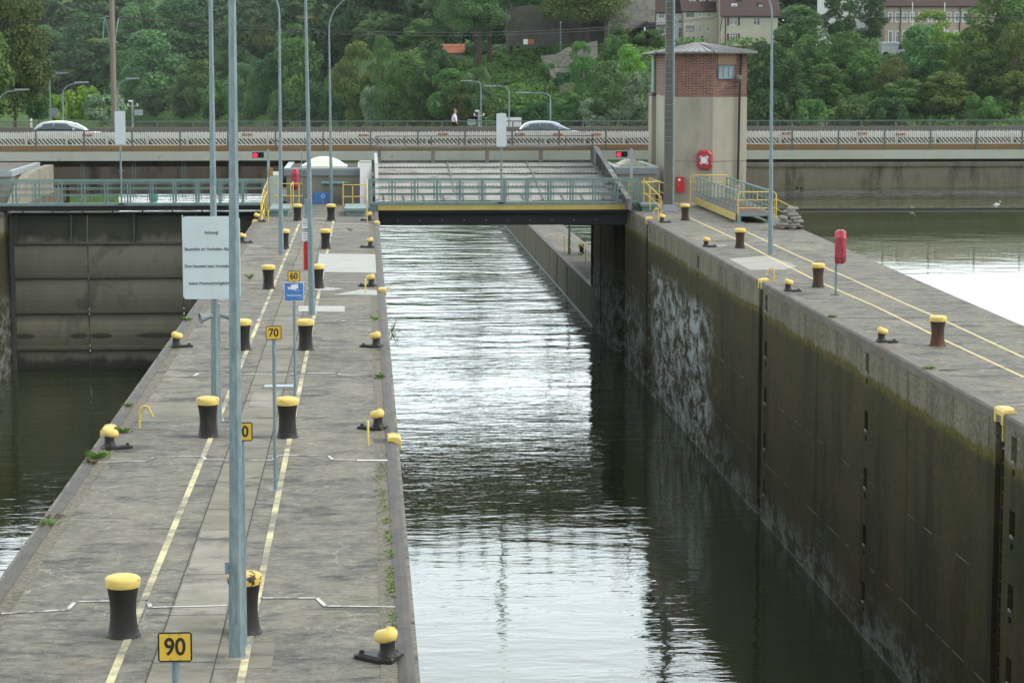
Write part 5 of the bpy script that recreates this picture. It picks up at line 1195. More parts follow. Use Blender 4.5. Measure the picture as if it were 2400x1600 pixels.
# ---- walking man
def man(x, y, z):
    r = empty('person', (x, y, z), 'grey haired man in white T-shirt walking on the far footway of the bridge', 'person')
    def skin(name, pts, edges, rad, mat, parent, lev=2):
        me = bpy.data.meshes.new(name); me.from_pydata([(x + a, y + b_, z + c_) for a, b_, c_ in pts], edges, []); me.materials.append(M[mat]); o = link(name, me, parent)
        m = o.modifiers.new('skin', 'SKIN'); m.use_smooth_shade = True
        for i, v in enumerate(me.skin_vertices[0].data): v.radius = (rad[i], rad[i]) if not isinstance(rad[i], tuple) else rad[i]; v.use_root = (i == 0)
        s = o.modifiers.new('s', 'SUBSURF'); s.levels = s.render_levels = lev; return o
    pts = [(0,0,.95),(0,0,1.1),(0,0,1.28),(.02,0,1.43),(.04,0,1.52),(.07,0,1.63),(.07,0,1.73),
           (0,.1,.9),(.12,.1,.5),(.05,.1,.09),(.2,.1,.04),(0,-.1,.9),(-.06,-.1,.5),(-.3,-.1,.14),(-.2,-.1,.04),
           (.02,.19,1.40),(-.03,.24,1.13),(.08,.24,.90),(.12,.235,.80),(.02,-.19,1.40),(.0,-.24,1.13),(.14,-.24,.92),(.19,-.235,.83)]
    ed = [(0,1),(1,2),(2,3),(3,4),(4,5),(5,6),(0,7),(7,8),(8,9),(9,10),(0,11),(11,12),(12,13),(13,14),(3,15),(15,16),(16,17),(17,18),(3,19),(19,20),(20,21),(21,22)]
    rad = [.13,.13,.145,.1,.055,.095,.085,.09,.065,.045,.035,.09,.065,.045,.035,.06,.045,.036,.035,.06,.045,.036,.035]
    skin('body', pts, ed, rad, 'skin', r)
    skin('shirt', [(0,0,.9),(0,0,1.1),(0,0,1.28),(.02,0,1.42),(.02,.2,1.41),(.0,.24,1.2),(.02,-.2,1.41),(.01,-.24,1.2)], [(0,1),(1,2),(2,3),(3,4),(4,5),(3,6),(6,7)], [.18,.185,.19,.13,.085,.075,.085,.075], 'shirt', r)
    skin('trousers', [(0,0,.93),(0,.1,.86),(.12,.1,.5),(.05,.1,.12),(0,-.1,.86),(-.06,-.1,.5),(-.29,-.1,.17)], [(0,1),(1,2),(2,3),(0,4),(4,5),(5,6)], [.15,.115,.09,.07,.115,.09,.07], 'trouser', r)
    skin('hair', [(.03,0,1.68),(.03,0,1.76),(.07,0,1.79)], [(0,1),(1,2)], [.095,.10,.085], 'hair', r, 1)
    MB().cbox((x + .17, y, z + 1.655), (.04, .03, .045)).build('nose', M['skin'], r)
man(D(1065, 300, 150).x, 150, 2.27)

# ---- birds
def bird(x, y, z, s, mat, label, sit=True, face=1, grp=None, name='bird'):
    r = empty(name, (x, y, z), label, 'bird', grp); f = face
    if sit:
        ax = Vector((-f * .55, 0, .85)).normalized() if sit == 1 else Vector((f, 0, .1)).normalized()
        b = MB().lathe([(.01, -.5), (.09, -.35), (.16, -.1), (.18, .1), (.14, .3), (.08, .42), (.03, .5)], 12, (0, 0, 0), ax=ax.to_track_quat('Z', 'Y').to_matrix())
        h = Vector((f * -.25, 0, .95)) if sit == 1 else Vector((f * .5, 0, .42))
        if sit == 1: h = ax * .55
        up = Vector((0, 0, .42)) if sit == 1 else Vector((0, 0, .12))
        b.v = [tuple(Vector((x, y, z)) + (Vector(v) + up) * s) for v in b.v]; o = b.build('body', M[mat], r)
        hd = MB().lathe([(.02, -.11), (.09, -.05), (.11, .02), (.08, .09), (.02, .12)], 10, tuple(Vector((x, y, z)) + (h + up) * s)); hd.v = [tuple((Vector(v) - Vector((x, y, z)) - (h + up) * s) * s + Vector((x, y, z)) + (h + up) * s) for v in hd.v]; hd.build('head', M[mat], r)
        bk = MB().tube([Vector((x, y, z)) + (h + up + Vector((f * .08, 0, 0))) * s, Vector((x, y, z)) + (h + up + Vector((f * .24, 0, -.02))) * s], [.035 * s, .006 * s], 6); bk.build('beak', M['beak'], r)
        for q in (-1, 1):
            w_ = MB().prism([(a[0], a[1]) for a in [(-.16, -.45), (.1, -.2), (.12, .2), (-.02, .36), (-.14, .1)]], -.02, .02, 'y'); mt = ax.to_track_quat('Z', 'Y').to_matrix() if sit == 1 else Matrix.Rotation(R(80) * f, 3, 'Y')
            w_.v = [tuple(Vector((x, y, z)) + (Matrix.Rotation(0, 3, 'Z') @ Vector((v[0] * .8, v[1] + q * .16, v[2])) + up) * s) for v in w_.v]; w_.build('wing', M[mat], r)
    return r
M['feather'] = pm('dark_feathers', (.03,.028,.025), (.02,.02,.02), 9, .8); M['feather_w'] = pm('white_feathers', (.7,.72,.72), (.6,.62,.63), 9, .8); M['beak'] = pm('beak_horn', (.2,.13,.03), (.15,.1,.03), 9, .6)

# ---- street lamps behind the bridge
def street_lamp(px, ytop, reach, Y, zb, label, bent):
    p = D(px, ytop, Y); e = D(px + reach, ytop - 2 * (reach > 0), Y); r = empty('street_lamp', (p.x, Y, zb), label, 'street lamp', 'curved street lamps behind the bridge')
    rad = min(.5 if bent < 1 else 1.5, abs(e.x - p.x) * .5); s = 1 if e.x > p.x else -1; zt = p.z - .0
    pts = [(p.x, Y, zb), (p.x, Y, zt - rad)] + [(p.x + s * rad * (1 - math.cos(R(a))), Y, zt - rad + rad * math.sin(R(a))) for a in range(15, 91, 15)] + [(e.x, Y, e.z + .05)]
    MB().tube(pts, [.07, .055] + [.045] * 6 + [.04], 8).build('pole', M['galv'], r)
    MB().bar((e.x - s * .9, Y, e.z + .05), (e.x + s * .1, Y, e.z + .06), .2, .1).build('lamp_head', M['galv_pale'], r); return p, e
street_lamp(-6, 214, 70, 165, -2, 'curved street lamp cut by the left picture edge', 1)
street_lamp(116, 175, 40, 200, -2, 'tall curved street lamp before the big tree at left, behind the white car', 1)
street_lamp(146, 197, 58, 175, -2, 'curved street lamp right of the big left tree over yellow green bush', 1)
street_lamp(275, 188, 48, 188, -2, 'curved street lamp just right of the brown concrete mast', 1)
bl = []
for px, yt, rc, Y, lab in ((1127, 191, -44, 205, 'smallest of three street lamps right of the walking man, beside the weather mast'), (1193, 203, -56, 190, 'street lamp behind the blank panel on the footbridge, with a bird'), (1290, 219, -78, 172, 'street lamp behind the blue windowed hatchback, with a bird')):
    p, e = street_lamp(px, yt, rc, Y, -2, lab, 0); bl.append((p, e, Y))
for (p, e, Y), dpx, lab in zip(bl, (-8, -10, -13), ('tiny dark bird perched on the smallest street lamp', 'dark crow on the street lamp above the blank panel', 'dark crow perched on the street lamp above the hatchback')):
    x = D(855 + (p.x * 5498 / Y) + dpx, 200, Y).x; bird(x, Y, p.z + .03, .42, 'feather', lab, 1, -1 if dpx > -12 else 1, 'birds on the street lamps')
# ---- instrument masts
def inst(px, y0, y1, Y, label):
    p = D(px, y0, Y); zb = -1; r = empty('instrument_mast', (p.x, Y, zb), label, 'mast', 'instrument masts behind the bridge')
    MB().tube([(p.x, Y, zb), (p.x, Y, p.z)], .07, 8).build('pole', M['galv_pale'], r)
    MB().bar((p.x - .35, Y, p.z - .35), (p.x + .4, Y, p.z - .35), .07).build('cross_arm', M['galv_pale'], r); MB().cbox((p.x - .12, Y, p.z + .03), (.32, .2, .12)).build('camera', M['white_paint'], r)
    MB().cbox((p.x + (.45 if px < 500 else -.55), Y, p.z - .85), (.62, .3, .42)).build('equipment_box', M['galv_pale'], r)
    for s in (-.33, .38): MB().tube([(p.x + s, Y, p.z - .35), (p.x + s, Y, p.z - .15)], .05, 6).build('sensor', M['white_paint'], r)
inst(310, 238, 295, 180, 'pale instrument mast with boxes right of the brown concrete mast'); inst(1122, 261, 295, 180, 'pale instrument mast with boxes right of the walking man')
mp = MB().tube([(D(73, 290, 160).x, 160, 1.9), (D(73, 290, 160).x, 160, D(73, 278, 160).z)], .07, 8).build('marker_post', M['white_paint']); tag(mp, 'short white marker post left of the estate car', 'post')
sg = empty('road_sign', (D(127, 270, 172).x, 172, 1.9), 'dark backed road sign behind the estate car roof', 'sign'); p = D(127, 263, 172); MB().box(p.x - .25, p.x + .25, 171.95, 172, p.z - .35, p.z + .3).build('panel', M['fascia'], sg); MB().tube([(p.x - .35, 172.05, 1.9), (p.x - .35, 172.05, p.z + .2)], .04, 6).build('pole', M['galv'], sg)
# ---- overhead line
def mast2(px, wpx, Y, zb, zt, label, steel):
    p = D(px, 100, Y); w_ = wpx / 5470 * Y / 2; r = empty('overhead_line_mast', (p.x, Y, zb), label, 'mast', 'concrete masts of the overhead line')
    MB().tube([(p.x, Y, zb), (p.x, Y, zt)], [w_ * 1.15, w_ * .8], 14).build('shaft', M['mast_concrete'], r); return p, r
p, r1 = mast2(264, 12, 158, 1.9, 17, 'brown round concrete mast with wire brackets at left behind the bridge', 0)
q = lambda px, py, Y=158: tuple(D(px, py, Y))
for nm, pts in (('bracket', [q(246, 38), q(262, 41)]), ('brace', [q(246, 38), q(258, 98)]), ('brace', [q(245, 40), q(241, 92)]), ('bracket', [q(241, 94), q(258, 91)]), ('bracket', [q(278, 42), q(269, 98)]), ('brace', [q(258, 98), q(261, 114)]), ('insulator', [q(242, 93), q(247, 101)]), ('insulator', [q(270, 98), q(277, 101)])):
    MB().tube(pts, .035, 6).build(nm, M['galv_pale'] if nm == 'bracket' else M['galv'], r1)
p2, r2 = mast2(1683, 8, 200, 1.0, 16, 'brown concrete mast with wire bracket behind the tower roof', 0)
q2 = lambda px, py: q(px, py, 200)
MB().tube([q2(1694, 40), q2(1684, 92)], .05, 6).build('brace', M['steel_brown'], r2); MB().tube([q2(1674, 40), q2(1695, 40)], .04, 6).build('bracket', M['steel_brown'], r2)
def wire(a, b_, sag, rad, label):
    a, b_ = Vector(a), Vector(b_); m = MB().tube([a.lerp(b_, k / 12) - Vector((0, 0, sag * 4 * (k / 12) * (1 - k / 12))) for k in range(13)], rad, 5).build('overhead_wire', M['sign_black']); tag(m, label, 'wire', 'overhead wires above the bridge')
wire(q(-200, 60), q(246, 38), .1, .022, 'black overhead wire left of the brown mast, upper'); wire(q(-200, 63), q(252, 45), .1, .022, 'black overhead wire left of the brown mast, lower')
wire(q(278, 39), q2(1674, 41), 1.2, .026, 'long black overhead wire across the wooded slope, upper of the pair'); wire(q(278, 41), q2(1674, 44), 1.35, .026, 'long black overhead wire across the wooded slope, lower of the pair')
wire(q2(1694, 41), q(2700, 38, 210), .1, .035, 'thick black overhead wire right of the tower'); wire(q(-200, 103, 175), q(2700, 99, 175), .3, .016, 'thin grey overhead wire right across the picture above the bridge')

# ================================================================== BASIN, LOWER QUAY, LEFT BANK
dam = empty('dam_wall', (60, 149, -.8), 'low dark concrete wall with paler cap under the bridge, behind the right basin', 'wall')
MB().box(19.4, 260, 149, 149.38, -6, .36).build('wall', M['dam_dark'] if 'dam_dark' in M else M['concrete_dark'], dam); b = MB(); x = 19.4
while x < 120: b.box(x, x + 1.75, 148.95, 149.38, .36, .62); x += 1.77
b.build('cap', M['concrete'], dam)
boom = MB().tube([(19.2, 123.2, WU + .03), (60, 123.2, WU + .03), (130, 123.2, WU + .03)], .085, 10).build('floating_boom', M['dark_steel']); tag(boom, 'long dark floating boom across the right basin', 'boom')
g_ = D(2137, 491, 123.2); bird(g_.x, 123.2, WU + .1, .3, 'sack', 'small brownish bird sitting on the floating boom', 2, 1, None)
g_ = G(2335, 482, WU); bird(g_.x, g_.y, WU, .4, 'feather_w', 'white gull swimming on the right basin', 2, 1, None, 'gull')
for px, lab in ((1867, 'left of two dark ducks near the dam wall'), (1877, 'right of two dark ducks near the dam wall')): g_ = G(px, 440, WU); bird(g_.x, g_.y, WU - .03, .26, 'feather', lab, 2, 1, 'ducks near the dam wall', 'duck')
LZ = -5.5
b = MB(); b.quad((12.62, HEAD, LZ), (15.4, HEAD, LZ), (15.2, 235, LZ), (12.62, 235, LZ)); b.m = 1; b.quad((15.4, HEAD, -9), (15.2, 235, -9), (15.2, 235, LZ), (15.4, HEAD, LZ)); b.quad((12.62, 235, -9), (15.2, 235, -9), (15.2, 235, LZ), (12.62, 235, LZ))
lowq = tag(b.build('quay', [M['pave'], M['lowwall']]), kind='structure')
lwq = empty('quay_wall', (12.6, 180, -7), 'low mossy quay wall of concrete slabs seen under the footbridge', 'wall')
hs_ = [(y - .04, y + .04, -9, LZ - .15, .12) for y in [130.5 + k * 4.1 for k in range(24)]] + [(y - .3, y + .3, -9, LZ - .15, .3) for y in (145.5, 153.2)]
MB().holed((12.6, 0, 0), (0, 1, 0), (0, 0, 1), (-1, 0, 0), [HEAD, 235], [-9, LZ - .15], hs_, .1).build('wall', M['lowwall'], lwq)
MB().box(12.57, 12.85, HEAD, 235, LZ - .15, LZ + .03, ).build('coping', M['edge_steel'], lwq); MB().box(12.53, 12.58, HEAD, 235, WL + .02, WL + .1).build('fender_strip', M['galv'], lwq)
lb = copy_tree(bpy.data.objects['bollard']); lb.location = (14.1, 152, LZ); tag(lb, 'black bollard with yellow cap on the low quay under the footbridge', 'bollard', GB)
lpz = lamp_post(0, 0, None, 0, 'lamp post on the low quay seen under the footbridge', 0, at=(13.35, 152.5))
lpz.scale = (1, 1, .6); lpz.location.z = LZ
tr = tube_rail('yellow_railing', [[(13.05, 158, LZ), (13.05, 158, LZ + 1)], [(13.2, 154.5, LZ), (13.2, 154.5, LZ + 1)], [(13.6, 148, LZ), (13.6, 148, LZ + 1)], [(13.7, 145, LZ), (13.7, 145, LZ + .95)], [(13.8, 142, LZ), (13.8, 142, LZ + .9)], [(13.85, 139, LZ), (13.85, 139, LZ + .9)], [(13.05, 158, LZ + 1), (13.6, 148, LZ + 1), (13.9, 137, LZ + .9)], [(13.05, 158, LZ + .5), (13.6, 148, LZ + .5), (13.9, 137, LZ + .45)]], 'faded yellow railing on the low quay seen under the footbridge')
# left bank operating house and cheek
oh = empty('operating_house', (-20, 117, 0), 'grey flat roofed operating house with metal fascia at the left picture edge', 'building')
MB().box(-24, -17.6, 117.1, 127, 0, 1.36).build('wall', M['concrete'], oh); MB().box(-24.1, -17.5, 117, 127.1, 1.36, 1.66).build('fascia', M['galv_pale'], oh); MB().box(-23.9, -17.7, 117.2, 127, 1.64, 1.672).build('roof', M['roof_grit'], oh)
for k in range(3): MB().lathe([(.08, 0), (.06, .12)], 8, (-17.6, 118.5 + k * 1.4, .95), ax=Matrix.Rotation(R(90), 3, 'Y')).build('vent', M['white_paint'], oh)
MB().box(-19.8, -18.6, 117.05, 117.12, 0, 1.0).build('door', M['glass_dark'], oh)
ck_ = MB().prism([(113.7, 0), (115.2, .55), (116.8, 1.0), (119, 1.38), (121.5, 1.5), (127.9, 1.5), (127.9, 0)], -17.35, -16.9, 'x').build('gate_cheek', M['concrete']); tag(ck_, 'pale curved concrete cheek beside the left gate', 'wall')
bu = MB().lathe([(.3, -.3), (.5, .0), (.5, .5), (.25, 1.1), (.12, 1.5), (.02, 1.55)], 14, tuple(G(360, 466, WL))); o = bu.build('buoy', M['buoy_green']); tag(o, 'small bright green buoy on the far water under the bridge', 'buoy')
M_dummy = 0
# ================================================================== TERRAIN
BK = [(-400, 740), (-100, 665), (-62, 635), (-25, 545), (-6, 420), (6, 335), (40, 303), (90, 288), (400, 285)]
def bank(x):
    for (xa, ya), (xb, yb) in zip(BK, BK[1:]):
        if xa <= x <= xb: return ya + (yb - ya) * (x - xa) / (xb - xa)
    return 285 if x > 0 else 740
def sst(v, a, b): t = min(1, max(0, (v - a) / (b - a))); return t * t * (3 - 2 * t)
def interp(v, pts):
    if v <= pts[0][0]: return pts[0][1]
    for (a, b), (c, d) in zip(pts, pts[1:]):
        if v <= c: return b + (d - b) * (v - a) / (c - a)
    return pts[-1][1]
def hgt(x, y):
    s = y - bank(x)
    zr = interp(s, [(-1, -9), (0, -7.7), (4, -2.5), (8, -.8), (24, 4.2), (43, 9.6), (80, 9.9), (200, 10.5), (500, 12)])
    zl = interp(s, [(-1, -9), (0, -7.7), (6, -5.5), (50, 1), (120, 12), (220, 24), (500, 60)])
    k = sst(x, -12, 14); n = .5 * math.sin(x * .31 + y * .17) + .4 * math.sin(x * .13 - y * .23)
    return zl * (1 - k) + zr * k + (n if s > 8 and s < 40 or k < .5 and s > 8 else 0) * .6
vs = []; fs = []; xs = [-260 + 7 * i for i in range(86)]; NS = 46
for i, x in enumerate(xs):
    for j in range(NS):
        s = -1.5 + (j / (NS - 1)) ** 1.6 * 420; y = bank(x) + s; vs.append((x, y, hgt(x, y)))
for i in range(len(xs) - 1):
    for j in range(NS - 1): fs.append((i*NS+j, (i+1)*NS+j, (i+1)*NS+j+1, i*NS+j+1))
hb = MB(); hb.add(vs, fs, True); tag(hb.build('hill', M['ground']), kind='structure')
lbk = MB(); lbk.quad((-300, 128.2, 1.85), (-26.5, 153.5, 1.85), (-23, 170, 1.85), (-25.8, 240, 1.6), (-40, 300, 1.4), (-300, 300, 1.4)); lbk.quad((-26.5, 153.5, 1.85), (-26, 153.5, -9), (-22, 170, -9), (-23, 170, 1.85)); lbk.quad((-23, 170, 1.85), (-22, 170, -9), (-25, 240, -9), (-25.8, 240, 1.6)); lbk.quad((-25.8, 240, 1.6), (-25, 240, -9), (-39, 304, -9), (-40, 300, 1.4))
tag(lbk.build('ground', M['ground']), kind='structure')

# ================================================================== TREES
def np_mesh(name, V, mats, quads=True):
    me = bpy.data.meshes.new(name); n = len(V); me.vertices.add(n); me.vertices.foreach_set('co', V.astype(np.float32).ravel())
    nf = n // 4; me.loops.add(n); me.loops.foreach_set('vertex_index', np.arange(n, dtype=np.int32)); me.polygons.add(nf)
    me.polygons.foreach_set('loop_start', np.arange(0, n, 4, dtype=np.int32)); me.polygons.foreach_set('loop_total', np.full(nf, 4, dtype=np.int32))
    me.materials.append(mats); me.update(); me.validate(); return me
def leaves(P, Nrm, size, g):
    n = len(P); d = Nrm + g.normal(0, .55, (n, 3)); d /= np.linalg.norm(d, axis=1)[:, None] + 1e-9
    a = np.cross(d, g.normal(0, 1, (n, 3))); a /= np.linalg.norm(a, axis=1)[:, None] + 1e-9; b_ = np.cross(d, a); s = (size * g.uniform(.55, 1.35, n))[:, None]
    V = np.stack([P - a * s, P - b_ * s * .55, P + a * s, P + b_ * s * .55], 1); return V.reshape(-1, 3)
def crown(seed, asp, nl, n, size, style='round'):
    """leaf cloud: radius about 1, height asp, base at z = 0"""
    g = np.random.RandomState(seed); C = []; Rr = []
    for i in range(nl):
        t = g.uniform(.1, .97)
        if style == 'round': rad = math.sin(math.pi * (t * .8 + .17)) ** .6
        elif style == 'cone': rad = (1.03 - t) ** .7 * min(1, t * 5 + .3)
        elif style == 'column': rad = .75 * math.sin(math.pi * (t * .88 + .1)) ** .4
        else: rad = (.55 + .55 * math.sin(math.pi * t)) * min(1, .5 + t)
        a = g.uniform(0, 2 * math.pi); q = rad * math.sqrt(g.uniform(.15, 1)) * .8; r = g.uniform(.17, .34) * (1.15 - .35 * t)
        C.append((q * math.cos(a), q * math.sin(a), min(t * asp, asp - r * .8))); Rr.append(r)
    C = np.array(C); Rr = np.array(Rr); wgt = Rr ** 2 / (Rr ** 2).sum(); idx = g.choice(nl, n, p=wgt)
    d = g.normal(0, 1, (n, 3)); d[:, 2] += .25; d /= np.linalg.norm(d, axis=1)[:, None]
    rr = Rr[idx][:, None] * (g.uniform(.72, 1.12, (n, 1))); P = C[idx] + d * rr * np.array([1, 1, .8])
    keep = np.ones(n, bool)
    for c, r in zip(C, Rr): keep &= ~((((P - c) / np.array([1, 1, .8])) ** 2).sum(1) < (r * .62) ** 2)
    P, d = P[keep], d[keep]; d = d * .8 + np.array([0, 0, .35]); return leaves(P, d, size, g)
PROTO = {}
for nm, args in dict(r1=(1, 2.1, 42, 9500, .05, 'round'), r2=(2, 1.8, 38, 9500, .05, 'round'), r3=(3, 2.5, 46, 9500, .05, 'round'), i1=(4, 2.4, 34, 8500, .05, 'loose'), i2=(5, 2.9, 40, 9500, .05, 'loose'), c1=(6, 3.4, 46, 9500, .046, 'cone'), k1=(7, 3.6, 46, 9000, .048, 'column'), b1=(8, 1.2, 26, 6500, .055, 'round'), b2=(9, 1.0, 24, 6000, .055, 'loose'), big=(10, 2.2, 95, 26000, .034, 'round'), r4=(11, 2.2, 50, 11000, .046, 'round')).items():
    PROTO[nm] = (crown(*args), args[1], {})
def trunk_mesh(seed):
    g = random.Random(seed); b = MB(); b.tube([(0, 0, -.06), (.01, 0, .25), (-.01, .01, .55), (.02, 0, .85)], [.035, .026, .018, .006], 7)
    for k in range(7):
        z = .28 + k * .07; a = g.uniform(0, 6.28); L = g.uniform(.14, .26); b.tube([(0, 0, z), (L * .5 * math.cos(a), L * .5 * math.sin(a), z + .05), (L * math.cos(a), L * math.sin(a), z + .14)], [.013, .009, .003], 5)
    return b
TR = [trunk_mesh(s).build('trunk', M['bark']) for s in range(3)]; TRM = [t.data for t in TR]
for t in TR: bpy.data.objects.remove(t)
tcount = 0
GT = 'trees on the wooded river banks'
def tree(px, ytop, wpx, Y, kind, leaf, label, cb=.06, zbase=None, lean=0, group=GT, name='tree', cat='tree'):
    global tcount; tcount += 1
    if Y < 0:      # stands on the bank, -Y metres back from the water's edge
        off = -Y; Y = 400
        for _ in range(25): Y = .5 * Y + .5 * (bank(D(px, ytop, Y).x) + off)
    if zbase is None:
        for _ in range(6): Y = max(Y, bank(D(px, ytop, Y).x) + 4.5)
    p = D(px, ytop, Y); zb = hgt(p.x, Y) if zbase is None else zbase; Hh = max(2.5, p.z - zb) * 1.02; rad = wpx / 5470 * Y / 2 * 1.08
    if kind in ('b1', 'b2') and Hh > 2.3 * rad: kind = 'r4' if Hh < 3.4 * rad else 'i2'
    root = empty(name, (p.x, Y, zb), label, cat, group); V, asp, cache = PROTO[kind]
    if leaf not in cache: cache[leaf] = np_mesh('crown', V, LEAF[leaf])
    c = bpy.data.objects.new('crown', cache[leaf]); col.objects.link(c); c.parent = root; c.location = (0, 0, Hh * cb); c.scale = (rad, rad, Hh * (1 - cb) / asp); c.rotation_euler = (0, lean, rnd.uniform(0, 6.28))
    if cat == 'tree':
        t = bpy.data.objects.new('trunk', TRM[tcount % 3]); col.objects.link(t); t.parent = root; sc = min(rad * 2.2, Hh * .55); t.scale = (sc * .6, sc * .6, Hh * .96)
    return root
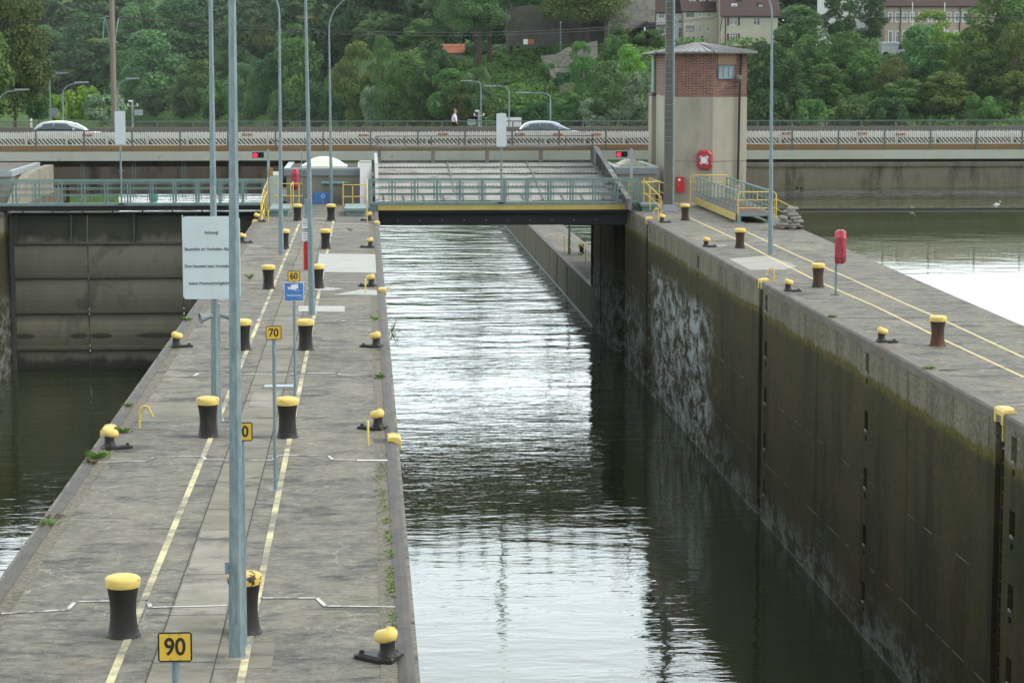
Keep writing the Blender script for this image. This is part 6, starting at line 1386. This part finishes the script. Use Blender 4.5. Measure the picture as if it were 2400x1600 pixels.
T = [
 # left bank, nearest
 (28, -14, 190, 190, 'big', 'deep', 'large dark olive tree filling the top left picture corner', .10, 1.8), (-40, 60, 150, 182, 'r2', 'mid', 'leafy tree cut by the left picture edge, below the large olive tree', .05, 1.8), (88, 165, 74, 205, 'r3', 'dark', 'darker slim tree at right foot of the large olive tree', .05, 1.7),
 (192, 204, 92, 232, 'b1', 'lime', 'bright yellow green bush right of the left street lamps', .0, 1.5), (243, 231, 108, 226, 'b2', 'silver', 'grey green willow bush at the foot of the brown mast', .0, 1.5), (130, 236, 60, 215, 'b2', 'lime', 'small lime bush behind the white car', .0, 1.6),
 # far bank row, left to right
 (357, 76, 172, -8, 'r1', 'blue', 'big round crowned tree just right of the brown mast', .03), (285, 120, 120, -22, 'r4', 'mid', 'tree half behind the brown mast, left of the big round crown', .03), (215, 118, 110, -22, 'r2', 'dark', 'dark tree above the bright yellow green bush', .03), (165, 165, 90, -22, 'r3', 'blue', 'bluish tree behind the tall left street lamp', .03),
 (462, 143, 112, -8, 'r2', 'mid', 'round bank tree left of the first tall lamp post', .03), (572, 150, 96, -8, 'r4', 'blue', 'bank tree right of the big lamp post, low at the water', .03), (520, 190, 90, -8, 'b1', 'mid', 'low bank tree between the two tallest lamp posts', .0),
 (640, 128, 110, -8, 'r3', 'dark', 'dark bank tree just left of the third lamp post', .03), (705, 94, 150, -8, 'r1', 'mid', 'broad bank tree between third and fourth lamp posts', .03), (795, 165, 90, -8, 'r2', 'dark', 'dark low tree right of the fifth lamp post', .03),
 (838, 103, 112, -8, 'i1', 'olive', 'tall loose olive tree left of two pale pointed trees', .03), (897, 86, 76, -8, 'k1', 'mid', 'narrow pointed pale tree rising highest above the bank trees', .03), (948, 126, 128, -8, 'r4', 'mid', 'bank tree left of the orange roofed hut', .03), (880, 205, 80, -8, 'b1', 'silver', 'grey willow low on the bank left of the walking man', .0),
 (1010, 98, 94, -8, 'i2', 'dark', 'dark tall tree directly left of the orange roofed hut', .03), (1062, 164, 116, -8, 'r1', 'mid', 'fresh green tree in front of the orange roofed hut', .03), (1122, 160, 76, -8, 'r2', 'blue', 'bluish tree behind the smallest street lamp of three', .03), (985, 180, 86, -8, 'r4', 'mid', 'bushy tree above the walking man', .03),
 (1098, 196, 120, -8, 'r1', 'olive', 'olive bush tree above the instrument mast and man', .02), (1190, 262, 70, 304, 'b2', 'dark', 'low dark bush behind the blank panel', .0), (1262, 240, 84, 306, 'b1', 'dark', 'dark bush at foot of the grassy slope beside street lamp', .0), (1330, 226, 90, 308, 'r2', 'mid', 'leafy bush left of the silver willow', .02),
 (1402, 232, 104, 303, 'b1', 'silver', 'silvery willow bush above the right end of raised gate', .0), (1424, 146, 108, 318, 'r4', 'blue', 'bluish green tree below the stone retaining wall', .03), (1364, 101, 62, 328, 'i1', 'mid', 'slender tree standing before the stone retaining wall', .12), (1478, 108, 84, 322, 'r1', 'lime', 'bright green tree left of the tower roof', .03), (1502, 172, 90, 312, 'r3', 'silver', 'greyish tree immediately left of the tower brickwork', .02), (1440, 84, 76, 335, 'r2', 'mid', 'green tree above the bright green one, below castle wall', .03), (1530, 86, 90, 345, 'b1', 'mid', 'bush in front of the white house behind the mast', .02),
 (545, 112, 110, -34, 'r1', 'dark', 'dark tree between the big lamp post and third, second row', .03), (604, 178, 90, -5, 'b1', 'mid', 'low round bank tree right of the big lamp post', .0), (748, 196, 96, -5, 'r2', 'dark', 'low dark bank tree beside the fifth lamp post', .0), (432, 200, 96, -5, 'b1', 'mid', 'low leafy tree at the water right of instrument mast', .0), (372, 214, 90, -5, 'b2', 'dark', 'low dark bush at the far water behind the instrument mast', .0), (668, 205, 80, -5, 'b1', 'blue', 'low bluish bank tree between third and fourth lamp posts', .0), (500, 232, 90, -4, 'b2', 'mid', 'lowest bush at the water between tallest lamp posts', .0),
 # upper slopes, left to centre
 (205, 34, 150, 720, 'r4', 'dark', 'dark hillside tree crown above left street lamps', .03), (232, 92, 120, 690, 'i1', 'olive', 'olive hillside tree beside the upper part of brown mast', .03), (105, 62, 110, 730, 'r1', 'mid', 'hillside tree peeping right of the large olive tree', .03), (330, 8, 130, 740, 'r2', 'blue', 'pale bluish hillside tree near the top edge right of mast', .03), (430, 0, 150, 715, 'r1', 'dark', 'wide dark hillside tree above the round bank trees', .03), (560, 34, 130, 680, 'r4', 'mid', 'hillside tree between the big lamp post and the third', .03), (640, 30, 120, 640, 'r2', 'olive', 'olive hillside tree at top of the third lamp post', .03),
 (690, -24, 130, 640, 'r1', 'dark', 'dark hillside tree at top edge between lamp posts', .03), (757, 18, 110, 590, 'i1', 'brown', 'brownish autumn tinted tree beside the fifth lamp post top', .03), (838, -24, 150, 560, 'r4', 'dark', 'wide dark tree at top edge right of the bent lamp post', .03), (905, -30, 120, 520, 'i2', 'blue', 'bluish tall tree at top edge above the pointed pale tree', .03), (985, -14, 100, 470, 'c1', 'mid', 'conical light green tree at top edge left of hut', .03), (820, 60, 100, 500, 'r3', 'dark', 'deep green tree above the loose olive tree', .03), (690, 60, 96, 560, 'r2', 'mid', 'mid green tree above the broad bank tree', .03),
 (1112, -64, 160, 352, 'big', 'blue', 'great bluish tree with bare trunks right of the orange hut', .42), (1050, -10, 90, 395, 'r3', 'dark', 'dark tree behind the orange roof hut, at top edge', .03), (1212, -40, 90, 372, 'i2', 'dark', 'dark tree against the castle wall at top edge', .1), (1368, -80, 215, 349, 'big', 'olive', 'broad olive lime tree before the castle wall at top edge', .34),
 (930, 36, 140, 430, 'r4', 'dark', 'deep green round tree behind the pointed pale tree', .03), (1000, 46, 120, 405, 'r2', 'mid', 'mid green tree left above the orange roofed hut', .03), (868, 50, 110, 470, 'r3', 'blue', 'bluish tree above the loose olive tree', .03), (775, 62, 100, 560, 'r1', 'mid', 'mid green crown right of the fifth lamp post', .03), (1160, -50, 110, 380, 'r1', 'dark', 'dark tree behind the great bluish tree', .05), (1290, -60, 110, 368, 'r4', 'dark', 'dark tree left of the broad olive lime tree at top edge', .12), (1255, -30, 80, 372, 'r3', 'mid', 'green tree above the orange red container', .2),
 (1122, 114, 70, 362, 'b1', 'dark', 'dark bush hiding the second orange roofed hut', .0), (1050, 150, 50, 356, 'b2', 'mid', 'bush below the orange roofed hut', .0), (1455, 60, 60, 346, 'b1', 'mid', 'small bush at the foot of the castle tower wall', .0),
 # right of the tower
 (1800, 100, 120, 316, 'r4', 'dark', 'dark tree behind the right lamp post, beside the tower roof', .02), (1742, -8, 92, 350, 'i2', 'dark', 'dark tree in front of the right hand gabled house', .04), (1878, 16, 128, 338, 'r1', 'blue', 'bluish broad tree right of the right lamp post top', .03), (1968, -24, 96, 345, 'r3', 'dark', 'dark tree left of the white church wall', .03), (2040, -20, 92, 338, 'i2', 'dark', 'dark pointed tree between church wall and long building', .05), (1900, 84, 100, 322, 'r2', 'mid', 'green tree below the white church wall, left one', .03), (1985, 76, 110, 326, 'r4', 'mid', 'green tree below the white church wall, right one', .03),
 (1852, 140, 110, 310, 'r1', 'dark', 'dark bank tree right of the tower, lower row', .02), (1936, 152, 110, 312, 'r3', 'mid', 'mid green bank tree in the lower row beneath church', .02), (2022, 122, 96, 316, 'r2', 'mid', 'green tree beneath the white van', .03), (2092, 138, 84, 312, 'r4', 'brown', 'brownish bush tree below the van front', .03), (2178, 28, 106, 326, 'i1', 'lime', 'lime green tree covering middle of the long building', .05), (2160, 64, 130, 316, 'r1', 'blue', 'blue green tree in front of the lime tree', .02), (2236, 78, 88, 318, 'i1', 'lime', 'small lime tree in front of long building right part', .03),
 (2344, -16, 170, 312, 'r4', 'mid', 'large green tree at the top right picture corner', .22), (2288, 66, 110, 310, 'r1', 'olive', 'olive tree left of the large top right tree', .03), (2385, 58, 90, 305, 'i2', 'olive', 'olive tree at the right picture edge with bare trunks', .36), (2322, 122, 140, 307, 'r1', 'mid', 'full green tree filling the right picture edge below the large one', .03), (2386, 168, 110, 301, 'r2', 'olive', 'olive tree low at the right picture edge', .3), (1282, 154, 44, 341, 'b2', 'mid', 'small bush at left end of the rubble retaining wall', .0), (1322, 192, 50, 334, 'b2', 'dark', 'dark bush hanging over the lower rubble wall', .0), (1404, 178, 60, 334, 'b1', 'dark', 'dark bush at right end of the rubble retaining wall', .0), (1312, 100, 44, 347, 'b2', 'mid', 'small bush on top of the rubble retaining wall', .0),
 (2126, 188, 120, 306, 'r2', 'mid', 'mid green bush tree in the lowest row under the lime tree', .02), (2214, 170, 130, 304, 'r3', 'olive', 'dark olive bush tree in lowest row right part', .02), (2000, 225, 84, 303, 'b1', 'blue', 'low bluish bush just above the far railing right of tower', .0), (2300, 228, 90, 300, 'b2', 'mid', 'low bush near the right picture edge above railing', .0), (1800, 210, 110, 305, 'b1', 'dark', 'low dark bush beside the tower brickwork right side', .0), (1900, 236, 90, 301, 'b2', 'mid', 'lowest bush row plant left of the bluish bush', .0), (2080, 232, 90, 301, 'b2', 'dark', 'low dark bush right of the bluish bush', .0),
]
for t in T: tree(*t[:7], *(t[7:8]), zbase=t[8] if len(t) > 8 else None)
# distant wood behind, one mass
g = np.random.RandomState(77); parts_ = []; W0 = crown(21, 2.2, 30, 3200, .085, 'round'); W1 = crown(22, 2.6, 30, 3200, .085, 'loose')
for i in range(150):
    px = g.uniform(-250, 1000) if i < 85 else g.uniform(980, 1330) if i < 110 else g.uniform(1330, 2500); X0 = (px - 855) / 5498; Y = (g.uniform(640, 800) if i % 3 else g.uniform(800, 900)) if px < 700 else g.uniform(470, 620) if px < 1010 else g.uniform(395, 480); x = X0 * Y; z = hgt(x, Y); r = g.uniform(6, 9); Hh = g.uniform(13, 19)
    if 1000 < px: Hh *= .7
    V = (W0 if i % 2 else W1).copy(); a = g.uniform(0, 6.28); ca, sa = math.cos(a), math.sin(a); V = np.stack([(V[:, 0] * ca - V[:, 1] * sa) * r + x, (V[:, 0] * sa + V[:, 1] * ca) * r + Y, V[:, 2] * Hh / 2.4 + z], 1); parts_.append(V)
wood = bpy.data.objects.new('wood', np_mesh('wood', np.concatenate(parts_), LEAF['dark'])); col.objects.link(wood); tag(wood, kind='stuff')
# undergrowth on the slope and along the bank
n = 26000; X = np.concatenate([g.uniform(4, 100, n), g.uniform(-120, 8, 9000)]); S = np.concatenate([g.uniform(0, 1, n) ** .8 * 44 + 1, g.uniform(1, 30, 9000)])
Yv = np.array([bank(x) for x in X]) + S; Z = np.array([hgt(x, y) for x, y in zip(X, Yv)]); bush = .35 + .9 * (np.sin(X * .5 + Yv * .3) * np.sin(X * .23 - Yv * .41) > .25); P = np.stack([X, Yv, Z + g.uniform(.0, 1, len(X)) * bush], 1)
uv = leaves(P, np.tile([0, -.5, .8], (len(X), 1)), .34, g); ug = bpy.data.objects.new('undergrowth', np_mesh('undergrowth', uv, LEAF['mid2'])); col.objects.link(ug); tag(ug, kind='stuff')

# ================================================================== TOWN ON THE BANK
def facade(b, x0, x1, y, z0, z1, wins, depth=.18):
    """front wall with recessed windows (x0,x1,z0,z1)"""
    b.holed((0, y, 0), (1, 0, 0), (0, 0, 1), (0, -1, 0), [x0, x1], [z0, z1], wins, depth)
def window(par, x0, x1, z0, z1, y, frame='white_paint', glass='glass_dark', bars=1, d=.16):
    b = MB(); f = .08
    for a in ((x0, x0 + f, z0, z1), (x1 - f, x1, z0, z1), (x0 + f, x1 - f, z0, z0 + f), (x0 + f, x1 - f, z1 - f, z1)): b.box(a[0], a[1], y + d - .08, y + d - .01, a[2], a[3])
    for k in range(bars): xm = x0 + (x1 - x0) * (k + 1) / (bars + 1); b.box(xm - .035, xm + .035, y + d - .07, y + d - .012, z0 + f, z1 - f)
    b.box(x0 + f, x1 - f, y + d - .065, y + d - .015, (z0 + z1 * 2) / 3 - .03, (z0 + z1 * 2) / 3 + .03)
    w_ = b.build('window', M[frame], par); MB().box(x0, x1, y + d - .03, y + d - .006, z0, z1).build('pane', M[glass], w_); return w_
def px2(Y): return lambda px, py: (D(px, py, Y).x, D(px, py, Y).z)
def house(nm, label, Y, dep, x0p, x1p, ytop, ybot, mat, wins, roof=None, cat='house', sur=None):
    f = px2(Y); x0, z1 = f(x0p, ytop); x1, z0 = f(x1p, ybot); zg = z0 - .6
    r = empty(nm, ((x0 + x1) / 2, Y, zg), label, cat); hs = []
    for wq in wins: a = f(wq[0], wq[3]); c = f(wq[1], wq[2]); hs.append((a[0], c[0], a[1], c[1]))
    b = MB(); facade(b, x0, x1, Y, zg, z1, hs); b.quad((x0, Y, zg), (x0, Y, z1), (x0, Y + dep, z1), (x0, Y + dep, zg)); b.quad((x1, Y, zg), (x1, Y + dep, zg), (x1, Y + dep, z1), (x1, Y, z1)); b.quad((x0, Y + dep, zg), (x0, Y + dep, z1), (x1, Y + dep, z1), (x1, Y + dep, zg)); b.quad((x0, Y, z1), (x1, Y, z1), (x1, Y + dep, z1), (x0, Y + dep, z1)); b.build('wall', M[mat], r)
    for wq, h in zip(wins, hs):
        o = window(r, h[0], h[1], h[2], h[3], Y, *(wq[4:] if len(wq) > 4 else ()))
        if sur: 
            s = MB(); e = .12
            for a in ((h[0] - e, h[0], h[2] - e, h[3] + e), (h[1], h[1] + e, h[2] - e, h[3] + e), (h[0], h[1], h[2] - e, h[2]), (h[0], h[1], h[3], h[3] + e)): s.box(a[0], a[1], Y - .04, Y + .02, a[2], a[3])
            s.build('surround', M[sur], o)
    return r, x0, x1, z0, z1
def pitched(r, x0, x1, Y, dep, z1, rise, mat, over=.4):
    b = MB(); ym = Y + dep / 2; b.quad((x0 - over, Y - over, z1 - .1), (x1 + over, Y - over, z1 - .1), (x1 + over, ym, z1 + rise), (x0 - over, ym, z1 + rise)); b.quad((x1 + over, Y + dep + over, z1 - .1), (x0 - over, Y + dep + over, z1 - .1), (x0 - over, ym, z1 + rise), (x1 + over, ym, z1 + rise))
    b.quad((x0, Y, z1 - .1), (x0, ym, z1 + rise - .05), (x0, Y + dep, z1 - .1)); b.quad((x1, Y, z1 - .1), (x1, Y + dep, z1 - .1), (x1, ym, z1 + rise - .05))
    o = b.build('roof', M[mat], r); s = o.modifiers.new('s', 'SOLIDIFY'); s.thickness = .16; return o
def dormer(rf, px0, px1, y0, y1, Y, mat, roofmat):
    f = px2(Y); a, zt = f(px0, y0); c, zb = f(px1, y1); d = MB().box(a, c, Y, Y + 2.2, zb - .3, zt).build('dormer', M[mat], rf); 
    b = MB(); b.box(a + .15, c - .15, Y - .05, Y - .01, zb + .1, zt - .2); b.build('window', M['glass_grey'], rf)
# orange roofed hut
r, x0, x1, z0, z1 = house('hut', 'small pale hut with orange tiled roof among trees on slope', 362, 5, 1040, 1101, 123, 150, 'hut_wall', [(1044, 1055, 127, 140, 'fascia', 'glass_dark', 0), (1070, 1080, 128, 142, 'fascia', 'glass_dark', 0), (1083, 1092, 128, 142, 'fascia', 'glass_dark', 0)], cat='hut')
pitched(r, x0, x1, 362, 5, z1, 1.3, 'tile_orange')
r, x0, x1, z0, z1 = house('hut', 'second orange roofed hut mostly hidden behind the tree trunks', 368, 5, 1122, 1150, 122, 134, 'hut_wall', [], cat='hut'); pitched(r, x0, x1, 368, 5, z1, 1.0, 'tile_orange')
# white house behind the mast
r, x0, x1, z0, z1 = house('white_house', 'white house with brown tiled roof behind the top of steel mast', 352, 9, 1538, 1603, 28, 108, 'plaster_white', [(1544, 1557, 30, 44), (1545, 1557, 66, 80), (1590, 1602, 45, 56), (1590, 1602, 65, 90, 'white_paint', 'glass_dark', 1)])
rf = pitched(r, x0, x1, 352, 9, z1, 5, 'tile_brown')
f = px2(352); a = f(1540, 58); c = f(1565, 47); b = MB(); b.box(a[0], c[0], 350.9, 352, a[1] - .15, a[1]); b.build('balcony', M['concrete'], r); b = MB(); b.box(a[0], c[0], 350.9, 350.95, a[1] + .9, a[1] + .96); 
for k in range(6): b.box(a[0] + (c[0] - a[0]) * k / 5 - .02, a[0] + (c[0] - a[0]) * k / 5 + .02, 350.9, 350.95, a[1], a[1] + .9)
b.build('balcony_rail', M['white_paint'], r)
# cream block
r, x0, x1, z0, z1 = house('cream_house', 'cream apartment house with brown roof above the tower roof', 350, 10, 1602.5, 1684, 25, 112, 'plaster_cream', [(1608, 1627, 27, 41, 'concrete', 'glass_dark', 0), (1637, 1644, 28, 40), (1657, 1666, 29, 40), (1607, 1627, 61, 76, 'concrete', 'glass_grey', 0), (1636, 1644, 60, 76), (1656, 1664, 59, 74), (1608, 1612, 89, 102, 'sign_black', 'glass_dark', 0), (1623, 1628, 87, 101, 'sign_black', 'glass_dark', 0), (1643, 1649, 85, 99, 'sign_black', 'glass_dark', 0)])
rf = pitched(r, x0, x1, 350, 10, z1, 4.2, 'tile_brown')
for a in ((1615, 1630), (1639, 1653), (1662, 1677)): dormer(rf, a[0], a[1], -8, 8, 351.5, 'white_paint', 'tile_brown')
# right gabled house
r, x0, x1, z0, z1 = house('gabled_house', 'cream house with red shutters and brown roof right of cream apartment block', 346, 10, 1690, 1822, 36, 112, 'plaster_cream', [(1710, 1729, 42, 60, 'white_paint', 'glass_grey', 1), (1711, 1729, 79, 95, 'white_paint', 'glass_dark', 2), (1765, 1782, 42, 60)])
rf = pitched(r, x0, x1, 346, 10, z1, 4.4, 'tile_brown', .5); dormer(rf, 1714, 1728, 9, 22, 347.2, 'white_paint', 'tile_brown'); dormer(rf, 1776, 1790, 8, 22, 347.2, 'tile_brown', 'tile_brown')
f = px2(346)
for px in (1706.5, 1731.5):
    for y0, y1 in ((42, 60), (79, 95)): a = f(px - 2.3, y1); c = f(px + 2.3, y0); MB().box(a[0], c[0], 345.9, 345.97, a[1], c[1]).build('shutter', M['shutter'], r)
a = f(1700, 70); MB().tube([(a[0], 345.9, z1 - .2), (a[0], 345.9, z0)], .06, 6).build('drainpipe', M['sign_black'], r)
# church wall
r, x0, x1, z0, z1 = house('church', 'white church wall with pointed window glimpsed between two dark trees', 356, 12, 1952, 2076, -60, 110, 'plaster_white', [(1988, 1995, 6, 48, 'sandstone', 'glass_dark', 0)], cat='church'); f = px2(356); a = f(1950, 66); c = f(2010, 110)
MB().box(a[0], c[0], 355.5, 355.99, c[1] - 2, a[1]).build('plinth', M['stone'], r); b = MB(); a = f(1970, 90); c = f(1982, 74); xm = (a[0] + c[0]) / 2; b.prism([(a[0], a[1]), (c[0], a[1]), (c[0], a[1] + .6), (xm, c[1] + .2), (a[0], a[1] + .6)], 355.4, 355.5, 'y'); b.build('pointed_window', M['glass_grey'], r)
# long building
wins = [(x - 4.2, x + 4.2, 30.5, 51) for x in (2087, 2104, 2120.5, 2138, 2158, 2180, 2200, 2224, 2243, 2261)] + [(x - 4.2, x + 4.2, 74, 100) for x in (2087, 2104, 2120, 2137, 2158, 2180, 2200, 2218, 2241, 2260, 2285)]
r, x0, x1, z0, z1 = house('long_building', 'long pinkish building with brown roof and rows of white framed windows', 352, 14, 2074, 2330, 13, 128, 'plaster_pink', wins, cat='building', sur='white_paint'); pitched(r, x0, x1, 352, 14, z1, 6, 'tile_brown', .6)
f = px2(352)
for px in (2110.5, 2250): a = f(px, 20); MB().tube([(a[0], 351.9, z1), (a[0], 351.9, z0 + 1)], .07, 6).build('drainpipe', M['sign_black'], r)
for px in (2128, 2203): a = f(px, 7); o = MB().tube([(a[0], 349, z0 - 2), (a[0], 349, a[1])], .06, 6).build('flag_pole', M['white_paint']); tag(o, 'thin white flag pole before the long pinkish building, %s one' % ('left' if px < 2200 else 'right'), 'flag pole', 'flag poles')
sl = empty('street_lamp', (D(2114, 95, 340).x, 340, 8), 'small round headed lamp beside the white van', 'street lamp'); p = D(2114, 92, 340); MB().tube([(p.x, 340, 6), (p.x, 340, p.z)], .05, 6).build('pole', M['galv'], sl); MB().lathe([(.1, -.1), (.28, .0), (.2, .12), (.03, .16)], 10, (p.x, 340, p.z)).build('lamp_head', M['white_paint'], sl)
# castle wall, terrace wall
def stone_wall(label, Y, dep, poly, nm='castle_wall', mt='stone'):
    f = px2(Y); q_ = [f(*p) for p in poly]; o = MB().prism(q_, Y, Y + dep, 'y').build(nm, M[mt]); return tag(o, label, 'wall')
stone_wall('tall grey ruined castle tower wall at top edge left of the white house', 349, 6, [(1425, 115), (1425, 60), (1432, 30), (1450, -10), (1450, -120), (1535, -120), (1536, 112)])
stone_wall('long dark stone town wall in shade behind the broad olive tree', 356, 2, [(1188, 108), (1188, 20), (1240, 12), (1340, 20), (1430, 30), (1430, 110)], 'town_wall', 'stone_shade')
stone_wall('curved rubble retaining wall on grassy slope, upper broken part', 344, 2.5, [(1270, 131), (1305, 128), (1330, 112), (1400, 96), (1402, 170), (1292, 161), (1276, 150)], 'retaining_wall')
stone_wall('lower rubble retaining wall with white lime streaks on grassy slope', 337, 2, [(1290, 162), (1330, 160), (1390, 166), (1402, 200), (1360, 196), (1308, 192), (1292, 178)], 'retaining_wall')
o = MB().box(*[v for v in (D(1312, 200, 333).x, D(1361, 200, 333).x)], 333, 333.6, D(1312, 205, 333).z - 1, D(1312, 194, 333).z).build('low_wall', M['concrete']); tag(o, 'low pale concrete wall below the rubble retaining walls', 'wall')
r = empty('shed', (D(1500, 80, 345).x, 345, 9), 'dark wooden shed with sloping roof beside the white house', 'shed'); f = px2(345); q_ = [f(1474, 84), f(1518, 53), f(1537, 53), f(1537, 84)]; MB().prism([(a, z - (1.5 if i in (0, 3) else 0)) for i, (a, z) in enumerate(q_)], 345, 349, 'y').build('wall', M['dark_boards'], r)
a = f(1509, 75); c = f(1513, 65); MB().box(a[0], c[0], 344.95, 344.99, a[1], c[1]).build('window', M['white_paint'], r); MB().bar((q_[0][0] - .4, 347, q_[0][1] + .1), (q_[1][0], 347, q_[1][1] + .12), 4.6, .12).build('roof', M['sign_black'], r)
bx = empty('container', (D(1240, 98, 345).x, 345, 9.6), 'small orange red and white container on the terrace', 'container'); f = px2(345); a = f(1237, 104.5); c = f(1251, 92.5); MB().box(a[0], c[0], 345, 347, a[1], c[1]).build('body', M['tile_orange'], bx); a2 = f(1228.5, 104.5); MB().box(a2[0], a[0], 345, 347, a[1], c[1]).build('side', M['plaster_white'], bx)
f = px2(360); pts = [f(1094, 146), f(1120, 126), f(1150, 116), f(1175, 105), f(1197, 98)]; rr_ = empty('stair_railing', (pts[0][0], 360, 6), 'grey hand railing climbing the slope right of the orange hut', 'railing'); MB().tube([(a, 360, z) for a, z in pts], .05, 6).build('handrail', M['galv'], rr_); MB().tube([(a, 360, z - .5) for a, z in pts], .04, 6).build('lower_rail', M['galv'], rr_)
for a, z in pts: MB().tube([(a, 360, z - 1.6), (a, 360, z)], .04, 6).build('post', M['galv'], rr_)
tl = empty('lamp_post', (D(1314, 104, 344).x, 344, 9.6), 'thin lamp post before the dark town wall on the terrace', 'lamp post'); p = D(1314, 55, 344); MB().tube([(p.x, 344, 9), (p.x, 344, p.z)], .06, 6).build('pole', M['galv'], tl); MB().lathe([(.1, 0), (.2, .1), (.05, .25)], 8, (p.x, 344, p.z)).build('lamp_head', M['galv_pale'], tl)
# bare trunks of the tall trees
for (px, yt, yb, Y, w_) in ((1122, 40, 128, 351, .34), (1146, 50, 122, 353, .26), (1196, 55, 106, 358, .3), (1374, 60, 98, 349, .45), (1214, 55, 104, 360, .3)):
    a = D(px, yb, Y); c = D(px, yt, Y); o = MB().tube([(a.x, Y, a.z - 1.5), (a.x + .1, Y, (a.z + c.z) / 2), (a.x - .05, Y, c.z + 3)], [w_ * 1.2, w_, w_ * .7], 8).build('bare_tree', M['bark']); tag(o, {1122: 'tall bare tree trunk under the great bluish tree, left', 1146: 'tall bare tree trunk under the great bluish tree, right', 1196: 'dark trunk before the town wall, left of orange red container', 1374: 'thick dark trunk under the broad olive lime tree', 1214: 'ivy grown trunk before the town wall beside the container'}[px], 'tree trunk', 'trunks of tall trees on the terrace')
o = MB().box(D(1187, 280, 298).x, D(1222, 280, 298).x, 298, 299, D(1187, 300, 298).z - 3, D(1187, 276, 298).z).build('white_wall', M['plaster_white']); tag(o, 'bright low white wall behind the blank panel and far railing', 'wall')
o = MB().box(D(2368, 280, 330).x, D(2440, 280, 330).x, 330, 335, -2, D(2368, 205, 330).z).build('white_facade', M['plaster_white']); tag(o, 'pale facade glimpsed between trunks at the right picture edge', 'building')
for k, px in enumerate((2374, 2383)): a = D(px, 285, 303); c = D(px + 3, 190, 303); o = MB().tube([(a.x, 303, a.z - 3), (a.x + .15, 303, (a.z + c.z) / 2), (c.x, 303, c.z + 3)], [.28, .22, .12], 8).build('bare_tree', M['bark']); tag(o, ('left' if k == 0 else 'right') + ' of two thin trunks before the pale facade at right picture edge', 'tree trunk', 'trunks of tall trees on the terrace')
# white van
van = empty('van', (D(2095, 110, 331).x, 331, 8.5), 'white delivery van parked below the long pinkish building', 'van'); f = px2(331); x0 = f(2066, 112)[0]; x1 = f(2123, 112)[0]; zb = f(2090, 126)[1] - .4; zt = f(2090, 98.5)[1]; L = x1 - x0; hh = zt - zb
b = MB().prism([(x0, zb + .3), (x0, zt - .1), (x0 + .1, zt), (x0 + L * .62, zt), (x0 + L * .72, zt - .15), (x0 + L * .9, zb + hh * .5), (x1, zb + hh * .4), (x1, zb + .3)], 331, 333, 'y'); b.build('body', M['car_white'], van, .08)
MB().prism([(x0 + L * .73, zt - .3), (x0 + L * .745, zt - .25), (x0 + L * .89, zb + hh * .54), (x0 + L * .87, zb + hh * .5), (x0 + L * .68, zb + hh * .5)], 330.96, 333.04, 'y').build('side_window', M['glass_dark'], van); b = MB(); b.quad((x0 + L * .735, 331.15, zt - .16), (x0 + L * .735, 332.85, zt - .16), (x0 + L * .905, 332.85, zb + hh * .52), (x0 + L * .905, 331.15, zb + hh * .52)); b.build('windscreen', M['glass_dark'], van)
for a in (.18, .84): MB().lathe([(.36, -.1), (.36, .1)], 14, (x0 + L * a, 331, zb + .3), ax=Matrix.Rotation(R(90), 3, 'X')).build('wheel', M['rubber'], van)
# ================================================================== AIR
hz = bpy.data.materials.new('thin_haze'); hz.use_nodes = True; t = hz.node_tree; t.nodes.clear()
vo_ = t.nodes.new('ShaderNodeVolumePrincipled'); vo_.inputs['Color'].default_value = (.86, .93, .96, 1); vo_.inputs['Density'].default_value = .00006; vo_.inputs['Anisotropy'].default_value = .2
mo = t.nodes.new('ShaderNodeOutputMaterial'); t.links.new(vo_.outputs[0], mo.inputs['Volume'])
tag(MB().box(-460, 460, -40, 1250, -11, 95).build('haze', hz), kind='stuff')
